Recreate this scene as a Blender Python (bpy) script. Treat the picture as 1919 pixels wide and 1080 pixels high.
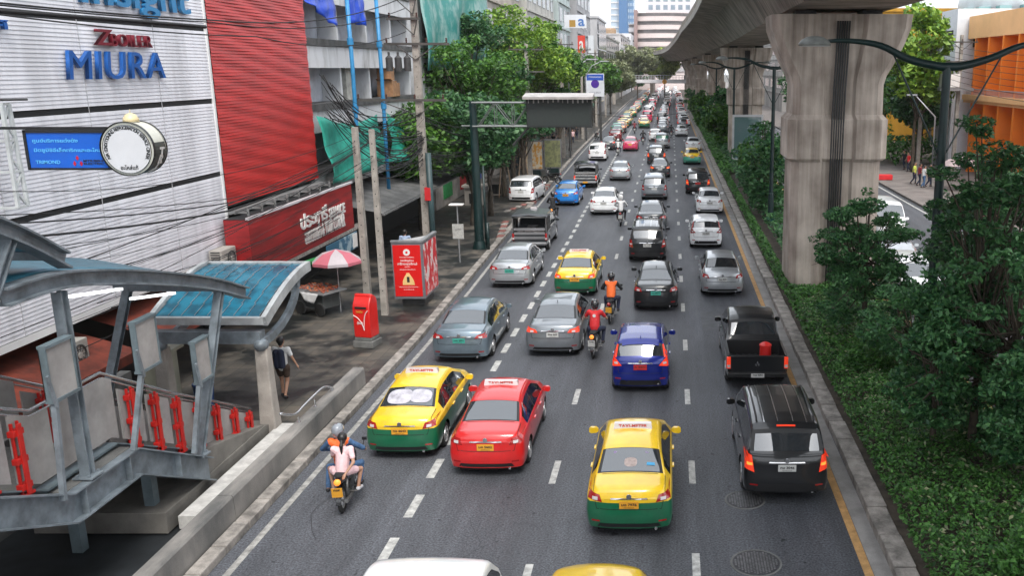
import bpy, bmesh, math, random
import numpy as np
from mathutils import Vector, Matrix, Euler
from mathutils.bvhtree import BVHTree
for o in list(bpy.data.objects): bpy.data.objects.remove(o)
SC = bpy.context.scene
COL = SC.collection
R = math.radians
random.seed(7); RNG = np.random.default_rng(7)
# ------------------------------------------------ camera
F, UH, VH, CH = 1720.0, 1255.0, 129.0, 9.1
TH = math.atan(411.0/F); CT, ST = math.cos(TH), math.sin(TH); K = CT/F
cd = bpy.data.cameras.new('camera'); cam = bpy.data.objects.new('camera', cd); COL.objects.link(cam)
cam.location = (0, 0, CH); cam.rotation_euler = (R(90)-TH, 0, 0)
cd.sensor_width = 36; cd.lens = F/1919*36; cd.shift_x = (959.5-UH)/1919; cd.clip_start = .1; cd.clip_end = 3000
SC.camera = cam
# ------------------------------------------------ sky and sun (thin overcast)
SUN_EL, SUN_ROT = R(55), R(160)
w = bpy.data.worlds.new('World'); SC.world = w; w.use_nodes = True
nt = w.node_tree; bg = nt.nodes['Background']
sk = nt.nodes.new('ShaderNodeTexSky'); sk.sky_type = 'NISHITA'; sk.sun_disc = False
sk.sun_elevation = SUN_EL; sk.sun_rotation = SUN_ROT; sk.air_density = 1.0; sk.dust_density = 4.0
hs = nt.nodes.new('ShaderNodeHueSaturation'); hs.inputs['Saturation'].default_value = .22; hs.inputs['Value'].default_value = 1.0
mxw = nt.nodes.new('ShaderNodeMix'); mxw.data_type = 'RGBA'; mxw.inputs[0].default_value = .55
mxw.inputs[7].default_value = (8.4, 8.9, 9.6, 1)       # cloud layer, same units as the physical sky
nt.links.new(sk.outputs[0], hs.inputs['Color']); nt.links.new(hs.outputs[0], mxw.inputs[6]); nt.links.new(mxw.outputs[2], bg.inputs['Color'])
bg.inputs['Strength'].default_value = .135
sl = bpy.data.lights.new('sun', 'SUN'); sl.energy = 1.4; sl.angle = R(24); sl.color = (1, .95, .87)
sun = bpy.data.objects.new('sun', sl); COL.objects.link(sun)
sun.rotation_euler = (R(90)-SUN_EL, 0, R(180)-SUN_ROT+R(0))
SC.view_settings.view_transform = 'Standard'; SC.view_settings.look = 'None'
SC.view_settings.exposure = .98; SC.view_settings.gamma = 1
# ------------------------------------------------ places from measured picture positions
def P(u, v, z=0.0):
    h = CH-z; zc = h/((v-VH)*K); return Vector(((u-UH)*zc/F, (zc-h*ST)/CT, z))
def PX(u, v, X):
    zc = F*X/(u-UH); h = (v-VH)*zc*K; return Vector((X, (zc-h*ST)/CT, CH-h))
def PY(u, v, Y):
    a = (v-VH)*K; h = a*CT*Y/(1-a*ST); zc = CT*Y+ST*h; return Vector(((u-UH)*zc/F, Y, CH-h))
# ------------------------------------------------ materials
MATS = {}
def mat(name, col, rough=.6, metal=0, var=.12, scale=2.0, bump=0, bscale=30, coat=0, spec=.5, emit=0, stretch=(1,1,1), col2=None, cpos=(.35,.65), alpha=1, speck=0, obj=True):
    if name in MATS: return MATS[name]
    m = bpy.data.materials.new(name); m.use_nodes = True; n = m.node_tree; L = n.links
    b = n.nodes['Principled BSDF']
    b.inputs['Roughness'].default_value = rough; b.inputs['Metallic'].default_value = metal
    b.inputs['Specular IOR Level'].default_value = spec
    if coat: b.inputs['Coat Weight'].default_value = coat; b.inputs['Coat Roughness'].default_value = .04
    c = (*col, 1)
    b.inputs['Base Color'].default_value = c
    if emit: b.inputs['Emission Color'].default_value = c; b.inputs['Emission Strength'].default_value = emit
    if var or bump or col2:
        tc = n.nodes.new('ShaderNodeTexCoord'); mp = n.nodes.new('ShaderNodeMapping'); mp.inputs['Scale'].default_value = stretch
        L.new(tc.outputs['Object'], mp.inputs['Vector'])
    if var or col2:
        nz = n.nodes.new('ShaderNodeTexNoise'); nz.inputs['Scale'].default_value = scale; nz.inputs['Detail'].default_value = 8; nz.inputs['Roughness'].default_value = .62
        L.new(mp.outputs[0], nz.inputs['Vector'])
        cr = n.nodes.new('ShaderNodeValToRGB'); cr.color_ramp.elements[0].position = cpos[0]; cr.color_ramp.elements[1].position = cpos[1]
        if col2: a0, a1 = (*col2, 1), c
        else: a0 = tuple(x*(1-var) for x in col)+(1,); a1 = tuple(min(1, x*(1+var)) for x in col)+(1,)
        cr.color_ramp.elements[0].color = a0; cr.color_ramp.elements[1].color = a1
        L.new(nz.outputs['Fac'], cr.inputs[0]); out = cr.outputs[0]
        if speck:
            n2 = n.nodes.new('ShaderNodeTexNoise'); n2.inputs['Scale'].default_value = 60; n2.inputs['Detail'].default_value = 3
            L.new(mp.outputs[0], n2.inputs['Vector'])
            mr = n.nodes.new('ShaderNodeMapRange'); mr.inputs[1].default_value = .3; mr.inputs[2].default_value = .7; mr.inputs[3].default_value = 1-speck; mr.inputs[4].default_value = 1+speck
            L.new(n2.outputs['Fac'], mr.inputs[0])
            mu = n.nodes.new('ShaderNodeVectorMath'); mu.operation = 'SCALE'; L.new(out, mu.inputs[0]); L.new(mr.outputs[0], mu.inputs['Scale']); out = mu.outputs[0]
        L.new(out, b.inputs['Base Color'])
    if bump:
        nb = n.nodes.new('ShaderNodeTexNoise'); nb.inputs['Scale'].default_value = bscale; nb.inputs['Detail'].default_value = 4
        L.new(mp.outputs[0], nb.inputs['Vector'])
        bp = n.nodes.new('ShaderNodeBump'); bp.inputs['Strength'].default_value = bump; bp.inputs['Distance'].default_value = .02
        L.new(nb.outputs['Fac'], bp.inputs['Height']); L.new(bp.outputs[0], b.inputs['Normal'])
    MATS[name] = m; return m
def glass(name, col=(.012,.016,.018), rough=.03, ior=1.9):
    m = mat(name, col, rough, var=0, spec=1.0); m.node_tree.nodes['Principled BSDF'].inputs['IOR'].default_value = ior; return m
def leafmat(name, c1, c2):
    m = bpy.data.materials.new(name); m.use_nodes = True; n = m.node_tree; L = n.links; b = n.nodes['Principled BSDF']
    g = n.nodes.new('ShaderNodeNewGeometry'); cr = n.nodes.new('ShaderNodeValToRGB')
    cr.color_ramp.elements[0].color = (*c1, 1); cr.color_ramp.elements[1].color = (*c2, 1)
    L.new(g.outputs['Random Per Island'], cr.inputs[0]); L.new(cr.outputs[0], b.inputs['Base Color'])
    b.inputs['Roughness'].default_value = .5; b.inputs['Specular IOR Level'].default_value = .4
    tr = n.nodes.new('ShaderNodeBsdfTranslucent'); L.new(cr.outputs[0], tr.inputs['Color'])
    mx = n.nodes.new('ShaderNodeMixShader'); mx.inputs[0].default_value = .25
    L.new(b.outputs[0], mx.inputs[1]); L.new(tr.outputs[0], mx.inputs[2]); L.new(mx.outputs[0], n.nodes['Material Output'].inputs['Surface'])
    MATS[name] = m; return m
# ------------------------------------------------ mesh building
class MB:
    def __init__(s): s.v = []; s.f = []; s.m = []; s.mi = 0
    def quad(s, *p):
        i = len(s.v); s.v += [tuple(q) for q in p]; s.f.append(tuple(range(i, i+len(p)))); s.m.append(s.mi); return s
    def box(s, x0, x1, y0, y1, z0, z1):
        i = len(s.v); s.v += [(x0,y0,z0),(x1,y0,z0),(x1,y1,z0),(x0,y1,z0),(x0,y0,z1),(x1,y0,z1),(x1,y1,z1),(x0,y1,z1)]
        for q in ((3,2,1,0),(4,5,6,7),(0,1,5,4),(1,2,6,5),(2,3,7,6),(3,0,4,7)): s.f.append(tuple(i+k for k in q)); s.m.append(s.mi)
        return s
    def bar(s, a, b, w, h, up=(0,0,1)):
        a, b = Vector(a), Vector(b); d = (b-a).normalized(); x = d.cross(Vector(up))
        if x.length < 1e-4: x = d.cross(Vector((1,0,0)))
        x.normalize(); y = x.cross(d); i = len(s.v)
        for p in (a, b):
            for sx, sy in ((-1,-1),(1,-1),(1,1),(-1,1)): s.v.append(tuple(p+x*w/2*sx+y*h/2*sy))
        for q in ((3,2,1,0),(4,5,6,7),(0,1,5,4),(1,2,6,5),(2,3,7,6),(3,0,4,7)): s.f.append(tuple(i+k for k in q)); s.m.append(s.mi)
        return s
    def tube(s, pts, r, n=8, cap=True):
        pts = [Vector(p) for p in pts]; i0 = len(s.v); rr = r if hasattr(r, '__len__') else [r]*len(pts)
        for k, p in enumerate(pts):
            d = (pts[min(k+1, len(pts)-1)]-pts[max(k-1, 0)]).normalized()
            x = d.cross(Vector((0,0,1)))
            if x.length < .05: x = d.cross(Vector((0,1,0)))
            x.normalize(); y = x.cross(d)
            for j in range(n):
                a = 2*math.pi*j/n; s.v.append(tuple(p+(x*math.cos(a)+y*math.sin(a))*rr[k]))
        for k in range(len(pts)-1):
            for j in range(n):
                a = i0+k*n+j; b = i0+k*n+(j+1) % n; s.f.append((a, b, b+n, a+n)); s.m.append(s.mi)
        if cap:
            s.f.append(tuple(i0+j for j in range(n))[::-1]); s.f.append(tuple(i0+(len(pts)-1)*n+j for j in range(n))); s.m += [s.mi]*2
        return s
    def lathe(s, prof, c=(0,0,0), axis='z', n=20, cap=True):
        i0 = len(s.v); c = Vector(c)
        for r, h in prof:
            for j in range(n):
                a = 2*math.pi*j/n; ca, sa = r*math.cos(a), r*math.sin(a)
                s.v.append(tuple(c+Vector((ca,sa,h) if axis == 'z' else ((h,ca,sa) if axis == 'x' else (sa,h,ca)))))
        for k in range(len(prof)-1):
            for j in range(n):
                a = i0+k*n+j; b = i0+k*n+(j+1) % n; s.f.append((a, b, b+n, a+n)); s.m.append(s.mi)
        if cap and prof[0][0] > 1e-3 and abs(prof[0][1]-prof[1][1]) > 1e-6: s.f.append(tuple(i0+j for j in range(n))[::-1]); s.m.append(s.mi)
        if cap and prof[-1][0] > 1e-3 and abs(prof[-1][1]-prof[-2][1]) > 1e-6: s.f.append(tuple(i0+(len(prof)-1)*n+j for j in range(n))); s.m.append(s.mi)
        return s
    def prism(s, poly, a, b, axis='x'):
        """poly of 2-D points extruded from a to b along an axis"""
        def pt(p, t): return (t,p[0],p[1]) if axis == 'x' else ((p[0],t,p[1]) if axis == 'y' else (p[0],p[1],t))
        i = len(s.v); n = len(poly); s.v += [pt(p, a) for p in poly]+[pt(p, b) for p in poly]
        for k in range(n): s.f.append((i+k, i+(k+1) % n, i+n+(k+1) % n, i+n+k)); s.m.append(s.mi)
        s.f.append(tuple(i+k for k in range(n))[::-1]); s.f.append(tuple(i+n+k for k in range(n))); s.m += [s.mi]*2
        return s
    def loft(s, secs, closed=True, cap=True):
        i0 = len(s.v); n = len(secs[0])
        for q in secs: s.v += [tuple(p) for p in q]
        for k in range(len(secs)-1):
            for j in range(n if closed else n-1):
                a = i0+k*n+j; b = i0+k*n+(j+1) % n; s.f.append((a, b, b+n, a+n)); s.m.append(s.mi)
        if cap and closed:
            s.f.append(tuple(i0+j for j in range(n))[::-1]); s.f.append(tuple(i0+(len(secs)-1)*n+j for j in range(n))); s.m += [s.mi]*2
        return s
    def mesh(s, name, mats, smooth=False, fix=True):
        me = bpy.data.meshes.new(name); me.from_pydata(s.v, [], s.f)
        mats = mats if isinstance(mats, (list, tuple)) else [mats]
        for m in mats: me.materials.append(m)
        me.polygons.foreach_set('material_index', s.m)
        if fix:
            bm = bmesh.new(); bm.from_mesh(me); bmesh.ops.recalc_face_normals(bm, faces=bm.faces); bm.to_mesh(me); bm.free()
        if smooth:
            me.polygons.foreach_set('use_smooth', [True]*len(me.polygons))
            if smooth is not True: me.set_sharp_from_angle(angle=R(smooth))
        me.update(); return me
    def build(s, name, mats, parent=None, smooth=False, bevel=0, fix=True):
        o = bpy.data.objects.new(name, s.mesh(name, mats, smooth, fix)); COL.objects.link(o)
        if parent: o.parent = parent
        if bevel:
            b = o.modifiers.new('bevel', 'BEVEL'); b.width = bevel; b.segments = 2; b.limit_method = 'ANGLE'; b.harden_normals = False
        return o
def link(name, me, parent=None, loc=None, rz=None):
    o = bpy.data.objects.new(name, me); COL.objects.link(o)
    if parent: o.parent = parent
    if loc is not None: o.location = loc
    if rz is not None: o.rotation_euler.z = rz
    return o
def tag(o, label=None, cat=None, group=None, kind=None):
    if label: o['label'] = label
    if cat: o['category'] = cat
    if group: o['group'] = group
    if kind: o['kind'] = kind
    return o
def thing(name, label, cat, loc=(0,0,0), rz=0, group=None):
    o = bpy.data.objects.new(name, None); o.empty_display_size = .3; COL.objects.link(o); o.location = loc; o.rotation_euler = (0,0,rz)
    return tag(o, label, cat, group)
def struct(o): o['kind'] = 'structure'; return o
def kids(o): return [c for c in bpy.data.objects if c.parent == o]
def copy_tree(o, kidmap, parent=None):
    c = o.copy(); COL.objects.link(c)
    if parent: c.parent = parent
    for ch in kidmap.get(o.name, []): copy_tree(ch, kidmap, c)
    return c
def kidmap_of(o, m=None):
    m = {} if m is None else m; m[o.name] = kids(o)
    for c in m[o.name]: kidmap_of(c, m)
    return m
_txt = {}
def text_mesh(s, size, depth=.0, bold=0.0, shear=0, spacing=1):
    key = (s, size, depth, bold, shear, spacing)
    if key in _txt: return _txt[key]
    cu = bpy.data.curves.new('lettering', 'FONT'); cu.body = s; cu.size = size; cu.extrude = depth; cu.offset = bold; cu.shear = shear; cu.space_character = spacing
    cu.align_x = 'CENTER'; cu.align_y = 'CENTER'; cu.resolution_u = 3
    o = bpy.data.objects.new('t', cu); COL.objects.link(o); bpy.context.view_layer.update()
    me = bpy.data.meshes.new_from_object(o.evaluated_get(bpy.context.evaluated_depsgraph_get()))
    bpy.data.objects.remove(o); me.name = 'lettering'; _txt[key] = me; return me
def lettering(s, m, parent, loc, size, facing='-y', depth=.002, bold=0.0, width=None, name='lettering', shear=0, spacing=1, height=None):
    me = text_mesh(s, size, depth, bold, shear, spacing).copy(); me.materials.clear(); me.materials.append(m)
    o = link(name, me, parent, loc)
    o.rotation_euler = {'-y': (R(90),0,0), '+x': (R(90),0,R(90)), '+y': (R(90),0,R(180)), 'z': (0,0,0)}[facing]
    if len(me.vertices):
        xs = [v.co.x for v in me.vertices]; ys = [v.co.y for v in me.vertices]
        if width: o.scale.x = width/(max(xs)-min(xs))
        if height: o.scale.y = height/(max(ys)-min(ys))
    return o
# organic bodies: union of tapered capsules made one continuous surface
def capsule(mb, a, b, ra, rb, n=10):
    a, b = Vector(a), Vector(b); d = b-a; L = d.length
    if L < 1e-5: d = Vector((0,0,1)); L = 1e-5
    d.normalize(); x = d.cross(Vector((.31,.2,.93))).normalized(); y = x.cross(d); i0 = len(mb.v); rings = []
    for t in (-80,-50,-20,0): rings.append((a+d*ra*math.sin(R(t)), ra*math.cos(R(t))))
    for t in (0,20,50,80): rings.append((b+d*rb*math.sin(R(t)), rb*math.cos(R(t))))
    for c, r in rings:
        for j in range(n):
            q = 2*math.pi*j/n; mb.v.append(tuple(c+(x*math.cos(q)+y*math.sin(q))*r))
    for k in range(len(rings)-1):
        for j in range(n):
            p = i0+k*n+j; q = i0+k*n+(j+1) % n; mb.f.append((p, p+n, q+n, q)); mb.m.append(0)
    mb.f.append(tuple(i0+j for j in range(n))); mb.f.append(tuple(i0+(len(rings)-1)*n+j for j in range(n))[::-1]); mb.m += [0, 0]
def blob(name, caps, m, parent, voxel=.018, sm=3):
    mb = MB()
    for c in caps: capsule(mb, *c)
    me = mb.mesh(name, m, fix=True); o = bpy.data.objects.new(name, me); COL.objects.link(o)
    md = o.modifiers.new('r', 'REMESH'); md.mode = 'VOXEL'; md.voxel_size = voxel; md.use_smooth_shade = True
    s2 = o.modifiers.new('s', 'SMOOTH'); s2.iterations = sm; s2.factor = .5
    bpy.context.view_layer.update()
    me2 = bpy.data.meshes.new_from_object(o.evaluated_get(bpy.context.evaluated_depsgraph_get()))
    me2.polygons.foreach_set('use_smooth', [True]*len(me2.polygons))
    if not me2.materials: me2.materials.append(m)
    else: me2.materials[0] = m
    o.modifiers.clear(); o.data = me2; o.name = name; bpy.data.meshes.remove(me); me2.name = name
    if parent: o.parent = parent
    return o
# ================================================= ground
def asphalt():
    m = bpy.data.materials.new('asphalt'); m.use_nodes = True; n = m.node_tree; L = n.links; b = n.nodes['Principled BSDF']
    b.inputs['Roughness'].default_value = .62; b.inputs['Specular IOR Level'].default_value = .45
    tc = n.nodes.new('ShaderNodeTexCoord')
    def noise(scale, det=6, st=(1,1,1)):
        mp = n.nodes.new('ShaderNodeMapping'); mp.inputs['Scale'].default_value = st; L.new(tc.outputs['Object'], mp.inputs[0])
        z = n.nodes.new('ShaderNodeTexNoise'); z.inputs['Scale'].default_value = scale; z.inputs['Detail'].default_value = det; z.inputs['Roughness'].default_value = .65
        L.new(mp.outputs[0], z.inputs['Vector']); return z.outputs['Fac'], mp
    def rng(x, a, b2, c, d):
        q = n.nodes.new('ShaderNodeMapRange'); q.inputs[1].default_value = a; q.inputs[2].default_value = b2; q.inputs[3].default_value = c; q.inputs[4].default_value = d; L.new(x, q.inputs[0]); return q.outputs[0]
    def mul(a, b2):
        q = n.nodes.new('ShaderNodeMath'); q.operation = 'MULTIPLY'; L.new(a, q.inputs[0]); L.new(b2, q.inputs[1]); return q.outputs[0]
    def lng2(): return noise(.16, 4, (1, .6, 1))[0]
    big, _ = noise(.35, 6, (1, .25, 1)); fine, _ = noise(24, 4); mid, _ = noise(2.2, 8, (1.4, .3, 1)); spot, mpv = noise(3.3, 2)
    f = mul(mul(rng(big, .3, .7, .78, 1.22), rng(fine, .36, .64, .42, 1.6)), rng(mid, .3, .7, .86, 1.14))
    f = mul(f, rng(spot, .27, .315, .30, 1)); lng, _ = noise(1.0, 5, (1.1, .022, 1)); f = mul(f, rng(lng, .35, .65, .74, 1.16)); f = mul(f, rng(lng2(), .60, .66, 1, .80))
    vo = n.nodes.new('ShaderNodeTexVoronoi'); vo.feature = 'DISTANCE_TO_EDGE'; vo.inputs['Scale'].default_value = .33; vo.inputs['Randomness'].default_value = 1
    wp = n.nodes.new('ShaderNodeTexNoise'); wp.inputs['Scale'].default_value = 1.3; wp.inputs['Detail'].default_value = 6; L.new(tc.outputs['Object'], wp.inputs['Vector'])
    ad = n.nodes.new('ShaderNodeVectorMath'); ad.operation = 'ADD'; L.new(tc.outputs['Object'], ad.inputs[0]); L.new(wp.outputs['Color'], ad.inputs[1]); L.new(ad.outputs[0], vo.inputs['Vector'])
    f = mul(f, rng(vo.outputs['Distance'], .0, .006, .72, 1))
    cm = n.nodes.new('ShaderNodeCombineXYZ')
    base = n.nodes.new('ShaderNodeVectorMath'); base.operation = 'SCALE'; base.inputs[0].default_value = (.071, .075, .086); L.new(f, base.inputs['Scale'])
    L.new(base.outputs[0], b.inputs['Base Color'])
    L.new(rng(big, .35, .65, .5, .72), b.inputs['Roughness'])
    bp = n.nodes.new('ShaderNodeBump'); bp.inputs['Strength'].default_value = .35; bp.inputs['Distance'].default_value = .01; L.new(fine, bp.inputs['Height']); L.new(bp.outputs[0], b.inputs['Normal'])
    return m
M_asph = asphalt()
M_gnd = mat('city_ground', (.10,.095,.085), .9, var=.4, scale=.2)
M_white = mat('road_paint', (.40,.40,.385), .7, var=.35, scale=6, speck=.12)
M_yel = mat('yellow_line_paint', (.42,.24,.09), .7, var=.25, scale=4, speck=.15)
M_kerb = mat('kerb_concrete', (.24,.22,.20), .85, var=.5, scale=2.5, bump=.5, bscale=12, speck=.15)
M_gut = mat('gutter_concrete', (.25,.24,.23), .8, var=.22, scale=1.5, speck=.12)
M_soil = mat('soil', (.05,.038,.028), .95, var=.5, scale=3, bump=.6, bscale=10)
M_conc = mat('concrete', (.33,.30,.27), .85, var=.25, scale=1.2, bump=.25, bscale=20, speck=.1)
M_concd = mat('dark_concrete', (.13,.13,.125), .85, var=.35, scale=1.4, bump=.3, bscale=14, speck=.15)
def paving():
    m = bpy.data.materials.new('pavement_slabs'); m.use_nodes = True; n = m.node_tree; L = n.links; b = n.nodes['Principled BSDF']
    tc = n.nodes.new('ShaderNodeTexCoord')
    br = n.nodes.new('ShaderNodeTexBrick'); br.inputs['Scale'].default_value = 1.0; br.offset = 0; br.inputs['Brick Width'].default_value = .4; br.inputs['Row Height'].default_value = .4; br.inputs['Mortar Size'].default_value = .009
    br.inputs['Color1'].default_value = (.036,.037,.038,1); br.inputs['Color2'].default_value = (.058,.056,.053,1); br.inputs['Mortar'].default_value = (.022,.022,.022,1)
    L.new(tc.outputs['Object'], br.inputs['Vector'])
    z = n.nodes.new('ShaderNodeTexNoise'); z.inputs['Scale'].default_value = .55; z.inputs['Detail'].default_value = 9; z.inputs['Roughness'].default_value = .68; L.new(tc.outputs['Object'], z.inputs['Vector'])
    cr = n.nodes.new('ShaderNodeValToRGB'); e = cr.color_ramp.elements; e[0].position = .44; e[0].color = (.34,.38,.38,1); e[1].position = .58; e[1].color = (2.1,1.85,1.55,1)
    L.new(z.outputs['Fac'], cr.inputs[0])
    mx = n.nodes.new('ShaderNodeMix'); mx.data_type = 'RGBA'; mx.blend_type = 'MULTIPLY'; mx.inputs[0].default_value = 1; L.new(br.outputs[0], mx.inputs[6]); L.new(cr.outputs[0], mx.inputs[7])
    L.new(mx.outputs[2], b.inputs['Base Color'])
    mr = n.nodes.new('ShaderNodeMapRange'); mr.inputs[1].default_value = .4; mr.inputs[2].default_value = .6; mr.inputs[3].default_value = .38; mr.inputs[4].default_value = .8; L.new(z.outputs['Fac'], mr.inputs[0]); L.new(mr.outputs[0], b.inputs['Roughness'])
    bp = n.nodes.new('ShaderNodeBump'); bp.inputs['Strength'].default_value = .5; bp.inputs['Distance'].default_value = .015; L.new(br.outputs['Fac'], bp.inputs['Height']); bp.invert = True; L.new(bp.outputs[0], b.inputs['Normal'])
    return m
M_pave = paving()
YS = [-30,0,15,30,45,60,80,100,150,250,400,900]
kl = lambda y: float(np.interp(y, [0,30,45,60,100,150,250,400], [-8.48,-8.55,-8.95,-9.25,-10.1,-10.7,-11.5,-12]))     # left kerb line
def strip(name, fl, fr, z, m, ys=YS, thick=0):
    mb = MB()
    fl_ = fl if callable(fl) else (lambda y, a=fl: a); fr_ = fr if callable(fr) else (lambda y, a=fr: a)
    for a, b in zip(ys[:-1], ys[1:]):
        mb.quad((fl_(a),a,z),(fr_(a),a,z),(fr_(b),b,z),(fl_(b),b,z))
        if thick:
            mb.quad((fl_(a),a,z),(fl_(b),b,z),(fl_(b),b,z-thick),(fl_(a),a,z-thick)); mb.quad((fr_(a),a,z),(fr_(b),b,z),(fr_(b),b,z-thick),(fr_(a),a,z-thick))
    return mb.build(name, m)
g = MB(); g.quad((-1500,-200,-.02),(1500,-200,-.02),(1500,1500,-.02),(-1500,1500,-.02)); struct(g.build('ground', M_gnd))
struct(strip('road', lambda y: kl(y)-.1, 4.2, 0, M_asph))
struct(strip('opposite_road', 8.72, 17.0, 0, M_asph))
# kerbs: real blocks
def kerb(name, f, wd, h, m, y0, y1, step=1.0, gap=.012, jit=.0):
    mb = MB(); y = y0
    while y < y1:
        st = step if y < 120 else 10
        a, b = f(y), f(y+st); j = random.uniform(-jit, jit); z = h+random.uniform(-jit, jit)*.6
        i = len(mb.v); mb.box(0,1,0,1,0,1)
        xs = (a+j, a+wd+j, b+wd+j, b+j); yy = (y+gap, y+gap, y+st-gap, y+st-gap)
        for k in range(4): mb.v[i+k] = (xs[k], yy[k], -.01); mb.v[i+4+k] = (xs[k], yy[k], z)
        y += st
    return mb.build(name, m, bevel=.02)
struct(strip('kerb_gutter', 3.78, 4.12, .004, M_gut))
struct(kerb('median_kerb', lambda y: 4.12, .42, .2, M_kerb, 8, 300, 1.2, .015, .018))
struct(strip('median_soil', 4.54, 8.45, .12, M_soil, thick=.14))
struct(kerb('median_far_kerb', lambda y: 8.45, .27, .2, M_yel, 10, 160, 1.0))
struct(kerb('pavement_kerb', lambda y: kl(y)-.3, .3, .17, M_kerb, 8, 300, 1.0, .01, .006))
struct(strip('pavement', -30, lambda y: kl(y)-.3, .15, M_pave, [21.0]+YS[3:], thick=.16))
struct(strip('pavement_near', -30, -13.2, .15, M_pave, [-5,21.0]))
struct(strip('right_pavement', 17.0, 40, .16, mat('right_paving', (.17,.15,.14), .8, var=.25, scale=.8, speck=.1), thick=.17))
# stair well floor below the skywalk stair
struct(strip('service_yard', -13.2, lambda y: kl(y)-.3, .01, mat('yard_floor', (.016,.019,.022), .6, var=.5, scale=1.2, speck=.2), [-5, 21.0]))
# painted lines
def lines():
    def dashes(f, ys, ln, wd):
        mb = MB()
        for y in ys:
            a, b = y-ln/2, y+ln/2; j = random.uniform(-.015,.015)
            mb.quad((f(a)-wd/2+j,a,.004),(f(a)+wd/2+j,a,.004),(f(b)+wd/2+j,b,.004),(f(b)-wd/2+j,b,.004))
        return mb
    lc = lambda y: float(np.interp(y, [0,50,80,200], [-5.45,-5.5,-5.7,-6.2]))
    struct(dashes(lambda y: .5+.0005*y, [15.4]+[19.7+5.03*k for k in range(60)], 1.25, .15).build('right_lane_dashes', M_white))
    struct(dashes(lambda y: -2.65, [15.0]+[19.7+5.03*k for k in range(60)], 1.25, .15).build('middle_lane_dashes', M_white))
    struct(dashes(lc, [14.2+1.9*k for k in range(70)], 1.05, .19).build('left_lane_dashes', M_white))
    struct(strip('left_edge_line', lambda y: kl(y)+.27, lambda y: kl(y)+.41, .004, mat('worn_paint', (.28,.275,.26), .75, var=.4, scale=5, speck=.15)))
    struct(strip('yellow_edge_line', 3.6, 3.77, .0045, M_yel))
    struct(strip('right_road_edge_line', 16.5, 16.65, .004, M_white))
    struct(dashes(lambda y: 12.9, [20+5*k for k in range(30)], 2, .13).build('right_road_dashes', M_white))
lines()
# tar-filled cracks in the asphalt
random.seed(17); cr_ = MB()
for k in range(22):
    x, y = random.uniform(-7.8,3.2), random.uniform(14,60); a = R(random.choice([70,95,110,20,160])+random.uniform(-15,15)); w_ = random.uniform(.003,.008); px_, py_ = x, y
    for q in range(random.randint(4,11)):
        a += R(random.uniform(-22,22)); L_ = random.uniform(.15,.4); nx, ny = px_+L_*math.cos(a), py_+L_*math.sin(a); dx, dy = -math.sin(a)*w_, math.cos(a)*w_
        cr_.quad((px_-dx,py_-dy,.0035),(nx-dx,ny-dy,.0035),(nx+dx,ny+dy,.0035),(px_+dx,py_+dy,.0035)); px_, py_ = nx, ny
struct(cr_.build('road_cracks', mat('tar', (.022,.023,.026), .5, var=.2)))
pt_ = MB()
for x0, x1, y0, y1 in ((-7.2,-6.2,27,31),(1.2,2.6,31.5,34.2),(-1.9,-.9,40,47)): pt_.quad((x0,y0,.0028),(x1,y0+.05,.0028),(x1+.04,y1,.0028),(x0-.03,y1-.06,.0028))
struct(pt_.build('asphalt_patch', mat('patch_asphalt', (.058,.061,.068), .6, var=.25, scale=3, speck=.35)))
# manhole covers
M_iron = mat('cast_iron', (.05,.05,.055), .5, .3, var=.35, scale=14, speck=.2)
def manhole(u, v, r, lab):
    t = thing('manhole_cover', lab, 'manhole cover', P(u, v, 0), group='round manhole covers in the right lane')
    MB().lathe([(r+.04,.0),(r+.04,.006),(r,.006),(r,.004)], n=40, cap=False).build('rim_frame', M_concd, t)
    mb = MB().lathe([(r-.01,.003),(r-.01,.005),(0,.005)], n=40)
    nn = int(r/.055); nb_ = MB()
    for i in range(-nn, nn+1):
        for j in range(-nn, nn+1):
            x, y = i*.055, j*.055+(.027 if i % 2 else 0)
            if x*x+y*y < (r-.05)**2: nb_.box(x-.019,x+.019,y-.019,y+.019,.0045,.015)
    mb.build('cover_plate', M_iron, t); nb_.build('raised_studs', mat('worn_iron', (.15,.15,.155), .45, .5, var=.3, scale=9), t)
manhole(1396, 938, .40, 'round iron manhole cover just behind the black SUV with roof rails')
manhole(1417, 1056, .45, 'round iron manhole cover at the bottom edge, nearest the camera')
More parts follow.
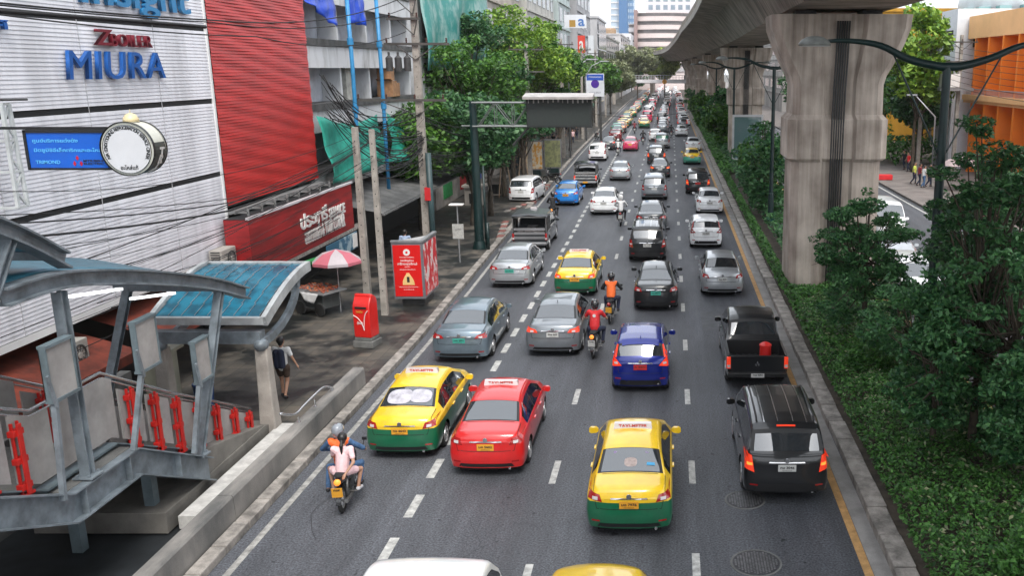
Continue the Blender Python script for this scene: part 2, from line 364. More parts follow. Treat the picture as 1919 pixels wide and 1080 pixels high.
# litter of oil spots is in the asphalt material
# ================================================= elevated railway
def streaky(name, col, dark, sc=(2.2,.5,.12)):
    m = bpy.data.materials.new(name); m.use_nodes = True; n = m.node_tree; L = n.links; b = n.nodes['Principled BSDF']; b.inputs['Roughness'].default_value = .85
    tc = n.nodes.new('ShaderNodeTexCoord'); mp = n.nodes.new('ShaderNodeMapping'); mp.inputs['Scale'].default_value = sc; L.new(tc.outputs['Object'], mp.inputs[0])
    z = n.nodes.new('ShaderNodeTexNoise'); z.inputs['Scale'].default_value = 1.6; z.inputs['Detail'].default_value = 8; z.inputs['Roughness'].default_value = .6; L.new(mp.outputs[0], z.inputs['Vector'])
    z2 = n.nodes.new('ShaderNodeTexNoise'); z2.inputs['Scale'].default_value = .7; z2.inputs['Detail'].default_value = 10; L.new(tc.outputs['Object'], z2.inputs['Vector'])
    ad = n.nodes.new('ShaderNodeMath'); ad.operation = 'ADD'; L.new(z.outputs[0], ad.inputs[0]); L.new(z2.outputs[0], ad.inputs[1])
    cr = n.nodes.new('ShaderNodeValToRGB'); e = cr.color_ramp.elements; e[0].position = .38; e[0].color = (*dark,1); e[1].position = .62; e[1].color = (*col,1)
    h = n.nodes.new('ShaderNodeMath'); h.operation = 'MULTIPLY'; h.inputs[1].default_value = .5; L.new(ad.outputs[0], h.inputs[0]); L.new(h.outputs[0], cr.inputs[0]); L.new(cr.outputs[0], b.inputs['Base Color'])
    z3 = n.nodes.new('ShaderNodeTexNoise'); z3.inputs['Scale'].default_value = 16; z3.inputs['Detail'].default_value = 5; L.new(tc.outputs['Object'], z3.inputs['Vector'])
    bp = n.nodes.new('ShaderNodeBump'); bp.inputs['Strength'].default_value = .25; bp.inputs['Distance'].default_value = .02; L.new(z3.outputs[0], bp.inputs['Height']); L.new(bp.outputs[0], b.inputs['Normal'])
    return m
M_pier = streaky('pier_concrete', (.56,.485,.42), (.215,.175,.145))
M_gird = streaky('girder_concrete', (.38,.325,.275), (.12,.105,.09), (.5,2.2,.1))
M_dark = mat('drain_pipe_grey', (.045,.045,.045), .6, var=.3, scale=5)
CX = lambda y: float(np.interp(y, [-60,36.7,92,140,185,230,275,320,350], [6.6,6.6,7.2,6.8,6.2,5.3,3.5,-3,-14]))
def smooth_pts(pts, n=8):
    out = []
    P_ = [pts[0]]+list(pts)+[pts[-1]]
    for i in range(1, len(P_)-2):
        p0, p1, p2, p3 = [Vector(q) for q in P_[i-1:i+3]]
        for k in range(n):
            t = k/n; out.append(.5*((2*p1)+(-p0+p2)*t+(2*p0-5*p1+4*p2-p3)*t*t+(-p0+3*p1-3*p2+p3)*t**3))
    out.append(Vector(pts[-1])); return out
cl = smooth_pts([(6.6,-60,0),(6.6,-10,0),(6.6,36.7,0),(7.2,80,0),(7.0,125,0),(6.2,175,0),(5.0,225,0),(2.0,275,0),(-6,320,0),(-22,352,0),(-60,378,0)], 6)
HWD = lambda y: float(np.interp(y, [0,45,110,200], [4.5,4.6,5.7,5.7]))
def section(p, d):
    n = Vector((d.y, -d.x, 0)).normalized(); hw = HWD(p.y); z0 = 11.35
    pr = [(-2.0,z0),(-hw+1.5,z0+1.75),(-hw,z0+2.0),(-hw,z0+3.0),(-hw+.25,z0+3.0),(-hw+.25,z0+2.25),(hw-.25,z0+2.25),(hw-.25,z0+3.0),(hw,z0+3.0),(hw,z0+2.0),(hw-1.5,z0+1.75),(2.0,z0)]
    return [p+n*a+Vector((0,0,b)) for a, b in pr]
via = thing('railway_viaduct', 'long grey concrete railway viaduct running above the planted median', 'viaduct', (0,0,0))
secs = []
for i, p in enumerate(cl):
    d = (cl[min(i+1, len(cl)-1)]-cl[max(i-1, 0)]); secs.append(section(p, d))
MB().loft(secs).build('girder', M_gird, via, smooth=25)
mb = MB()
for i, p in enumerate(cl[:-1]):           # segment joints, a thin proud rib every few metres
    d = (cl[i+1]-p); L = d.length; k = 0
    dn = d.normalized()
# cable trough below the deck edge
tr = MB()
for s in (-1,):
    pts = []
    for i, p in enumerate(cl):
        d = (cl[min(i+1, len(cl)-1)]-cl[max(i-1, 0)]); n = Vector((d.y,-d.x,0)).normalized(); pts.append(p+n*(s*(HWD(p.y)+.06))+Vector((0,0,13.45)))
    for a, b in zip(pts[:-1], pts[1:]): tr.bar(a, b, .1, .5)
tr.build('edge_trough', M_conc, via)
def pier(x, y, wd, lab, drains=True, dp=2.6):
    t = thing('viaduct_pier', lab, 'viaduct pier', (x, y, 0), group='concrete piers carrying the viaduct')
    h = wd/2
    # (z, half width in x, half depth in y)
    prof = [(-.05,h,dp/2),(5.5,h,dp/2),(5.5,h+.05,dp/2+.04),(5.62,h+.2,dp/2+.15),(7.15,h+.2,dp/2+.15),(7.35,h+.01,dp/2),(8.5,h+.0,dp/2-.02),(8.85,h+.1,dp/2),(9.2,h+.30,dp/2+.05),(9.6,h+.50,dp/2+.08),(10.1,h+.72,dp/2+.14),(10.6,h+.90,dp/2+.16),(11.15,h+.95,dp/2+.16)]
    secs = []
    for z, a, b in prof:
        c = .28
        secs.append([(-a+c,-b,z),(-a*.36,-b,z),(-a*.30,-b+.14,z),(a*.30,-b+.14,z),(a*.36,-b,z),(a-c,-b,z),(a,-b+c,z),(a,b-c,z),(a-c,b,z),(-a+c,b,z),(-a,b-c,z),(-a,-b+c,z)])
    MB().loft(secs).build('shaft', M_pier, t, smooth=20)
    if drains:
        q = MB()
        for k in range(6):
            q = MB(); xx = -.25+k*.09; q.tube([(xx-.0,-dp/2-.0,0.4),(xx,-dp/2-.0,7.3),(xx+.02,-dp/2-.0,8.4),(xx+.05,-dp/2-.04,9.4),(xx+.06,-dp/2-.12,10.9)], .036, 8)
            q.build('drain_pipe', M_dark, t, smooth=True)
    for a in (-1.3, 1.3): MB().box(a-.4,a+.4,-.5,.5,11.12,11.36).build('bearing_block', M_dark, t)
    return t
pier(6.65, 38.0, 3.55, 'nearest and largest concrete viaduct pier with dark drain pipes down its middle')
pier(7.7, 95.5, 3.3, 'second concrete viaduct pier, behind the round-headed lamp', True)
for x, y, wd, lab in ((7.0,142,2.3,'third concrete viaduct pier from the camera'),(6.3,188,2.3,'fourth concrete viaduct pier from the camera'),(5.4,232,2.3,'fifth concrete viaduct pier, beside the footbridge end'),(5.3,272,2.0,'sixth concrete viaduct pier just beyond the footbridge'),(-5.9,318,1.5,'farthest concrete pier, standing below the curve of the viaduct')):
    pier(x, y, wd, lab, False)
# advertising lightbox at the foot of the second pier
t = thing('billboard_case', 'glazed advertising case with grey frame at the foot of the second pier', 'billboard', (6.55, 88.0, 0))
MB().box(-.55,2.2,-.3,.4,.1,.5).build('base', M_conc, t)
f = MB(); f.box(-.62,-.45,-.18,.18,.5,4.9); f.box(2.1,2.27,-.18,.18,.5,4.9); f.box(-.45,2.1,-.18,.18,.5,.8); f.box(-.45,2.1,-.18,.18,4.7,4.9); f.build('frame', mat('pale_metal', (.45,.46,.47), .4, .5, var=.1), t)
MB().box(-.45,2.1,-.1,.1,.8,4.7).build('panel', glass('case_glass', (.12,.20,.21), .03, 2.2), t)
# footbridges over the road
def footbridge(Y, x0, x1, z, dk, lab, sup):
    t = thing('footbridge', lab, 'footbridge', (0, Y, 0))
    MB().box(x0,x1,0,3.0,z,z+dk).build('deck', mat('bridge_grey', (.42,.41,.42), .8, var=.2, scale=.6), t)
    r = MB()
    for y in (0, 2.9):
        r.box(x0,x1,y,y+.08,z+dk+1.0,z+dk+1.1); r.box(x0,x1,y,y+.08,z+dk+.45,z+dk+.5)
        x = x0
        while x < x1: r.box(x,x+.07,y+.005,y+.075,z+dk,z+dk+1.0); x += .8
    r.build('railing', mat('rail_grey', (.35,.35,.36), .6, var=.1), t)
    for x in sup: MB().box(x-.4,x+.4,1,2,0,z-.01).build('support', M_conc, t)
    return t
footbridge(243, -16.0, 8.0, 5.5, .95, 'grey pedestrian footbridge crossing the road in front of the far viaduct curve', (-14.5, 7.6))
t = footbridge(330, -6, 10, 8.2, 1.4, 'farther pale footbridge with teal hoarding behind the first footbridge', (9.5, -5.5))
MB().box(-9,-.5,-.2,-.02,7.6,10.2).build('hoarding', mat('teal_hoarding', (.02,.16,.14), .6, var=.2), t)
# banner strip and amber beacon on the footbridge
s = MB().box(-9.5,6.6,-.12,-.02,5.62,6.3).build('banner', mat('banner_white', (.62,.60,.62), .7, var=.12, scale=.5), bpy.data.objects['footbridge'])
t = thing('amber_disc_sign', 'round amber warning disc hanging on the front of the footbridge', 'sign', (-1.35, 242.6, 5.9))
MB().lathe([(.62,0),(.62,.08),(0,.08)], axis='y', n=20).build('disc', mat('amber', (.55,.25,.04), .4, var=.3, scale=3), t)
MB().box(-.05,.05,.0,.06,-.9,.9).build('bracket', M_dark, t)
# ================================================= left side: clad buildings
M_siding = mat('white_cladding', (.66,.66,.70), .5, .1, var=.15, scale=.5, stretch=(1,2.5,.35), bump=.08, bscale=3)
M_red = mat('red_cladding', (.44,.016,.014), .45, .1, var=.22, scale=.8, stretch=(1,.4,3), bump=.35, bscale=4)
M_redd = mat('red_sign_sheet', (.26,.010,.012), .5, var=.35, scale=1.2, stretch=(1,.5,4), bump=.25, bscale=5)
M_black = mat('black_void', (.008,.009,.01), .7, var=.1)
M_dwall = mat('dark_wall', (.05,.05,.05), .85, var=.3, scale=1)  # plain dark grey for walls behind cladding and stall bodies
def siding(name, m, parent, X, y0, y1, z0, z1, pitch=.2, d=.022, wav=0.0, nyseg=1):
    mb = MB(); n = int(round((z1-z0)/pitch)); p = (z1-z0)/n; ys = np.linspace(y0, y1, nyseg+1)
    for k in range(n):
        za = z0+k*p; zb = za+p
        for i in range(nyseg):
            a, b = ys[i], ys[i+1]
            ja = wav*math.sin(a*2.1+k*1.3); jb = wav*math.sin(b*2.1+k*1.3)
            mb.quad((X+d+ja,a,za),(X+d+jb,b,za),(X+jb,b,zb),(X+ja,a,zb))
            mb.quad((X+ja,a,za),(X+jb,b,za),(X+d+jb,b,za),(X+d+ja,a,za))
    return mb.build(name, m, parent, fix=False)
XF = -15.0
wb = thing('clad_building', 'big building front clad in white horizontal panels with blue and dark red lettering', 'building', (0,0,0))
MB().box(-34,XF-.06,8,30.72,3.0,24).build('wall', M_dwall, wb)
for k, (a, b) in enumerate(((3.05,5.62),(5.78,8.0),(8.16,10.28),(10.44,13.2))):
    siding('cladding_panel', M_siding, wb, XF, 10, 30.68, a, b, .1, .017); MB().box(XF-.05,XF-.01,10,30.68,b-.01,b+.19).build('joint_strip', M_black, wb)
for y in (13.2,16.9,20.5,24.1,27.6): MB().box(XF+.01,XF+.024,y,y+.01,3.05,13.2).build('sheet_joint', mat('joint_grey', (.42,.42,.44), .6), wb)
MB().box(XF-.02,XF+.06,30.68,30.78,3.0,13.2).build('corner_trim', mat('white_trim', (.7,.7,.7), .5, var=.05), wb)
MB().box(XF-.05,XF+.02,10,30.7,2.85,3.03).build('bottom_trim', mat('white_trim', (.7,.7,.7)), wb)
M_blue = mat('blue_letter', (.015,.10,.36), .35, var=.06); M_drl = mat('dark_red_letter', (.16,.008,.02), .4, var=.05); M_teal = mat('teal_letter', (.03,.20,.42), .35, var=.05)
def wall_text(s, m, u0, u1, v0, v1, lab, X=XF+.1, bold=.0, shear=0, depth=.05, par=None, size=1, spacing=1):
    """lettering on the wall filling the world rectangle spanned by two measured corners"""
    a = PX(u0, v1, X); b = PX(u1, v0, X); um = (u0+u1)/2
    zt = PX(um, v0, X).z; zb = PX(um, v1, X).z
    c = ((a.y+b.y)/2, (zt+zb)/2)
    return lettering(s, m, par if par else wb, (X, c[0], c[1]), size, '+x', depth, bold, width=b.y-a.y, height=zt-zb, shear=shear, spacing=spacing)
def letters(s, m, u0, u1, v0, v1, lab, cat, **kw):
    o = wall_text(s, m, u0, u1, v0, v1, lab, **kw); o.name = 'lettering'; return o
letters('MIURA', M_blue, 126, 301, 99, 151, '', '', bold=0, shear=.12, spacing=1.1)
letters('Z', M_drl, 177, 206, 56, 86, '', '', bold=.02, shear=.1)
letters('BOILER', M_drl, 208, 280, 66, 89, '', '', bold=0, spacing=1.15)
letters('Insight', M_teal, 150, 345, -45, 26, '', '', bold=.015)
letters('ศ', M_blue, -14, 10, 36, 54, '', '', bold=.02)
# lower dark storefront below the cladding
sf = thing('dark_shopfront', 'dark recessed shopfront with orange awnings under the white clad wall', 'shopfront', (0,0,0))
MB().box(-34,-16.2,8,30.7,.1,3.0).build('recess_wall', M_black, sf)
M_oran = mat('orange_awning', (.13,.022,.010), .7, var=.5, scale=2)
for y0, y1 in ((13,17.5),(18,23),(24,29.5)):
    mb = MB(); mb.quad((-16.1,y0,2.6),(-16.1,y1,2.6),(-13.9,y1,1.95),(-13.9,y0,1.95)); mb.quad((-13.9,y0,1.95),(-13.9,y1,1.95),(-13.9,y1,1.7),(-13.9,y0,1.7))
    mb.build('awning', M_oran, sf)
# air conditioners on the wall
M_ac = mat('aircon_beige', (.36,.34,.31), .6, var=.15, scale=4)
def aircon(Y, Z, lab):
    t = thing('air_conditioner', lab, 'air conditioner', (XF+.1, Y, Z), group='outdoor air conditioner units on the left facade')
    MB().box(.0,.42,-.5,.5,0,.72).build('casing', M_ac, t, bevel=.02)
    f = MB(); f.lathe([(.26,.42),(.27,.45),(.24,.45),(.23,.425)], (0,.12,.36), 'x', 24, False)
    for k in range(10):
        a = k*math.pi/5; f.bar((.435,.12,.36),(.435,.12+.25*math.cos(a),.36+.25*math.sin(a)),.012,.012)
    f.build('fan_grille', M_dark, t)
    MB().lathe([(.08,.44),(.08,.46),(0,.46)], (0,.12,.36), 'x', 12).build('fan_hub', M_ac, t)
    v = MB()
    for k in range(8): v.box(.06,.36,-.508,-.502,.08+.08*k,.12+.08*k)
    v.build('side_vent', M_dark, t)
aircon(29.6, 2.65, 'beige air conditioner just under the corner of the white wall')
aircon(21.4, 1.9, 'dusty air conditioner lower on the wall behind the leaning canopy column')
# -------- red clad block
rb = thing('red_clad_building', 'building bay clad in bright red corrugated sheet above the red shop sign', 'building', (0,0,0))
MB().box(-34,XF-.06,30.85,39.0,4.5,24).build('wall', M_dwall, rb)
siding('red_cladding', M_red, rb, XF+.05, 30.82, 39.05, 4.6, 14.0, .105, .026, .012, 60)
mb = MB(); mb.box(XF-.1,XF+.3,30.8,39,4.3,4.42)
for y in np.arange(31, 39, 1.1): mb.box(XF+.6,XF+.66,y,y+.06,2.3,4.5); mb.box(XF,XF+.64,y,y+.05,4.3,4.36)
mb.box(XF+.6,XF+.66,30.9,39,3.9,3.96)
mb.build('steel_frame', mat('frame_steel', (.22,.22,.22), .6, .3, var=.2), rb)
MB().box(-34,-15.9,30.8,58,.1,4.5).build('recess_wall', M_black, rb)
# -------- red shop sign box
XS = -14.0
sg = thing('shop_sign', 'long dark red shop sign box with white Thai lettering and SERVICE', 'shop sign', (0,0,0))
MB().box(XF+.15,XS-.02,30.2,40.3,2.25,4.2).build('box', M_redd, sg)
siding('face', M_redd, sg, XS-.02, 30.2, 40.3, 2.28, 4.18, .16, .015)
MB().box(XF+.16,XS-.1,30.2,40.3,4.2,4.22).build('box_top', M_black, sg); MB().box(XS-.08,XS+.03,30.15,40.4,4.2,4.28).build('top_trim', mat('sign_trim', (.55,.53,.55), .5, var=.1), sg)
mb = MB().box(XS-.3,XS+.02,30.2,41.5,2.12,2.24); mb.build('bottom_trim', mat('worn_trim', (.30,.28,.26), .6, var=.4, scale=6), sg)
M_wl = mat('white_letter', (.72,.70,.68), .5, var=.08)
wall_text('ประชารี', M_wl, 564, 613, 395, 425, '', X=XS+.02, bold=.03, par=sg, depth=.02)
wall_text('SERVICE', M_wl, 617, 646, 386, 405, '', X=XS+.02, bold=.03, par=sg, depth=.02)
wall_text('อาหารตามสั่ง & YOUR CORNER', M_wl, 572, 646, 413, 446, '', X=XS+.02, bold=.01, par=sg, depth=.02)
# small banner under it
t = thing('photo_banner', 'small blue and white photo banner hanging under the red shop sign', 'banner', (0,0,0))
a = PX(592, 470, -13.7); b = PX(645, 452, -13.7)
mb = MB(); z1 = 2.2; z0 = 1.5
MB().box(-13.72,-13.68,36.0,39.6,z0,z1).build('sheet', mat('banner_blue', (.03,.12,.2), .4, var=.0, scale=2, col2=(.30,.40,.45), cpos=(.48,.52)), t)
MB().box(-13.675,-13.66,39.0,39.55,1.55,2.15).build('white_patch', M_wl, t)
# -------- grey building under renovation
gb = thing('grey_building', 'stained grey concrete building with open balconies and blue scaffold pipes', 'building', (0,0,0))
M_gw = mat('weathered_white', (.58,.59,.61), .85, var=.0, col2=(.26,.26,.25), scale=1.2, cpos=(.25,.52), stretch=(1,1,.3), bump=.1)
M_gi = mat('inner_wall', (.55,.58,.64), .85, var=.2, scale=1)
Y0, Y1 = 39.2, 56.0; XG = -15.2
MB().box(-34,XG-1.1,Y0,Y1,0,20).build('wall', M_gi, gb)
for k, z in enumerate((4.6,7.35,10.1,12.9)):
    MB().box(XG-1.2,XG+.1,Y0,Y1,z,z+.28).build('floor_slab', mat('slab_edge', (.07,.07,.07), .9, var=.4), gb)
    MB().box(XG-.12,XG+.02,Y0,Y1,z-.95 if k else z-.8,z).build('beam_face', M_gw, gb)
for y in (Y0+.1, 44.0, 48.2, 52.4, Y1-.3):
    MB().box(XG-1.09,XG-.2,y,y+.22,4.2,20).build('dividing_wall', M_gw, gb)
for y in (40.6, 45.3, 49.6, 53.6):
    for z in (4.9,7.65,10.4): MB().box(XG-1.12,XG-1.04,y,y+.9,z,z+1.75).build('window', M_black, gb)
# blue scaffold pipes, tarps, nets
M_pipe = mat('blue_pipe', (.03,.22,.45), .4, var=.15, scale=3)
for X, u, v0, v1, lab in ((-14.4,658,0,248,'blue scaffold pipe standing left, nearest the red cladding'),(-14.4,712,0,262,'blue scaffold pipe standing right, beside the tall pole')):
    y = PX(u, 120, X).y
    t = thing('scaffold_pipe', lab, 'pipe', (X, y, 3.0), group='blue scaffold pipes in front of the grey building')
    MB().tube([(0,0,0),(0,.05,3),(.05,0,6),(0,.1,9.5)], .095, 10).build('pipe', M_pipe, t, smooth=True)
    for z in (4.3,7.3): MB().lathe([(.14,-.15),(.14,.15)], (.03,.03,z), 'z', 12).build('joint', M_pipe, t)
def sheet(name, lab, cat, pts, m, nu=14, nv=10, wav=.18, group=None, drop=0):
    """hanging cloth between four corners with folds"""
    a, b, c, d = [Vector(p) for p in pts]; mb = MB(); n = (b-a).cross(d-a).normalized(); ph = random.random()*6
    for i in range(nu+1):
        for j in range(nv+1):
            s, q = i/nu, j/nv; p = (a*(1-s)+b*s)*(1-q)+(d*(1-s)+c*s)*q
            p = p+n*(wav*math.sin(s*17+ph+q*3)+wav*.6*math.sin(q*11+s*9+ph))*(.3+q*.7); p.z -= drop*math.sin(math.pi*s)*(1-q)*.5+random.uniform(0,.05)
            mb.v.append(tuple(p))
    for i in range(nu):
        for j in range(nv):
            k = i*(nv+1)+j; mb.f.append((k,k+nv+1,k+nv+2,k+1)); mb.m.append(0)
    o = mb.build(name, m, smooth=True); tag(o, lab, cat, group); 
    so = o.modifiers.new('thickness', 'SOLIDIFY'); so.thickness = .01; return o
M_net = mat('green_net', (.01,.20,.15), .6, var=.0, col2=(.02,.32,.24), scale=3, bump=.4, bscale=6)
M_tarp = mat('blue_tarp', (.01,.06,.50), .4, var=.15, scale=3)
sheet('debris_net', 'green debris netting hung across the lower floor of the grey building', 'netting', ((-14.9,39.4,7.2),(-14.9,47.5,6.9),(-14.5,48,4.4),(-14.5,39.4,4.2)), M_net, 26, 12, .16, drop=.8)
sheet('debris_net', 'green debris netting sagging beside the tall pole, right of the other net', 'netting', ((-14.8,48.5,6.9),(-14.6,55.5,6.2),(-14.0,55,4.2),(-14.2,48,4.4)), M_net, 20, 12, .18, drop=.6)
sheet('tarpaulin', 'bright blue tarpaulin hanging at the top of the grey building beside the red wall', 'tarpaulin', ((-15.0,39.5,12.6),(-15.0,42.8,12.2),(-14.9,42.6,10.9),(-14.9,39.4,11.8)), M_tarp, 12, 8, .08)
sheet('tarpaulin', 'bright blue tarpaulin strip hanging between the two blue scaffold pipes', 'tarpaulin', ((-15.0,44.7,12.9),(-15.0,46.8,12.7),(-14.9,46.7,11.2),(-14.9,44.8,11.2)), M_tarp, 10, 8, .08)
# dusty mattress leaning and cardboard boxes on the balcony
tag(MB().box(-.3,.0,-.5,.5,0,1.5).build('leaning_board', mat('stained_board', (.40,.40,.37), .8, var=.3, scale=2)), 'pale stained board leaning on the balcony behind the left blue pipe', 'board').location = (-15.5, 45.6, 7.65)
for p, s, lab in (((-15.4,51.2,7.64),.42,'brown cardboard box standing lower on the balcony by the tall pole'),((-15.4,51.1,8.5),.36,'brown cardboard box balanced on top of the other one'),((-15.4,52.0,7.64),.36,'brown cardboard box nearest to the tall pole')):
    o = MB().box(-s,s,-s,s,0,s*2).quad((-s,-s,2*s+.01),(s,-s,2*s+.01),(s,-s-.2,2*s+.1),(-s,-s-.2,2*s+.1)).build('cardboard_box', mat('cardboard', (.30,.16,.08), .8, var=.25, scale=4)); o.location = p; tag(o, lab, 'cardboard box', 'cardboard boxes on the balcony')
# teal netted building farther on
tb = thing('netted_building', 'building wrapped in torn teal netting behind the tall concrete pole', 'building', (0,0,0))
MB().box(-30,-15.6,58,82,0,17).build('wall', M_gw, tb)
for y in (60,64,68,72,76):
    for z in (8,11,14): MB().box(-15.62,-15.5,y,y+1.7,z,z+1.5).build('window', M_black, tb)
sheet('facade_net', None, None, ((-15.2,58,17.5),(-15.2,80,17.5),(-15.0,80,9.5),(-15.0,58,9)), mat('teal_net', (.03,.24,.22), .6, var=0, col2=(.25,.40,.38), scale=.9, cpos=(.40,.55), bump=.3, bscale=5), 34, 14, .2).parent = tb
M_con2 = mat('stained_awning', (.10,.10,.10), .8, var=.35, scale=1.5)
t = thing('corrugated_awning', 'dark corrugated awning roof under the trees along the shop row', 'awning', (0,0,0))
mb = MB()
for i in range(60):
    y = 41+i*.3; mb.quad((-16,y,3.4),(-16,y+.15,3.46),(-12.9,y+.15,2.8),(-12.9,y,2.74)); mb.quad((-16,y+.15,3.46),(-16,y+.3,3.4),(-12.9,y+.3,2.74),(-12.9,y+.15,2.8))
mb.build('roof_sheet', M_con2, t); MB().box(-12.95,-12.85,41,59,2.66,2.74).build('edge_bar', mat('frame_steel', (.22,.22,.22)), t)
# row of shophouses beyond the trees
M_win = glass('dark_window', (.03,.04,.05), .15, 1.5)
def block(name, lab, X, y0, y1, h, col, floors, bays, back=16, roof=True, sgn=1, z0=4.0, wallname=None):
    """street front at x=X facing the road; each window is its own part with frame"""
    t = thing(name, lab, 'building', (0,0,0)); m = mat(wallname or name+'_wall_%d' % int(y0), col, .85, var=.0, col2=tuple(c*.55 for c in col), scale=.35, cpos=(.3,.6), stretch=(1,1,.4))
    MB().box(*( (X-back,X) if sgn > 0 else (X,X+back) ), y0, y1, 0, h).build('wall', m, t)
    fh = (h-z0)/floors; bw = (y1-y0)/bays; e = .06*sgn
    bwin = MB().box(-.03,.03,bw*.18,bw*.82,fh*.28,fh*.8).mesh('window', M_win)
    bled = MB().box(-.15,.15,0,y1-y0,-.1,.12).mesh('ledge', m)
    for i in range(floors):
        link('ledge', bled, t, (X+e, y0, z0+i*fh))
        for j in range(bays): link('window', bwin, t, (X+.02*sgn, y0+j*bw, z0+i*fh))
    # gable facing the viewer
    nb = 3
    gwin = MB().box(back/nb*.25,back/nb*.6,-.03,.03,fh*.3,fh*.75).mesh('window', M_win)
    for i in range(floors):
        for j in range(nb): link('window', gwin, t, ((X-back if sgn > 0 else X)+j*back/nb, y0-.01, z0+i*fh))
    if roof: MB().box(*( (X-back-.2,X+.3) if sgn > 0 else (X-.3,X+back+.2) ), y0-.2, y1+.2, h, h+.4).build('parapet', m, t)
    return t
block('shophouse', 'beige four storey building standing behind the big tree crown', -17.5, 84, 112, 19.5, (.42,.37,.33), 4, 5, 22)
block('shophouse', 'stained white building half covered by trees, with rooftop clutter', -17, 114, 140, 20, (.50,.49,.46), 4, 6, 12)
block('office_block', 'pale building with teal glass top behind the white sign', -16.5, 142, 158, 30, (.45,.52,.52), 7, 3, 9)
block('narrow_building', 'narrow grey building with a dark stair strip next to the red sign', -15.5, 160, 186, 26, (.38,.38,.40), 6, 4, 12)
block('narrow_building', 'plain white slab building at the left edge of the open sky', -14.5, 190, 215, 19, (.60,.60,.62), 5, 4, 12)
MB().box(-14.4,-14.3,192,214,5,18).build('glass_strip', M_win, bpy.data.objects['narrow_building.001'])
t = bpy.data.objects['office_block']
MB().box(-26,-16.6,141.5,157,22.5,30.5).build('glazing', glass('teal_glass', (.12,.30,.30), .2, 1.5), t)
for z in (24.5,26.5,28.5): MB().box(-26.05,-16.5,141.4,157.1,z,z+.15).build('glazing_bar', M_wl, t)
# roof clutter
for x, y, z, s, lab in ((-20,113.5,20.4,1.3,'small white water tank on the stained roof, left'),(-24,113.5,20.4,1.0,'small white water tank on the stained roof, right of the plants'),(-22,86,19.9,1.5,'large rooftop tank on the beige building')):
    t = thing('water_tank', lab, 'water tank', (x,y,z), group='rooftop water tanks on the left'); MB().lathe([(s*.7,0),(s*.72,s),(s*.6,s*1.25),(.1,s*1.4)], n=14).build('tank', mat('tank_white', (.5,.5,.5), .5, var=.2), t, smooth=30)
# signs on the far left buildings (projecting boards, facing the traffic)
def board(name, lab, cat, u0, u1, v0, v1, Y, m, text=None, tm=None, th=.25, frac=.6, cx=.5):
    a = PY(u0, v1, Y); b = PY(u1, v0, Y); t = thing(name, lab, cat, (a.x, Y, a.z)); w_, h_ = b.x-a.x, b.z-a.z
    MB().box(0,w_,0,th,0,h_).build('panel', m, t)
    if text: lettering(text, tm, t, (w_*cx,-.02,h_/2), 1, '-y', .01, .02, width=w_*frac, height=h_*.55)
    return t, w_, h_
board('white_sign', 'white rooftop sign with a blue letter a', 'sign', 1058, 1098, 27, 52, 140, mat('sign_white', (.62,.64,.68), .5, var=.05), 'a', mat('sign_blue', (.05,.15,.40), .5, var=.05), frac=.3, cx=.78)
board('ochre_sign', 'small ochre square sign under the white rooftop sign', 'sign', 1067, 1078, 37, 50, 138, mat('sign_ochre', (.35,.20,.03), .5, var=.1))
board('red_sign', 'tall vertical red sign with a white letter a', 'sign', 1083, 1096, 66, 99, 150, mat('sign_red', (.62,.05,.03), .5, var=.05), 'a', M_wl)
board('white_panel_sign', 'tall blank white vertical panel right of the red sign', 'sign', 1103, 1112, 66, 103, 160, mat('sign_white', (.62,.64,.68)))
# -------- far centre buildings
M_haze_blue = glass('tower_glass', (.06,.17,.34), .25, 1.5); M_pale = mat('tower_pale', (.42,.50,.58), .6, var=.1, scale=.1)
t = thing('glass_tower', 'tall blue glass office tower in the far distance against the white sky', 'skyscraper', (0,0,0))
a = PY(1145, 68, 640); b = PY(1161, 68, 640); c = PY(1176, 68, 640); d = PY(1188, 68, 640)
MB().box(a.x,b.x,640,660,0,130).build('pale_wing', M_pale, t); MB().box(b.x,c.x,636,660,0,140).build('blue_face', mat('blue_face', (.05,.14,.30), .35, var=.05), t); MB().box(c.x,d.x,640,665,0,135).build('window_wing', M_haze_blue, t)
fl = MB()
for k in range(32): fl.box(a.x-.2,b.x,639.6,639.98,8+k*4,8.8+k*4)
fl.build('floor_bands', M_wl, t)
q = MB()
for k in range(30):
    for j in range(4): q.box(c.x+.6+j*1.1,c.x+1.2+j*1.1,639.7,639.98,10+k*4,12+k*4)
q.build('window_grid', mat('tower_win', (.35,.45,.55), .4, var=.1), t)
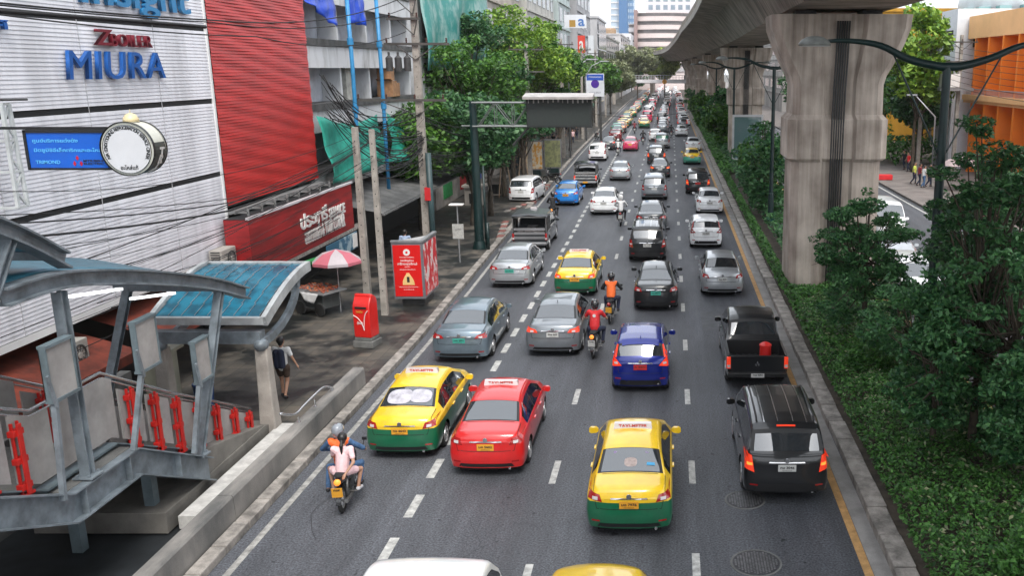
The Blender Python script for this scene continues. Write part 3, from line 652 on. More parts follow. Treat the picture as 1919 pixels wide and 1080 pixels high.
def curved(name, lab, uc, u0, u1, v0, Y, floors, m, mw, z0=8):
    a, b = PY(u0, v0, Y), PY(u1, v0, Y); h = a.z; w_ = b.x-a.x; t = thing(name, lab, 'building', (0,0,0)); n = 14; dep = w_*.28
    pts = [(a.x+w_*i/n, Y+dep*(1-math.sin(math.pi*(.12+.76*i/n)))) for i in range(n+1)]
    poly = pts+[(b.x, Y+dep+20),(a.x, Y+dep+20)]
    MB().prism(poly, 0, h, 'z').build('wall', m, t)
    fh = (h-z0)/floors
    for k in range(floors):
        z = z0+k*fh; poly = [(x, y-.25) for x, y in pts]+[(b.x-.5, Y+dep+5),(a.x+.5, Y+dep+5)]
        s = MB()
        for i in range(n):
            (x0, y0), (x1, y1) = pts[i], pts[i+1]; s.quad((x0,y0-.12,z+fh*.55),(x1,y1-.12,z+fh*.55),(x1,y1-.12,z+fh*.92),(x0,y0-.12,z+fh*.92))
        s.build('window_strip', mw, t)
        s = MB()
        for i in range(n):
            (x0, y0), (x1, y1) = pts[i], pts[i+1]; s.quad((x0,y0-.7,z+fh*.5),(x1,y1-.7,z+fh*.5),(x1,y1-.7,z-.02),(x0,y0-.7,z-.02)); s.quad((x0,y0-.7,z+fh*.5),(x1,y1-.7,z+fh*.5),(x1,y1,z+fh*.5),(x0,y0,z+fh*.5))
        s.build('balcony_band', m, t)
    return t, a, b, h
M_pink = mat('pink_render', (.60,.51,.49), .8, var=.08, scale=.1); M_fw = mat('far_window', (.10,.09,.09), .6, var=.3, scale=.3)
t, a, b, h = curved('curved_building', 'pale pink curved building with long balcony bands beside the viaduct', 0, 1194, 1290, 22, 420, 7, M_pink, M_fw)
MB().box(a.x-1.5,a.x,421,440,0,h+1).build('side_rib', mat('rib_brown', (.25,.17,.16), .8, var=.1), t)
curved('curved_building', 'lower pale curved building left of the tall pink one', 0, 1178, 1195, 44, 430, 6, mat('pale_render', (.58,.56,.58), .8, var=.06), M_fw)
t, w_, h_ = board('hotel_block', 'white block with large windows behind the pink curved building', 'building', 1210, 1300, -30, 40, 470, mat('pale_render', (.58,.56,.58)), th=20)
for i in range(6):
    for j in range(4): MB().box(w_*.06+w_*.155*i,w_*.06+w_*.155*i+w_*.09,-.1,0,h_*.1+j*h_*.22,h_*.1+j*h_*.22+h_*.13).build('window', mat('hotel_window', (.20,.25,.30), .3, var=.2, scale=.3), t)
t, w_, h_ = board('low_block', 'low grey white block with window band behind the trees in the centre', 'building', 1124, 1182, 62, 140, 380, mat('pale_render2', (.50,.50,.52), .8, var=.1), th=20)
for j in range(3): MB().box(w_*.05,w_*.95,-.1,0,h_*.62+j*h_*.12,h_*.67+j*h_*.12).build('window', M_fw, t)
t, w_, h_ = board('low_block', 'small pale building with square windows at the foot of the blue tower', 'building', 1124, 1146, 50, 140, 450, mat('pale_render', (.58,.56,.58)), th=20)
MB().box(w_*.4,w_*.75,-.1,0,h_*.7,h_*.85).build('window', M_fw, t)
t = thing('brown_tower_tank', 'small brown cylinder tank on the low white block', 'water tank', PY(1142, 72, 380)); MB().lathe([(2.6,-3),(2.8,3.5),(2.2,4)], n=14).build('tank', mat('tank_brown', (.30,.20,.12), .7, var=.2), t)
block('street_block', 'grey building hidden behind the far street trees on the left', -16, 222, 300, 17, (.40,.38,.36), 4, 8, 14)
block('street_block', 'pale building at the far end of the road left of the footbridge', -16, 310, 420, 20, (.52,.50,.50), 4, 8, 14)
# -------- right side background
M_or = mat('orange_wall', (.85,.22,.015), .75, var=.1, scale=.3); M_orc = mat('cream_orange', (.85,.48,.22), .8, var=.08, scale=.4); M_pur = mat('purple_shutter', (.10,.08,.16), .6, var=.2)
ob = thing('orange_building', 'bright orange building with recessed balconies and a cream roof band', 'building', (0,0,0)); XO = 26.5
MB().box(XO+1.8,XO+22,58,84,0,13.2).build('wall', M_or, ob)
MB().box(XO,XO+22,57.5,84.4,11.7,13.6).build('roof_band', M_orc, ob)
MB().box(XO-.1,XO+2,57.5,84.2,6.2,6.45).build('floor_slab', M_orc, ob)
for y in np.arange(58.5, 85, 3.4): MB().box(XO,XO+1.85,y-.15,y+.15,0,11.7).build('fin_wall', M_or, ob)
for y in np.arange(59, 82, 3.4):
    for z in (2.2, 7.2):
        w1 = MB().box(XO+1.72,XO+1.8,y+.7,y+1.7,z,z+2.3).build('window', M_pur, ob); MB().box(XO+1.66,XO+1.72,y+.62,y+.7,z-.1,z+2.4).box(XO+1.66,XO+1.72,y+1.7,y+1.78,z-.1,z+2.4).build('frame', M_wl, w1)
r = MB()
for y in np.arange(58, 84, .25): r.box(XO-.02,XO+.02,y,y+.03,6.45,7.35)
r.box(XO-.04,XO+.04,58,84.2,7.35,7.42); r.build('railing', mat('rail_grey', (.35,.35,.36)), ob)
MB().box(XO-.3,XO+1.6,58,84,6.46,6.9).build('parapet', M_orc, ob)
t = thing('white_house', 'white building corner with two small dark windows left of the orange building', 'building', (0,0,0))
MB().box(XO-1,XO+20,84.6,89.5,0,14.3).build('wall', mat('sign_white', (.62,.64,.68)), t)
for y in (85.6,): MB().box(XO-1.06,XO-.99,y,y+2.6,11.0,12.5).build('window', M_black, t)
for y in (85,): MB().box(XO+.5,XO+2.6,y-.45,y-.39,11,12.6).build('window', M_black, t)
MB().lathe([(9,0),(8.8,2.5),(7.6,5),(5,7),(2,8),(0,8.2)], (XO+14,104,14.2), 'z', 30).build('dome_roof', mat('dome_white', (.62,.64,.66), .4, var=.05), t, smooth=True)
g_ = MB()
for k in range(24):
    a = k*2*math.pi/24; g_.box(XO+14+9.2*math.cos(a)-.6,XO+14+9.2*math.cos(a)+.6,104+9.2*math.sin(a)-.6,104+9.2*math.sin(a)+.6,14.2,15.4)
g_.build('glass_railing', glass('teal_glass', (.12,.30,.30)), t)
block('pink_tower', 'pinkish brown high building rising behind the orange one', 42, 95, 130, 40, (.42,.33,.31), 9, 5, 25, sgn=-1)
block('street_block', 'grey white building seen between the first two piers', 27, 150, 190, 18, (.5,.5,.5), 5, 6, 14, sgn=-1)
t = block('yellow_building', 'yellow and red striped building seen beside the first pier', 24, 118, 140, 16, (.62,.32,.03), 4, 4, 12, sgn=-1)
for y in (119,124,129,134): MB().box(23.8,23.96,y,y+.9,0,16).build('red_stripe', mat('stripe_red', (.5,.05,.03), .6, var=.05), t)
block('street_block', 'dim grey building at the far right beyond the piers', 24, 200, 300, 22, (.42,.40,.38), 5, 8, 14, sgn=-1)

# market stalls and dark shop awnings along the far left pavement
random.seed(31)
sc_ = [('dark green',(.02,.08,.05)),('faded blue',(.06,.12,.20)),('dark red',(.22,.03,.02)),('grey',(.14,.14,.14)),('cream',(.38,.34,.26)),('dark brown',(.07,.045,.03))]
for i in range(14):
    y = 84+i*10.2; x = kl(y)-4.3-random.random()*.6; nm_, c = sc_[(i*5+i//3) % 6]
    t = thing('pavement_stall', 'pavement stall with a %s awning, number %d of the far left row' % (nm_, i+1), 'stall', (x, y, .15), 0, 'dark stalls in front of the far left shops')
    MB().box(-3,-.6,0,8.5,0,3.0).build('shop_body', M_black if i % 2 else M_dwall, t)
    MB().loft([[(-.7,0,2.9),(1.2,0,2.3),(1.2,0,2.2),(-.7,0,2.75)],[(-.7,8,2.9),(1.2,8,2.3),(1.2,8,2.2),(-.7,8,2.75)]]).build('awning', mat('stall_'+nm_.replace(' ','_'), c, .7, var=.3, scale=1.5), t)
    for yy in (.2, 4, 7.8): MB().box(1.05,1.12,yy,yy+.07,0,2.25).build('post', M_dark, t)
    MB().box(-.5,.7,.8,3.2,0,.85).box(-.4,.4,1,3,.85,1.3).build('counter', mat('stall_goods', (.25,.16,.12), .7, var=0, col2=(.03,.05,.06), scale=3.5, cpos=(.45,.55)), t)
# ================================================= skywalk stair, canopies, concrete barrier
M_steel = mat('painted_steel', (.17,.20,.225), .45, .15, var=.35, scale=2.5, bump=.1)
M_steeld = mat('painted_steel_dark', (.13,.17,.19), .5, .1, var=.25, scale=2)
M_panel = mat('parapet_panel', (.30,.285,.275), .8, var=.2, scale=1.5, bump=.15, bscale=60)
M_rp = mat('red_post_paint', (.48,.014,.010), .4, var=.15, scale=6)
M_rail = mat('stainless', (.55,.56,.58), .25, .8, var=.1)
M_rf = mat('teal_roof', (.02,.13,.19), .35, .2, var=0, col2=(.02,.06,.09), scale=3, cpos=(.35,.5), stretch=(1,1,1), bump=.15)
XN, XFAR = -10.0, -12.5
st = thing('skywalk_stair', 'steel skywalk stair with pale parapet panels and red posts coming down to the pavement', 'stairs', (0,0,0))
PB = [(9,4.65),(13.9,2.42),(15.85,2.42),(21.4,-.30)]                # foot of the parapet (Y,Z)
def zat(y, pts=PB): return float(np.interp(y, [p[0] for p in pts], [p[1] for p in pts]))
def ibeam(mb, poly, x, w_, h_, t=.03):
    """I section following a Y-Z polyline of the bottom flange"""
    for (y0, z0), (y1, z1) in zip(poly[:-1], poly[1:]):
        mb.prism([(y0,z0),(y1,z1),(y1,z1+t),(y0,z0+t)], x-w_/2, x+w_/2); mb.prism([(y0,z0+h_),(y1,z1+h_),(y1,z1+h_+t),(y0,z0+h_+t)], x-w_/2, x+w_/2)
        mb.prism([(y0,z0+t),(y1,z1+t),(y1,z1+h_),(y0,z0+h_)], x-.012, x+.012)
b1 = MB(); ibeam(b1, [(9,3.95),(14.0,1.70),(15.9,1.70),(18.45,.38)], XN, .30, .52)
for y, z in ((14.3,1.73),(15.6,1.73),(17.2,1.06)): b1.box(XN-.14,XN+.13,y,y+.02,z,z+.49)
b1.build('outer_stringer', M_steel, st)
b2 = MB(); ibeam(b2, [(9,4.25),(13.9,2.04),(15.85,2.04),(18.7,.66)], XN-.32, .22, .30); b2.build('upper_stringer', M_steeld, st)
b3 = MB(); ibeam(b3, [(9,3.95),(14.0,1.70),(15.9,1.70),(18.45,.38)], XFAR+.1, .30, .52); b3.build('far_stringer', M_steeld, st)
# ledge between stringers, treads and landing
MB().prism([(14.0,2.2),(15.9,2.2),(15.9,2.26),(14.0,2.26)], XFAR, XN-.02).build('landing', M_concd, st)
tr = MB()
for k in range(16): z = 2.2-k*.15; tr.box(XFAR+.2,XN-.4,15.9+k*.31,15.9+k*.31+.33,z-.2,z-.0)
for k in range(14): z = 2.35+k*.15; tr.box(XFAR+.2,XN-.4,13.9-(k+1)*.31,13.9-k*.31+.02,z-.15,z)
tr.build('tread_flight', M_conc, st)
# parapets: panels between red posts, both sides
def parapet(x, face, ys, nm):
    for a, b in zip(ys[:-1], ys[1:]):
        if b <= a: continue
        hb = 1.22 if b < 17 else 1.05
        za, zb = zat(a+.08), zat(b-.08)
        brk = [y for y in (13.9, 15.85) if a < y < b]; yy = [a+.08]+brk+[b-.08]
        mb = MB()
        for p, q in zip(yy[:-1], yy[1:]): mb.prism([(p,zat(p)+.05),(q,zat(q)+.05),(q,zat(q)+hb),(p,zat(p)+hb)], x-.02, x+.02)
        mb.build('parapet_panel', M_panel, st)
parapet(XN-.33, 1, [9.5,11,12.4,13.35,14.4,16.15,17.0,17.9,18.8,19.7,20.55,21.2], '')
parapet(XFAR+.1, 1, [9.5,11,12.4,13.7,15.3,16.5,17.7,18.9,20.1,21.2], '')
def redpost(x, y, tilt=0, s=1):
    mb = MB(); z = zat(y)-.12; h = 1.22
    for dx in (.05,):
        mb.bar((x+dx+.03,y-.07,z),(x+dx+.03,y-.07+tilt,z+h),.03,.05); mb.bar((x+dx+.03,y+.07,z),(x+dx+.03,y+.07+tilt,z+h),.03,.05)
        mb.bar((x+dx+.1,y,z),(x+dx+.1,y+tilt,z+h*.98),.10,.03)
    for t_ in (.12,.48,.86): mb.box(x+.03,x+.14,y-.12+tilt*t_,y+.12+tilt*t_,z+h*t_-.05,z+h*t_+.05)
    mb.box(x,x+.14,y-.15,y+.15,z-.03,z+.02)
    mb.build('red_post', M_rp, st, bevel=.008)
for y in (12.75,13.45,16.45,17.2,17.95,18.75,19.5,20.3,21.0): redpost(XN-.33, y)
for y in (13.3,14.6,15.6,17.0,18.3,19.6,20.9): redpost(XFAR+.1, y)
rl = MB()
for x in (XN-.33, XFAR+.1):
    pts = [(x,y,zat(y)+(1.32 if y < 17 else 1.2)) for y in (9.5,13.9,15.8,18,21.3)]
    rl.tube(pts, .03, 8); rl.tube([(a,b,c-.1) for a,b,c in pts], .018, 6)
rl.build('handrail', M_rail, st, smooth=True)
# concrete foot of the stair
M_foot = mat('stair_concrete', (.16,.15,.135), .85, var=.3, scale=1.2, bump=.25, bscale=20, speck=.12)
sb = MB(); sb.prism([(16.7,.05),(21.9,.05),(21.9,.4),(21.2,.5),(16.7,.5)], -12.7, XN-.02); sb.prism([(18.3,.5),(21.3,.5),(21.3,.22+.3),(18.7,1.05),(18.3,1.0)], XN-.36, XN-.05)
sb.build('concrete_foot', M_foot, st, bevel=.02)
MB().box(-11.5,-11.3,16.0,16.2,.02,2.0).build('support_column', M_steeld, st); MB().box(-10.6,-10.4,17.0,17.2,.5,1.6).build('support_column', M_steeld, st)
MB().box(-9.9,-9.42,16.9,21.9,.05,.33).build('white_step', mat('white_tile', (.50,.49,.47), .6, var=.2, scale=5), st)
# dark retaining wall behind the yard
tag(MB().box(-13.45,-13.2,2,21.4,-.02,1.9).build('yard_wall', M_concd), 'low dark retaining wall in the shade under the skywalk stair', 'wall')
# roadside barrier with handrail
bt = thing('road_barrier', 'long low concrete barrier wall between the road and the skywalk stair', 'barrier', (0,0,0))
for a, b in ((6,13.0),(13.02,17.15),(17.17,25.4)):
    MB().prism([(-9.22,.05),(-8.86,.05),(-8.88,.62),(-8.91,.66),(-9.19,.66),(-9.22,.62)], a, b, 'y').build('wall_segment', streaky('barrier_concrete_%d' % int(a), (.30,.28,.26), (.10,.10,.098)), bt)
hr = thing('wall_handrail', 'bent stainless handrail fixed along the top of the concrete barrier', 'handrail', (0,0,0))
p = [PX(525,776,-9.15),PX(552,777,-9.15),PX(568,762,-9.15),PX(590,740,-9.1),PX(607,726,-9.1),PX(622,727,-9.1),PX(625,733,-9.1)]
MB().tube(smooth_pts(p, 4), .03, 8).build('rail', M_rail, hr, smooth=True)
for u, v in ((560,790),(590,756),(622,735)):
    q = PX(u, v, -9.1); MB().tube([(q.x,q.y,.64),(q.x,q.y,q.z+.12)], .02, 6).lathe([(.05,.665),(.05,.68),(0,.68)], (q.x,q.y,0), 'z', 8).build('bracket', M_rail, hr)
# canopies
def canopy(name, lab, crv, cols, rise=.38, wdt=2.6, par=None):
    t = thing(name, lab, 'canopy', (0,0,0)); pts = smooth_pts([(XN,y,z) for y, z in crv], 5)
    e = MB()
    for a, b in zip(pts[:-1], pts[1:]):
        for dx, w_, o, h_ in ((0,.26,0,.035),(0,.26,-.25,.035),(.0,.03,-.125,.22)): e.bar(a+Vector((dx,0,o)), b+Vector((dx,0,o)), w_, h_)
    e.build('edge_beam', M_steel, t)
    rf = MB(); n = 6
    for i in range(len(pts)):
        for j in range(n+1):
            s = j/n; rf.v.append((XN-.15-s*wdt, pts[i].y, pts[i].z+.03+float(np.interp(pts[i].y, [14,16,18,20.5], [.03,.12,.30,.50]))*s))
    for i in range(len(pts)-1):
        for j in range(n): k = i*(n+1)+j; rf.f.append((k,k+1,k+n+2,k+n+1)); rf.m.append(0)
    o = rf.build('roof_sheet', M_rf, t, smooth=True); so = o.modifiers.new('thickness', 'SOLIDIFY'); so.thickness = .04; so.offset = -1
    for i in range(2, len(pts), 4): MB().bar(pts[i]+Vector((-.15,0,-.12)), pts[i]+Vector((-wdt,0,-.12)), .08, .14).build('rafter', M_steel, t)
    for i in range(4, len(pts)-9, 6):
        l = MB().bar(pts[i]+Vector((-.9,-.4,-.42)), pts[min(i+3, len(pts)-1)]+Vector((-.9,.3,-.42)), .07, .05); l.build('tube_light', LAMP, t)
    for (x, y0, z0, y1, z1) in cols:
        c = MB(); a = Vector((x,y0,z0)); b = Vector((x,y1,z1))
        for sgn in (-1, 1): c.bar(a+Vector((0,sgn*.075,0)), b+Vector((0,sgn*.075,0)), .17, .022, (0,1,0))
        c.bar(a, b, .03, .15, (0,1,0)); c.bar(a+Vector((0,0,.0)), a+Vector((0,0,.03)), .34, .34, (0,1,0))
        for sx in (-.1,.1):
            for sy in (-.13,.13): c.box(x+sx-.02,x+sx+.02,y0+sy-.02,y0+sy+.02,z0+.02,z0+.07)
        c.build('column', M_steel, t)
    return t
LAMP = mat('tube_lamp', (.95,.97,1.0), .5, var=0, emit=1.6)
canopy('stair_canopy', 'arched steel canopy with teal roof over the middle of the skywalk stair', [(13.3,5.9),(14.65,5.86),(16.4,5.52),(18.1,5.08),(19.6,4.62),(21.0,4.08)],
       [(XN,14.6,2.28,14.6,5.55),(XN,18.15,1.1,19.8,4.3),(XFAR,19.0,1.6,20.7,4.35),(XFAR,14.6,2.28,14.6,5.6)])
canopy('stair_canopy', 'upper steel canopy piece cut off by the left edge of the picture', [(9.5,8.4),(11.5,7.8),(13.6,6.88),(14.85,6.15)], [(XN,11.6,3.8,13.7,6.6),(XFAR,11.6,3.8,13.6,6.6)])
# entrance canopy with glazed teal roof
ec = thing('entrance_canopy', 'curved entrance canopy with a ribbed teal glass roof on a tapered concrete column', 'canopy', (0,0,0))
A = [Vector(q) for q in ((-12.7,21.6,3.15),(-9.95,21.6,3.15),(-9.95,24.7,3.85),(-12.7,24.7,3.85))]
rf = MB(); nu, nv = 6, 10
for i in range(nv+1):
    t_ = i/nv; y = 21.7+2.9*t_; z = 3.2+.7*math.sin(t_*math.pi/2)
    for j in range(nu+1): rf.v.append((-12.6+2.55*j/nu, y, z))
for i in range(nv):
    for j in range(nu): k = i*(nu+1)+j; rf.f.append((k,k+1,k+nu+2,k+nu+1)); rf.m.append(0)
o = rf.build('roof_glass', mat('teal_glass_roof', (.015,.15,.23), .14, .1, var=0, col2=(.012,.075,.12), scale=2.5, cpos=(.4,.55)), ec, smooth=True)
rb_ = MB()
for k in range(9):
    rb_ = MB(); x = -12.6+k*.32
    for i in range(6):
        t0, t1 = i/6, (i+1)/6; rb_.bar((x,21.7+2.9*t0,3.225+.7*math.sin(t0*math.pi/2)),(x+.04,21.7+2.9*t1,3.225+.7*math.sin(t1*math.pi/2)),.012,.015)
    rb_.build('roof_rib', M_steel, ec)
fr = MB(); fr.box(-12.75,-9.9,21.55,21.7,3.02,3.2); fr.box(-12.75,-9.9,24.6,24.75,3.75,3.95)
for i in range(8):
    t0, t1 = i/8, (i+1)/8
    for x in (-9.9,-12.68): fr.bar((x,21.6+3*t0,3.1+.75*math.sin(t0*math.pi/2)),(x,21.6+3*t1,3.1+.75*math.sin(t1*math.pi/2)),.12,.26)
fr.build('white_frame', mat('frame_white', (.36,.38,.39), .5, var=.25), ec)
dm = MB(); dm.box(-12.9,-10.0,21.5,21.8,2.55,2.85); dm.build('cross_beam', M_steel, ec)
br = MB()
for x in (-10.0,-12.5):
    for i in range(6):
        a0, a1 = R(15*i), R(15*(i+1)); br.bar((x,22.0+2.4*math.sin(a0)*1.0-.4,2.55+1.15*(1-math.cos(a0))),(x,22.0+2.4*math.sin(a1)-.4,2.55+1.15*(1-math.cos(a1))),.12,.2)
br.build('curved_bracket', M_steel, ec)
for x, nm in ((-10.05,''),(-12.55,'')):
    MB().loft([[(x-a,21.7-a,z),(x+a,21.7-a,z),(x+a,21.7+a,z),(x-a,21.7+a,z)] for a, z in ((.21,.1),(.17,1.2),(.15,2.4))]).build('concrete_column', M_conc, ec, bevel=.03)
    MB().lathe([(.06,-.2),(.15,-.1),(.17,0),(.15,.1),(.06,.2)], (x+.02,21.6,2.5), 'y', 12).build('pivot', M_steel, ec, smooth=True)
# light boards on slanted posts
def lboard(y0, y1, zt, zb, yp, zp, lab):
    t = thing('light_board', lab, 'board', (0,0,0), group='pale boards on thin steel posts along the stair')
    x = XN+.12
    MB().box(x-.04,x+.04,y0,y1,zb,zt).build('panel', M_panel, t)
    f = MB(); f.box(x-.07,x+.07,y0-.03,y1+.03,zt,zt+.05); f.box(x-.07,x+.07,y0-.03,y1+.03,zb-.05,zb); f.box(x-.06,x-.045,y0-.03,y0,zb,zt); f.box(x-.06,x+.06,y0-.03,y0,zb,zt); f.box(x-.06,x+.06,y1,y1+.03,zb,zt); f.build('frame', M_steeld, t)
    MB().bar((x,yp,zp),(x+.02,y0+.05,zb-.02),.09,.07,(0,1,0)).bar((x+.09,y0,zb-.1),(x+.09,y0-.12,zb+.45),.04,.05,(0,1,0)).build('post', M_steel, t)
lboard(13.83,14.45,4.80,3.94,13.75,2.25,'pale board on a slanted post farthest left on the skywalk stair')
lboard(16.25,16.9,4.52,3.62,15.75,2.25,'pale board on a slanted post in the middle, between the two leaning columns')
lboard(18.2,18.75,3.55,2.72,17.75,1.32,'pale board on a slanted post nearest the leaning column on the right')
# pale cupboard and blue bin by the stair
tag(MB().box(-13.2,-12.75,21.9,22.7,.15,2.1).box(-13.3,-12.6,21.85,22.8,2.1,2.18).build('kiosk_cabinet', mat('cream_paint', (.33,.33,.26), .6, var=.15)), 'cream cabinet with a flat top standing behind the stair in the shade', 'cabinet')
t = tag(MB().lathe([(.2,0),(.26,.7),(.28,.75),(.25,.78)], n=16).build('blue_bin', mat('blue_plastic', (.02,.08,.28), .4, var=.1), smooth=30), 'dark blue plastic bin between the cream cabinet and the concrete column', 'bin'); t.location = (-12.5, 23.3, .15)

# the skywalk the picture is taken from, and its link to the stair (behind and below the camera)
sw_ = thing('skywalk', 'elevated pedestrian skywalk deck joining the top of the stair', 'footbridge', (0,0,0))
MB().box(-40,30,-4.5,.2,6.7,7.25).build('deck', M_conc, sw_); MB().box(-16.5,-9.9,.2,7.4,6.3,6.7).build('stair_link', M_concd, sw_)
MB().box(-40,30,-4.3,-.6,10.6,10.75).build('roof', M_steeld, sw_)
for x in (-30,-20,14,24): MB().box(x-.12,x+.12,-4.2,-4.0,7.25,10.6).build('roof_post', M_steel, sw_)
# ================================================= cars
M_glass = glass('car_glass', (.010,.013,.016), .02, 1.75); M_screen = glass('car_rear_screen', (.02,.026,.032), .03, 1.9)
M_glassb = glass('car_glass_pale', (.10,.12,.14), .05, 1.8)
M_trim = mat('black_trim', (.012,.012,.013), .45, var=.1)
M_tyre = mat('tyre_rubber', (.018,.018,.018), .85, var=.2, scale=20)
M_rim = mat('alloy_rim', (.38,.38,.39), .3, .7, var=.1)
M_under = mat('underbody_black', (.006,.006,.006), .9, var=0)
M_chrome = mat('chrome', (.65,.65,.66), .15, .9, var=0)
M_tail = mat('tail_lens_red', (.32,.012,.012), .15, coat=1, var=.1, scale=8)
M_tailon = mat('tail_lens_lit', (.75,.05,.02), .2, var=0, emit=.28)
M_tailor = mat('tail_lens_orange_lit', (1.0,.28,.04), .2, var=0, emit=.55)
M_lensw = mat('reverse_lens', (.55,.5,.5), .15, coat=1, var=0)
M_amb = mat('amber_lens', (.75,.22,.03), .2, coat=1, var=0)
M_seam = mat('panel_gap', (.01,.01,.01), .7, var=0)
M_plate = {k: mat('plate_'+k, c, .45, var=.03) for k, c in dict(white=(.55,.55,.53), yellow=(.70,.33,.03), red=(.50,.02,.02), green=(.05,.36,.28)).items()}
M_ink = mat('plate_ink', (.02,.02,.02), .5, var=0)
def paint(name, c, metal=.0, rough=.28):
    return mat('paint_'+name, c, rough, metal, var=.10, scale=2.5, coat=.9, spec=.5)
PT = dict(yellow=paint('yellow', (.80,.52,.015)), green=paint('green', (.006,.11,.05)), red=paint('red', (.55,.012,.012)), blue=paint('blue', (.004,.016,.21), .3, .25), sky=paint('sky_blue', (.01,.20,.62), .1),
  black=paint('black', (.012,.013,.015), .2), white=paint('white', (.80,.81,.82)), silver=paint('silver', (.42,.44,.46), .55, .3), grey=paint('grey', (.20,.22,.24), .5, .3), camry=paint('blue_grey', (.16,.21,.25), .5, .3),
  dark=paint('dark_grey', (.045,.05,.055), .3), pink=paint('pink', (.58,.03,.10)), maroon=paint('maroon', (.16,.015,.02), .2), cream=paint('cream_yellow', (.78,.60,.16)), lgreen=paint('pale_green', (.05,.32,.22)), orange=paint('orange', (.70,.22,.02)))
def sm(xs, ys, q, k=.05):
    return np.mean([np.interp(q+d, xs, ys) for d in (-k,-k/2,0,k/2,k)], axis=0)
KINDS = dict(
 sedan=dict(L=4.6,W=1.76,top=[(0,.80),(.025,.94),(.07,1.01),(.18,1.05),(.70,1.09),(.74,1.095),(1.40,1.395),(1.8,1.455),(2.5,1.47),(2.85,1.44),(3.62,1.05),(4.15,.95),(4.48,.82),(4.6,.62)],belt=[(0,.80),(.2,.92),(1,.94),(3.5,.92),(4.6,.7)],rw=(.76,1.36),ws=(2.9,3.52),sw=(1.0,3.42),bp=2.15,roof=.66,deck=.86,wh=(.98,3.62),r=.31,base=.27,hatch=0),
 bigsedan=dict(L=4.85,W=1.83,top=[(0,.82),(.025,.96),(.07,1.04),(.18,1.08),(.74,1.11),(.78,1.115),(1.48,1.41),(1.9,1.47),(2.7,1.485),(3.05,1.45),(3.85,1.06),(4.4,.96),(4.72,.83),(4.85,.62)],belt=[(0,.82),(.2,.94),(1,.96),(3.7,.93),(4.85,.7)],rw=(.80,1.44),ws=(3.1,3.75),sw=(1.05,3.62),bp=2.3,roof=.67,deck=.87,wh=(1.05,3.83),r=.325,base=.27,hatch=0),
 suv=dict(L=4.6,W=1.85,top=[(0,.90),(.02,1.06),(.06,1.14),(.09,1.17),(.40,1.60),(.55,1.68),(1.0,1.72),(2.0,1.745),(2.8,1.70),(3.0,1.66),(3.66,1.19),(4.25,1.06),(4.5,.92),(4.6,.7)],belt=[(0,.90),(.15,1.06),(1,1.06),(3.5,1.02),(4.6,.8)],rw=(.10,.39),ws=(3.03,3.6),sw=(.45,3.5),bp=2.0,roof=.72,deck=.90,wh=(.93,3.68),r=.355,base=.33,hatch=1),
 hatch=dict(L=4.0,W=1.70,top=[(0,.84),(.02,.98),(.06,1.05),(.09,1.08),(.40,1.42),(.55,1.48),(1.0,1.52),(1.7,1.535),(2.3,1.47),(2.5,1.43),(3.2,1.06),(3.65,.93),(3.9,.8),(4.0,.6)],belt=[(0,.84),(.15,.97),(1,.97),(3.1,.93),(4.0,.7)],rw=(.10,.39),ws=(2.5,3.1),sw=(.5,3.02),bp=1.7,roof=.70,deck=.9,wh=(.62,3.15),r=.30,base=.25,hatch=1),
 van=dict(L=4.8,W=1.78,top=[(0,.95),(.02,1.1),(.05,1.2),(.08,1.24),(.28,1.80),(.42,1.93),(1.0,1.97),(3.2,1.95),(3.5,1.86),(4.25,1.2),(4.55,1.05),(4.72,.9),(4.8,.7)],belt=[(0,.95),(.12,1.1),(1,1.12),(4.1,1.06),(4.8,.8)],rw=(.09,.27),ws=(3.55,4.18),sw=(.4,4.05),bp=2.2,roof=.80,deck=.92,wh=(.85,3.9),r=.33,base=.28,hatch=1),
 cab=dict(L=5.1,W=1.80,y0=1.58,top=[(1.58,1.05),(1.62,1.12),(1.66,1.16),(1.98,1.60),(2.15,1.68),(2.5,1.72),(3.0,1.72),(3.3,1.66),(3.98,1.18),(4.7,1.08),(5.0,.95),(5.1,.75)],belt=[(1.58,1.05),(1.7,1.07),(3.8,1.05),(5.1,.8)],rw=(1.68,1.97),ws=(3.33,3.92),sw=(2.0,3.8),bp=2.85,roof=.72,deck=.90,wh=(.0,4.05),r=.36,base=.42,hatch=1),
)
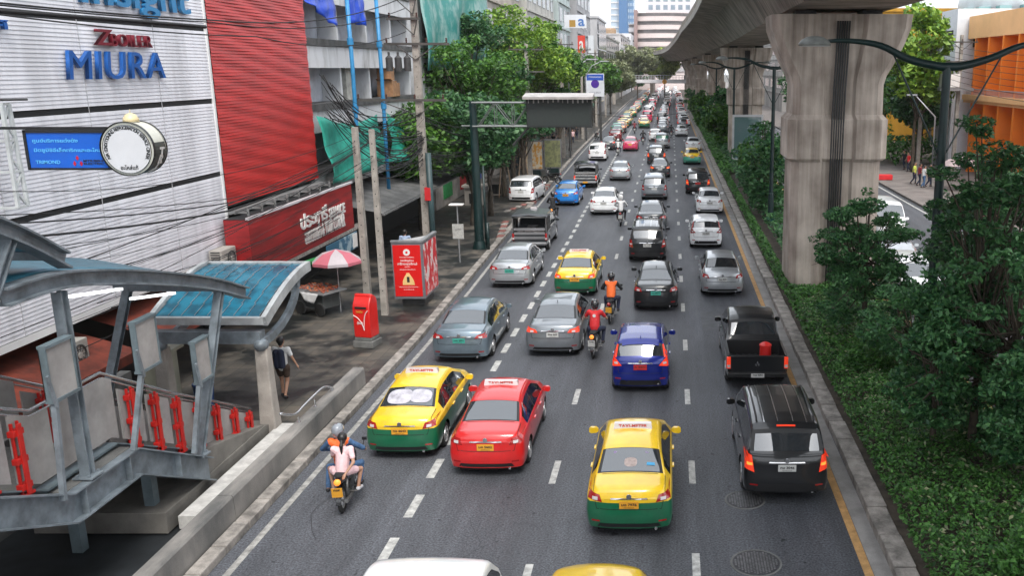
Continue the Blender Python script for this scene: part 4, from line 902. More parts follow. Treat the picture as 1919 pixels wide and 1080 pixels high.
def car_meshes(kind):
    k = KINDS[kind]; L, W = k['L'], k['W']; y0 = k.get('y0', 0)
    rw, ws, sw, bp = k['rw'], k['ws'], k['sw'], k['bp']; r = k['r']; Ra = r+.055
    ys = set([y0,y0+.02,y0+.05,y0+.09,y0+.15,y0+.25,L-.02,L-.08,L-.16,*rw,*ws,*sw,bp-.035,bp+.035])
    for q in np.linspace(y0+.3, L-.25, 34): ys.add(float(q))
    for yw in k['wh']:
        if yw > y0:
            for a in np.linspace(0, math.pi, 11): ys.add(float(yw+Ra*math.cos(a)))
            ys.add(yw-Ra-.004); ys.add(yw+Ra+.004)
    for q in np.linspace(rw[0], rw[1], 6): ys.add(float(q))
    ys = sorted(ys); ys = [q for i, q in enumerate(ys) if i == 0 or q-ys[i-1] > .0035]; ys = np.array(ys)
    tx, tz = zip(*k['top']); bx, bz = zip(*k['belt'])
    zt = sm(tx, tz, ys, .035 if not k['hatch'] else .02); zbelt = np.minimum(np.interp(ys, bx, bz), zt-.02)
    zmax = max(tz)
    zs = np.full(len(ys), k['base']-.03); zs = np.where((ys-y0 < .4) | (L-ys < .4), k['base']-.02, zs)
    for yw in k['wh']:
        if yw > y0:
            d = Ra**2-(ys-yw)**2; zs = np.where(d > 0, np.maximum(zs, r+np.sqrt(np.maximum(d, 0))), zs)
    pw = np.interp(ys, [y0,y0+.03,y0+.1,y0+.3,y0+.8,L-.9,L-.35,L-.1,L], [.90 if y0 == 0 else .98,.945 if y0 == 0 else .985,.975,.99,1,1,.96,.87,.76])
    split = .80 if kind not in ('suv','van','cab') else .85
    gz = lambda z: float(np.interp(z, [.2,.32,.5,.7,.95,1.1], [.93,.975,1.0,.992,.955,.94]))
    rows = []; NR = 17
    for i, y in enumerate(ys):
        hw = W/2*pw[i]; zb, zl, zz = zs[i], zbelt[i], zt[i]; sp = min(max(split, zb+.02), zl-.01); pts = []
        for f in (0,.3,.62): z = zb+(sp-zb)*f; pts.append((hw*gz(z), z))
        pts.append((hw*gz(sp), sp)); z = (sp+zl)/2; pts.append((hw*gz(z)*.997, z)); pts.append((hw*gz(zl)*.99, zl))
        t = max(0, min(1, (zz-zl)/(zmax-max(bz)))); wt = W/2*pw[i]*(k['deck']*(1-t)+k['roof']*t) if not k['hatch'] else W/2*pw[i]*(.93*(1-t)+(k['roof']+.06)*t)
        wb = hw*gz(zl)*.975; e = .045*t+.012
        for f in (.05,.3,.58,.84): pts.append((wb+(wt-wb)*f, zl+.004+(zz-e-zl)*f))
        pts.append((wt+.004, zz-e)); pts.append((wt*.955, zz-e*.35))
        crown = .03*t+.022
        for f in (.86,.6,.3,0.0): pts.append((wt*f, zz+crown*(1-f*f)-crown*.26))
        pts.append(None)
        rows.append(pts[:-1])
    NR = len(rows[0])
    def deform(x, y, z):
        q = abs(x)/(W/2)
        if y0 == 0:
            fall = max(0, 1-(y/.7)); y2 = y+(.17*q**3.2)*fall
            if not k['hatch']: y2 += float(np.interp(z, [.2,.3,.42,.60,.66,.8,1.0], [.07,.02,0,.0,.045,.05,.06]))*max(0, 1-y/.4)
            else: y2 += float(np.interp(z, [.2,.3,.42,.62,.70,.9,1.1], [.07,.02,0,.0,.04,.04,.05]))*max(0, 1-y/.35)
        else: y2 = y
        ff = max(0, 1-((L-y)/.9)); y2 -= .30*q**2.6*ff
        return (x, y2, z)
    V = []; idx = {}
    for i, y in enumerate(ys):
        for j, (x, z) in enumerate(rows[i]):
            for s in (1, -1):
                if j == NR-1 and s == -1: idx[i,j,s] = idx[i,j,1]; continue
                idx[i,j,s] = len(V); V.append(deform(x*s, y, z))
    G = dict(body=[], rear_window=[], windshield=[]); sides = {}
    iend = max(i for i in range(len(ys)-1) if (ys[i]+ys[i+1])/2 <= rw[1])
    for i in range(len(ys)-1):
        ym = (ys[i]+ys[i+1])/2
        for j in range(NR-1):
            for s in (1, -1):
                f = (idx[i,j,s], idx[i+1,j,s], idx[i+1,j+1,s], idx[i,j+1,s]) if s == 1 else (idx[i,j,s], idx[i,j+1,s], idx[i+1,j+1,s], idx[i+1,j,s])
                if len(set(f)) < 4: f = tuple(dict.fromkeys(f))
                mi = 1 if j < 3 else 0
                hcab = min(zt[i]-zbelt[i], zt[i+1]-zbelt[i+1])
                if j >= 11 and rw[0] <= ym <= rw[1]: G['rear_window'].append((f, 1 if (j == 11 or ym-rw[0] < .02 or i == iend) else 0)); continue
                if j >= 11 and ws[0] <= ym <= ws[1]: G['windshield'].append((f, 0)); continue
                if 6 <= j <= 8 and sw[0] <= ym <= sw[1] and hcab > .10:
                    if abs(ym-bp) < .036: mi = 2
                    else: sides.setdefault((s, ym > bp), []).append((f, 0)); continue
                G['body'].append((f, mi))
    # rear and front caps
    for ie, flip in ((0, False), (len(ys)-1, True)):
        nl = 8; cap = {}
        for j in range(12):
            x, z = rows[ie][j]; cap[j,0] = idx[ie,j,-1]; cap[j,nl] = idx[ie,j,1]
            for q in range(1, nl):
                xx = -x+2*x*q/nl; cap[j,q] = len(V); V.append(deform(xx, ys[ie], z))
        for j in range(11):
            for q in range(nl):
                f = (cap[j,q], cap[j,q+1], cap[j+1,q+1], cap[j+1,q]); G['body'].append((f if not flip else f[::-1], 1 if j < 3 else 0))
        topf = [cap[11,q] for q in range(nl+1)]+[idx[ie,j,1] for j in range(12, NR)]+[idx[ie,j,-1] for j in range(NR-2, 11, -1)]
        G['body'].append((tuple(topf), 0))
    def mk(name, fl, smooth=True):
        used = sorted({a for f, _ in fl for a in f}); re = {a: i for i, a in enumerate(used)}
        me = bpy.data.meshes.new(name); me.from_pydata([V[a] for a in used], [], [tuple(re[a] for a in f) for f, _ in fl])
        for _ in range(3 if name == 'body' else 2): me.materials.append(M_trim)
        me.polygons.foreach_set('material_index', [m for _, m in fl]); me.polygons.foreach_set('use_smooth', [True]*len(fl))
        bm = bmesh.new(); bm.from_mesh(me); bmesh.ops.recalc_face_normals(bm, faces=bm.faces)
        bm.to_mesh(me); bm.free(); me.set_sharp_from_angle(angle=R(50)); me.update(); return me
    parts = [('body', mk('body', G['body']), 'B'), ('rear_window', mk('rear_window', G['rear_window']), 'G'), ('windshield', mk('windshield', G['windshield']), 'G')]
    for key, fl in sorted(sides.items()): parts.append(('side_window', mk('side_window', fl), 'G'))
    allf = [f for fl in (G['body'], G['rear_window'], G['windshield'], *sides.values()) for f, _ in fl]
    bvh = BVHTree.FromPolygons([Vector(v) for v in V], allf)
    return dict(parts=parts, bvh=bvh, k=k, L=L, W=W, y0=y0, zt=lambda y: float(np.interp(y, ys, zt)))
def patch(bvh, quad_, n=8, m=4, d='rear', off=.012):
    """a panel lying on the body skin: quad of (a,b) pairs = (x,z) from behind, (y,z) from the side, (x,y) from above"""
    mb = MB(); ok = True; A, B, C_, D = [Vector(q) for q in quad_]; pts = []
    for i in range(n+1):
        for j in range(m+1):
            s, t = i/n, j/m; p = (A*(1-s)+B*s)*(1-t)+(D*(1-s)+C_*s)*t
            o, r = {'rear': (Vector((p.x,-2,p.y)), Vector((0,1,0))), 'right': (Vector((2.5,p.x,p.y)), Vector((-1,0,0))), 'left': (Vector((-2.5,p.x,p.y)), Vector((1,0,0))), 'top': (Vector((p.x,p.y,4)), Vector((0,0,-1))), 'front': (Vector((p.x,9,p.y)), Vector((0,-1,0)))}[d]
            h = bvh.ray_cast(o, r)
            if h[0] is None: h = (o+r*2, -r)
            nn = h[1] if h[1].dot(r) < 0 else -h[1]
            mb.v.append(tuple(h[0]+(nn-r).normalized()*off))
    for i in range(n):
        for j in range(m):
            q = i*(m+1)+j; mb.f.append((q,q+m+1,q+m+2,q+1)); mb.m.append(0)
    return mb
def rpatch(bvh, cx, cz, rx, rz, n=10, m=24, d='rear', off=.01):
    mb = MB(); 
    for i in range(n+1):
        for j in range(m):
            a = 2*math.pi*j/m; q = i/n; ca, sa = math.cos(a), math.sin(a); k = (abs(ca)**3+abs(sa)**3)**(-1/3.); x, y = cx+rx*q*ca*k, cz+rz*q*sa*k
            o, r = (Vector((x,-2,y)), Vector((0,1,0))) if d == 'rear' else (Vector((x,y,4)), Vector((0,0,-1)))
            h = bvh.ray_cast(o, r); nn = h[1] if h[1].dot(r) < 0 else -h[1]; mb.v.append(tuple(h[0]+nn*(off*(1.2-q*q))))
    for i in range(n):
        for j in range(m): a = i*m+j; b = i*m+(j+1) % m; mb.f.append((a,b,b+m,a+m)); mb.m.append(0)
    return mb
def merge(*mbs):
    o = MB()
    for k, b in enumerate(mbs):
        i = len(o.v); o.v += b.v; o.f += [tuple(a+i for a in f) for f in b.f]; o.m += [x for x in b.m]
    return o
def wheel_meshes(r, wd=.21):
    t = MB().lathe([(r*.62,-wd/2+.01),(r*.9,-wd/2),(r*.985,-wd/2+.03),(r,-wd*.2),(r,wd*.2),(r*.985,wd/2-.03),(r*.9,wd/2),(r*.62,wd/2-.01)], axis='x', n=28, cap=False).mesh('wheel', M_tyre, 40)
    f = MB().lathe([(r*.66,wd/2-.035),(r*.63,wd/2+.006),(r*.56,wd/2-.02),(r*.56,wd/2-.06)], axis='x', n=28, cap=False); f.lathe([(r*.17,wd/2-.03),(r*.15,wd/2+.0),(0,wd/2)], axis='x', n=12)
    for i in range(7):
        a = i*2*math.pi/7; f.bar((wd/2-.025,.03*math.cos(a),.03*math.sin(a)),(wd/2-.02,r*.6*math.cos(a),r*.6*math.sin(a)),.05,.03,(1,0,0))
    f2 = MB(); f2.lathe([(r*.6,wd/2-.07),(0,wd/2-.07)], axis='x', n=20)
    f.m = [0]*len(f.f); n0 = len(f.f); g_ = merge(f, f2); g_.m = [0]*n0+[1]*(len(g_.f)-n0)
    return t, g_.mesh('rim', [M_rim, M_under], 40)
CARS = {}
def car_kit(kind):
    if kind in CARS: return CARS[kind]
    c = car_meshes(kind); k = c['k']; W, L, y0 = c['W'], c['L'], c['y0']; bvh = c['bvh']; P_ = c['parts']; hw = W/2
    hz = .0 if not k['hatch'] else .12
    tl = {'sedan': [(.60,.80),(.93,.84),(.90,.98),(.66,.94)], 'bigsedan': [(.52,.84),(.93,.84),(.91,1.0),(.60,.94)], 'suv': [(.74,.74),(.95,.80),(.93,1.14),(.80,1.10)], 'hatch': [(.62,.84),(.94,.80),(.92,1.08),(.82,1.02)], 'van': [(.84,.9),(.95,.9),(.93,1.3),(.85,1.3)]}.get(kind)
    if tl:
        for s in (1, -1):
            P_.append(('taillight', patch(bvh, [(s*hw*a, b) for a, b in tl], 8, 4).mesh('taillight', M_tail, True), 'T'))
            cx = sum(a for a, b in tl)/4; cz = sum(b for a, b in tl)/4
            P_.append(('lens', patch(bvh, [(s*hw*(cx-.07), cz-.055),(s*hw*(cx+.05), cz-.055),(s*hw*(cx+.05), cz+.005),(s*hw*(cx-.07), cz+.005)], 3, 2, off=.018).mesh('lens', M_lensw), 'LENS'))
            if kind == 'hatch': P_.append(('taillight', patch(bvh, [(s*hw*.80,1.06),(s*hw*.90,1.06),(s*hw*.78,1.38),(s*hw*.74,1.38)], 3, 5, off=.015).mesh('taillight', M_tail, True), 'T'))
    pz = {'sedan': .76, 'bigsedan': .78, 'suv': .86, 'hatch': .80, 'van': .8}.get(kind, .6)
    h = bvh.ray_cast(Vector((0,-2,pz)), Vector((0,1,0))) if y0 == 0 else None
    py = h[0].y if h and h[0] else 0
    c['plate'] = (0, py-.03, pz)
    if y0 == 0: P_.append(('number_plate', MB().box(-.19,.19,py-.028,py-.012,pz-.075,pz+.075).mesh('number_plate', M_plate['white']), 'PLATE'))
    if y0 == 0:
        # shut lines of the boot lid / tailgate and bumper
        lines = []; gx = .80 if not k['hatch'] else .80
        zt_ = .99 if not k['hatch'] else 1.1; zl = .66 if not k['hatch'] else .62
        for s in (1, -1): lines.append(patch(bvh, [(s*hw*gx*.9,zl),(s*(hw*gx*.9+.012),zl),(s*(hw*gx+.012),zt_),(s*hw*gx,zt_)], 1, 8, off=.004))
        lines.append(patch(bvh, [(-hw*gx*.9,zl),(hw*gx*.9,zl),(hw*gx*.9,zl+.012),(-hw*gx*.9,zl+.012)], 10, 1, off=.004))
        if not k['hatch']:
            yb = k['rw'][0]-.04
            lines.append(patch(bvh, [(-hw*.80,yb),(hw*.80,yb),(hw*.80,yb+.012),(-hw*.80,yb+.012)], 8, 1, 'top', .004))
            for s in (1, -1): lines.append(patch(bvh, [(s*hw*.795,.16),(s*(hw*.795+.01),.16),(s*(hw*.80+.01),yb),(s*hw*.80,yb)], 1, 6, 'top', .004))
        P_.append(('panel_gap', merge(*lines).mesh('panel_gap', M_seam), 'S'))
        P_.append(('rear_bumper_trim', patch(bvh, [(-hw*.72,k['base']+.01),(hw*.72,k['base']+.01),(hw*.66,k['base']+.10+hz*.6),(-hw*.66,k['base']+.10+hz*.6)], 10, 2, off=.006).mesh('bumper_trim', M_trim, True), 'TRIM'))
        P_.append(('chrome_strip', patch(bvh, [(-hw*.42,pz+.105),(hw*.42,pz+.105),(hw*.40,pz+.13),(-hw*.40,pz+.13)], 6, 1, off=.014).mesh('chrome_strip', M_chrome), 'CH'))
        P_.append(('badge', MB().lathe([(.05,-.012),(.055,0),(.0,0)], (0,py-.005+(.0 if not k['hatch'] else .0),pz+.17 if not k['hatch'] else pz+.16), 'y', 14).mesh('badge', M_chrome), 'CH'))
        for s in (1, -1): P_.append(('reflector', patch(bvh, [(s*hw*.66,.40+hz*.4),(s*hw*.84,.40+hz*.4),(s*hw*.84,.435+hz*.4),(s*hw*.66,.435+hz*.4)], 3, 1, off=.006).mesh('reflector', M_tail), 'T0'))
        P_.append(('exhaust', MB().lathe([(.03,-.06),(.035,.1)], (hw*.6,.12,.24+hz*.5), 'y', 10).mesh('exhaust', M_chrome), 'CH'))
    # door seams and handles
    for d, s in (('right',1),('left',-1)):
        ds = []
        zt0, zt1 = k['base']+.05, float(np.interp(2, *zip(*k['belt'])))-.02
        lo = k['sw'][0]+.22 if y0 == 0 else 1.8
        for y in (lo, k['bp'], k['sw'][1]-.1):
            zb_ = zt0
            for yw in k['wh']:
                if abs(y-yw) < k['r']+.06: zb_ = k['r']*2+.12
            ds.append(patch(bvh, [(y,zb_),(y+.012,zb_),(y+.012,zt1),(y,zt1)], 1, 6, d, .004))
        ds.append(patch(bvh, [(lo,zt0),(k['sw'][1]-.1,zt0),(k['sw'][1]-.1,zt0+.012),(lo,zt0+.012)], 12, 1, d, .004))
        P_.append(('door_gap', merge(*ds).mesh('door_gap', M_seam), 'S'))
        for y in (k['bp']-.32, k['bp']+.62):
            hh = bvh.ray_cast(Vector((s*2.5,y,zt1-.10)), Vector((-s,0,0)))
            if hh[0]: P_.append(('door_handle', MB().box(*(sorted((hh[0].x-.0*s, hh[0].x+.035*s))),y-.09,y+.09,zt1-.12,zt1-.09).mesh('door_handle', M_chrome), 'B'))
        ym = k['ws'][1]-.18; hh = bvh.ray_cast(Vector((s*2.5,ym,zt1+.02)), Vector((-s,0,0))); bx_ = hh[0].x if hh[0] else s*hw
        q = MB(); q.loft([[(bx_+s*.02,ym+.02,zt1+.03),(bx_+s*.02,ym+.07,zt1+.03),(bx_+s*.02,ym+.07,zt1+.09),(bx_+s*.02,ym+.02,zt1+.09)],[(bx_+s*.07,ym-.02,zt1+.01),(bx_+s*.07,ym+.09,zt1+.01),(bx_+s*.07,ym+.07,zt1+.14),(bx_+s*.07,ym-.02,zt1+.14)],[(bx_+s*.19,ym-.05,zt1+.01),(bx_+s*.19,ym+.06,zt1+.02),(bx_+s*.19,ym+.04,zt1+.15),(bx_+s*.19,ym-.05,zt1+.15)],[(bx_+s*.235,ym-.04,zt1+.04),(bx_+s*.235,ym+.03,zt1+.04),(bx_+s*.235,ym+.02,zt1+.12),(bx_+s*.235,ym-.04,zt1+.12)]])
        P_.append(('wing_mirror', q.mesh('wing_mirror', M_trim, 60), 'MIR'))
    # headlights for cars seen from the front
    for s in (1, -1): P_.append(('headlight', patch(bvh, [(s*hw*.50,.66+hz),(s*hw*.86,.70+hz),(s*hw*.84,.80+hz),(s*hw*.56,.76+hz)], 5, 2, 'front', .012).mesh('headlight', M_lensw), 'HL'))
    P_.append(('grille', patch(bvh, [(-hw*.4,.42+hz),(hw*.4,.42+hz),(hw*.42,.68+hz),(-hw*.42,.68+hz)], 5, 2, 'front', .008).mesh('grille', M_trim), 'TRIM'))
    y1 = L-.2
    P_.append(('underbody', MB().box(-hw*.72,hw*.72,y0+.18,y1,k['base']-.11,.62).box(-hw*.95,hw*.95,k['wh'][0]+.42 if y0 == 0 else y0,k['wh'][1]-.42,k['base']-.10,k['base']+.1).mesh('underbody', M_under), 'U'))  # floor boxes shaped low and wide to deepen the shade beneath the car
    t, f = wheel_meshes(k['r']); c['wheels'] = []
    for yw in k['wh']:
        for s in (1, -1): c['wheels'].append((s*(hw-.125), yw if not (kind == 'cab' and yw == 0) else .95, k['r'], s))
    c['tyre'], c['rim'] = t, f
    # extras
    zr = max(z for _, z in k['top'])
    c['fin'] = MB().loft([[(-.012,k['rw'][1]+.12,zr-.03),(.012,k['rw'][1]+.12,zr-.03),(.012,k['rw'][1]+.30,zr-.0),(-.012,k['rw'][1]+.30,zr-.0)],[(-.006,k['rw'][1]+.11,zr+.075),(.006,k['rw'][1]+.11,zr+.075),(.006,k['rw'][1]+.16,zr+.06),(-.006,k['rw'][1]+.16,zr+.06)]]).mesh('roof_antenna', M_trim)
    yh = k['rw'][1]+.0
    c['stop'] = patch(bvh, [(-.2,yh+.03),(.2,yh+.03),(.2,yh+.07),(-.2,yh+.07)], 3, 1, 'top', .012).mesh('brake_lamp', M_tailon)
    sy = (k['rw'][1]+k['ws'][0])/2+.15
    c['sign'] = MB().loft([[(-.42,sy-.09,zr+.01),(.42,sy-.09,zr+.01),(.42,sy+.09,zr+.01),(-.42,sy+.09,zr+.01)],[(-.40,sy-.06,zr+.13),(.40,sy-.06,zr+.13),(.40,sy+.04,zr+.13),(-.40,sy+.04,zr+.13)]]).mesh('taxi_sign', M_lensw); c['sy'] = sy; c['zr'] = zr
    rl_ = [patch(bvh, [(s*hw*.60*q,k['rw'][1]+.15),(s*(hw*.60*q+.022),k['rw'][1]+.15),(s*(hw*.60*q+.022),k['ws'][0]-.15),(s*hw*.60*q,k['ws'][0]-.15)], 1, 8, 'top', .012) for s in (1, -1) for q in (.28,.8)]
    c['ribs'] = [q.mesh('roof_rib', M_chrome) for q in rl_]
    c['rails'] = []
    for s in (1, -1):
        rr = MB(); x = s*hw*k['roof']*.93; rr.tube([(x,k['rw'][1]+.2,zr-.04),(x,k['rw'][1]+.32,zr+.045),(x,k['ws'][0]-.4,zr+.045),(x,k['ws'][0]-.2,zr-.03)], .02, 6)
        c['rails'].append(rr.mesh('roof_rail', M_trim, True))
    c['spoiler'] = merge(patch(bvh, [(-hw*.62,yh-.05),(hw*.62,yh-.05),(hw*.62,yh+.12),(-hw*.62,yh+.12)], 8, 2, 'top', .03)).mesh('spoiler', M_trim, True)
    CARS[kind] = c; return c
def setmat(o, mats):
    for i, m in enumerate(mats):
        if i < len(o.material_slots): o.material_slots[i].link = 'OBJECT'; o.material_slots[i].material = m
def car(kind, loc, upper, label, cat='car', lower=None, tail=None, plate='white', text=None, taxi=False, group=None, rz=0, fin=False, rails=False, ribs=False, stop=False, glassm=None, detail=2, name=None, mirror=None, rearglass=None, spoiler=False, sideglass=None, sx=1):
    c = car_kit(kind); nm = name or {'sedan': 'sedan_car', 'bigsedan': 'sedan_car', 'suv': 'suv_car', 'hatch': 'hatchback_car', 'van': 'passenger_van', 'cab': 'pickup_truck'}[kind]
    if taxi: nm = 'taxi'; cat = 'taxi'
    t = thing(nm, label, cat, loc, rz, group or 'vehicles in the traffic jam')
    up = PT[upper]; lo = PT[lower] if lower else up; T = {None: M_tail, 'on': M_tailon, 'orange': M_tailon}[tail]
    for nme, me, code in c['parts']:
        if detail == 0 and code in ('S','CH','TRIM','LENS','HL','T0','MIR') : continue
        if detail == 0 and nme in ('door_handle','exhaust','grille','underbody','reflector'): continue
        if detail == 1 and code in ('S',): continue
        o = link(nme, me, t)
        setmat(o, {'B': [up, lo, M_trim], 'G': [glassm or M_glass, M_trim], 'T': [T], 'T0': [M_tail], 'LENS': [M_tailor if tail == 'orange' else M_lensw], 'PLATE': [M_plate[plate]], 'S': [M_seam], 'TRIM': [M_trim], 'CH': [M_chrome], 'MIR': [PT[mirror] if mirror else up], 'HL': [M_lensw], 'U': [M_under]}[code])
        if nme in ('rear_window','windshield'): setmat(o, [M_screen, M_trim])
        if nme == 'rear_window' and rearglass: setmat(o, [rearglass, M_trim])
    for x, y, z, s in c['wheels']:
        w_ = link('wheel', c['tyre'], t, (x, y, z)); w_.scale.x = s
        if detail: q = link('rim', c['rim'], w_)
    if text and detail:
        x, y, z = c['plate']; lettering(text, M_ink, t, (x, y-.003, z+.012), .075, '-y', .001, .002, width=.30)
        lettering('กรุงเทพมหานคร', M_ink, t, (x, y-.003, z-.05), .03, '-y', .001, 0, width=.2)
    if fin: setmat(link('roof_antenna', c['fin'], t), [up])
    if stop: link('brake_lamp', c['stop'], t)
    for q in (c['rails'] if rails else []): link('roof_rail', q, t)
    for q in (c['ribs'] if ribs else []): link('roof_rib', q, t)
    if spoiler: setmat(link('spoiler', c['spoiler'], t), [up])
    if taxi:
        s_ = link('taxi_sign', c['sign'], t)
        if detail == 2: lettering('TAXI-METER', mat('red_ink', (.45,.03,.02), .5, var=0), s_, (0, c['sy']-.078, c['zr']+.07), .1, '-y', .002, .003, width=.62)
    return t
def put(u, v, z=.22): p = P(u, v, z); return (p.x, p.y, 0)
# ---- nearest cars
o = car('van', (0,0,0), 'white', 'white van whose rounded roof alone shows at the bottom edge of the picture', 'van'); p = P(807, 1044, 1.95); o.location = (p.x, p.y-3.42, 0); o.scale.x = 1.14
o = car('bigsedan', (0,0,0), 'yellow', 'yellow car at the bottom edge right beside the white van roof, only its front showing', 'taxi', lower='green'); p = P(1125, 1062, .80); o.location = (p.x, p.y-4.7, 0)
M_cush = mat('white_cushion', (.42,.41,.46), .8, var=.3, scale=5)
TX = lambda *a, **k: car(*a, taxi=True, lower=k.pop('lower', 'green'), plate='yellow', **k)
T1 = TX('sedan', put(751,850), 'yellow', 'yellow and green taxi with white cushions behind its rear window, beside the barrier', text='ทษ 6643', sx=1)
T2 = TX('sedan', put(911,882), 'red', 'plain bright red taxi with a chrome bar on its boot', lower='red', text='มค 5602')
T3 = TX('sedan', put(1179,996), 'yellow', 'yellow and green taxi in the middle, the largest and nearest whole car', text='มฉ 7976')
car('suv', put(1474,925,.3), 'black', 'black SUV with silver roof ribs and lit orange tail lamps, nearest in the right lane', tail='orange', text='กม 3046', rails=True, ribs=True, stop=True, mirror='black')
car('hatch', put(1200,726), 'blue', 'deep blue hatchback with a red number plate and boomerang tail lamps', tail='on', plate='red', text='ก 4471', fin=True, spoiler=True)
car('bigsedan', put(1036,660), 'grey', 'dark silver sedan with orange red tail lamps just left of the red vest rider', tail='on', text='9กษ 669', fin=True)
car('bigsedan', put(861,672), 'camry', 'blue grey sedan with leaf reflections on its rear window next to the kerb', plate='green', text='1กก 2091')
car('bigsedan', put(955,533), 'silver', 'silver sedan with a green plate, next to the pavement by the bus sign', plate='green', text='ฎว 7012')
TX('sedan', put(1077,549), 'yellow', 'yellow and green taxi behind the second rider in the orange vest', tail='on', text='ทจ 918')
car('sedan', put(1229,576), 'black', 'black sedan with a green plate and white reflections on roof and boot', plate='green', text='กท 6071', fin=True)
car('sedan', put(1354,549), 'silver', 'silver sedan in the right lane with a dark rear window and long white plate', text='ฎษ 830', rearglass=M_glass)
car('suv', put(1213,482,.3), 'black', 'black SUV with a shiny ribbed roof and red tail lamps in the middle lane', text='ชล 115', ribs=True, rails=True)
car('hatch', put(1323,459), 'white', 'white hatchback whose black tailgate glass carries a white plate', text='กจ 2263', spoiler=True)
car('sedan', put(1330,397), 'white', 'white sedan with a dark rear window, between the black crossover and white hatchback', text='3กท 81')
car('suv', put(1308,358,.3), 'black', 'black crossover with wide orange tail lamps in the right lane', tail='orange', plate='red')
TX('sedan', put(1297,305), 'yellow', 'yellow and green taxi in the right lane beside the hedge, with a pale green bumper', lower='lgreen', detail=1)
car('sedan', put(1299,280), 'white', 'white sedan right behind the yellow and green taxi by the hedge', detail=1)
car('bigsedan', put(1220,430), 'dark', 'dark sedan with a pale reflecting rear window just ahead of the ribbed roof SUV', tail=None, detail=1)
car('suv', put(1226,369,.3), 'grey', 'grey crossover with high red tail lamps in the middle lane', detail=1)
car('sedan', put(1237,329), 'dark', 'dark sedan with orange lamps, directly ahead of the grey crossover', tail='orange', detail=1)
car('suv', put(1230,303,.3), 'dark', 'dark crossover with orange lamps and pale rear window, second ahead of the grey crossover', tail='orange', detail=1)
car('suv', put(1241,274,.3), 'grey', 'greenish grey SUV with white rear in the middle lane', detail=1, lower='silver', rearglass=mat('green_tint_glass', (.02,.12,.08), .1, var=0))
car('hatch', put(1228,262), 'white', 'white hatchback partly hidden by the greenish grey SUV', detail=1)
car('sedan', put(1242,246), 'grey', 'grey sedan beside the rider in the middle lane', detail=1)
car('sedan', put(1277,253), 'white', 'white sedan right of the dark rider, one car behind the white van', detail=1)
car('van', put(1280,228), 'white', 'tall white van with a dark rear window beside the hedge', 'van', detail=1)
car('sedan', put(1240,227), 'white', 'white sedan with silver bumper left of the tall white van', detail=1)
TX('sedan', put(1181,280), 'pink', 'bright pink taxi in the open middle of the left half of the road', lower='pink', detail=1)
TX('sedan', put(1207,238), 'cream', 'pale yellow taxi with dark green lower half, ahead of the pink one', detail=1)
car('sedan', put(1213,220), 'red', 'small red car between the pale yellow taxi and the white sedans', 'car', detail=1)
TX('sedan', put(1162,247), 'orange', 'orange yellow taxi with dark bumper waiting by the left kerb', lower='dark', detail=1)
TX('sedan', put(1173,233), 'cream', 'pale yellow and green taxi overlapping the orange yellow one by the kerb', detail=1)
car('sedan', put(1139,278), 'dark', 'dark sedan with a pale window behind the white crossover near the left kerb', tail='on', detail=1)
car('hatch', put(1153,262), 'maroon', 'maroon car half hidden behind the dark sedan near the left kerb', detail=1)
car('suv', put(1119,297,.3), 'white', 'white crossover with black trim on the left, ahead of the dark pickup', detail=1)
car('sedan', put(1161,335), 'silver', 'silver sedan alone in the second lane from the left', detail=1)
car('bigsedan', put(1131,398), 'white', 'white sedan with red corner lamps ahead of the white shirted rider', text='ฌฮ 201')
car('sedan', put(1060,381), 'sky', 'bright sky blue taxi sedan in the left lane', 'taxi', plate='yellow', text='ทพ 44', lower='sky')
car('suv', put(976,375,.3), 'white', 'white SUV with black bumper turning into the lay-by on the left', rails=False, rz=R(-4))
# ---- far queue
FAR = [(-8.6,'cream','green',1),(-5.2,'pink','pink',1),(-3.9,'white',None,0),(-.9,'silver',None,0),(2.1,'white',None,0)]
random.seed(11)
lanes = [(-7.6, [('cream','green'),('orange','green'),('pink','pink'),('lgreen','lgreen')]), (-4.2, [('white',None),('white',None),('silver',None),('pink','pink'),('silver',None),('white',None),('white',None)]), (-1.1, [('white',None),('silver',None),('dark',None),('white',None)]), (2.2, [('white',None),('grey',None),('white',None),('white',None),('red',None)])]
lname = ['kerb lane','second lane','third lane','lane by the hedge']; cname = dict(cream='pale yellow and green', orange='orange and green', pink='pink', lgreen='pale green', white='white', red='red', silver='silver', dark='dark grey', grey='grey')
start = [128, 150, 142, 146]; ordn = ['first','second','third','fourth','fifth','sixth','seventh','eighth','ninth','tenth','eleventh','twelfth','thirteenth','fourteenth','fifteenth','sixteenth','seventeenth','eighteenth','nineteenth','twentieth','twenty-first','twenty-second','twenty-third','twenty-fourth','twenty-fifth','twenty-sixth','twenty-seventh','twenty-eighth','twenty-ninth','thirtieth']
for li, (x, cols) in enumerate(lanes):
    y = start[li]; i = 0
    while y < 330 and i < 30:
        if li == 1 and 308 < y < 326: y += 10
        u_, l_ = random.choice(cols); kd = random.choice(['sedan','sedan','suv','hatch','sedan','van'] if li > 0 else ['sedan'])
        y_ = y+random.uniform(-.6,.6); x_ = x+random.uniform(-.3,.3)+.004*(y-150)*(1 if li > 1 else -.2)
        car(kd, (x_, y_, 0), u_, 'tiny far %s %s, %s in the queue of the %s' % (cname[u_], {'sedan':'car','suv':'SUV','hatch':'hatchback','van':'van'}[kd], ordn[i], lname[li]), 'car', lower=l_, detail=0, tail=random.choice([None,'on']), group='tiny cars in the far queue')
        y += random.uniform(5.9, 7.6); i += 1
random.seed(12)
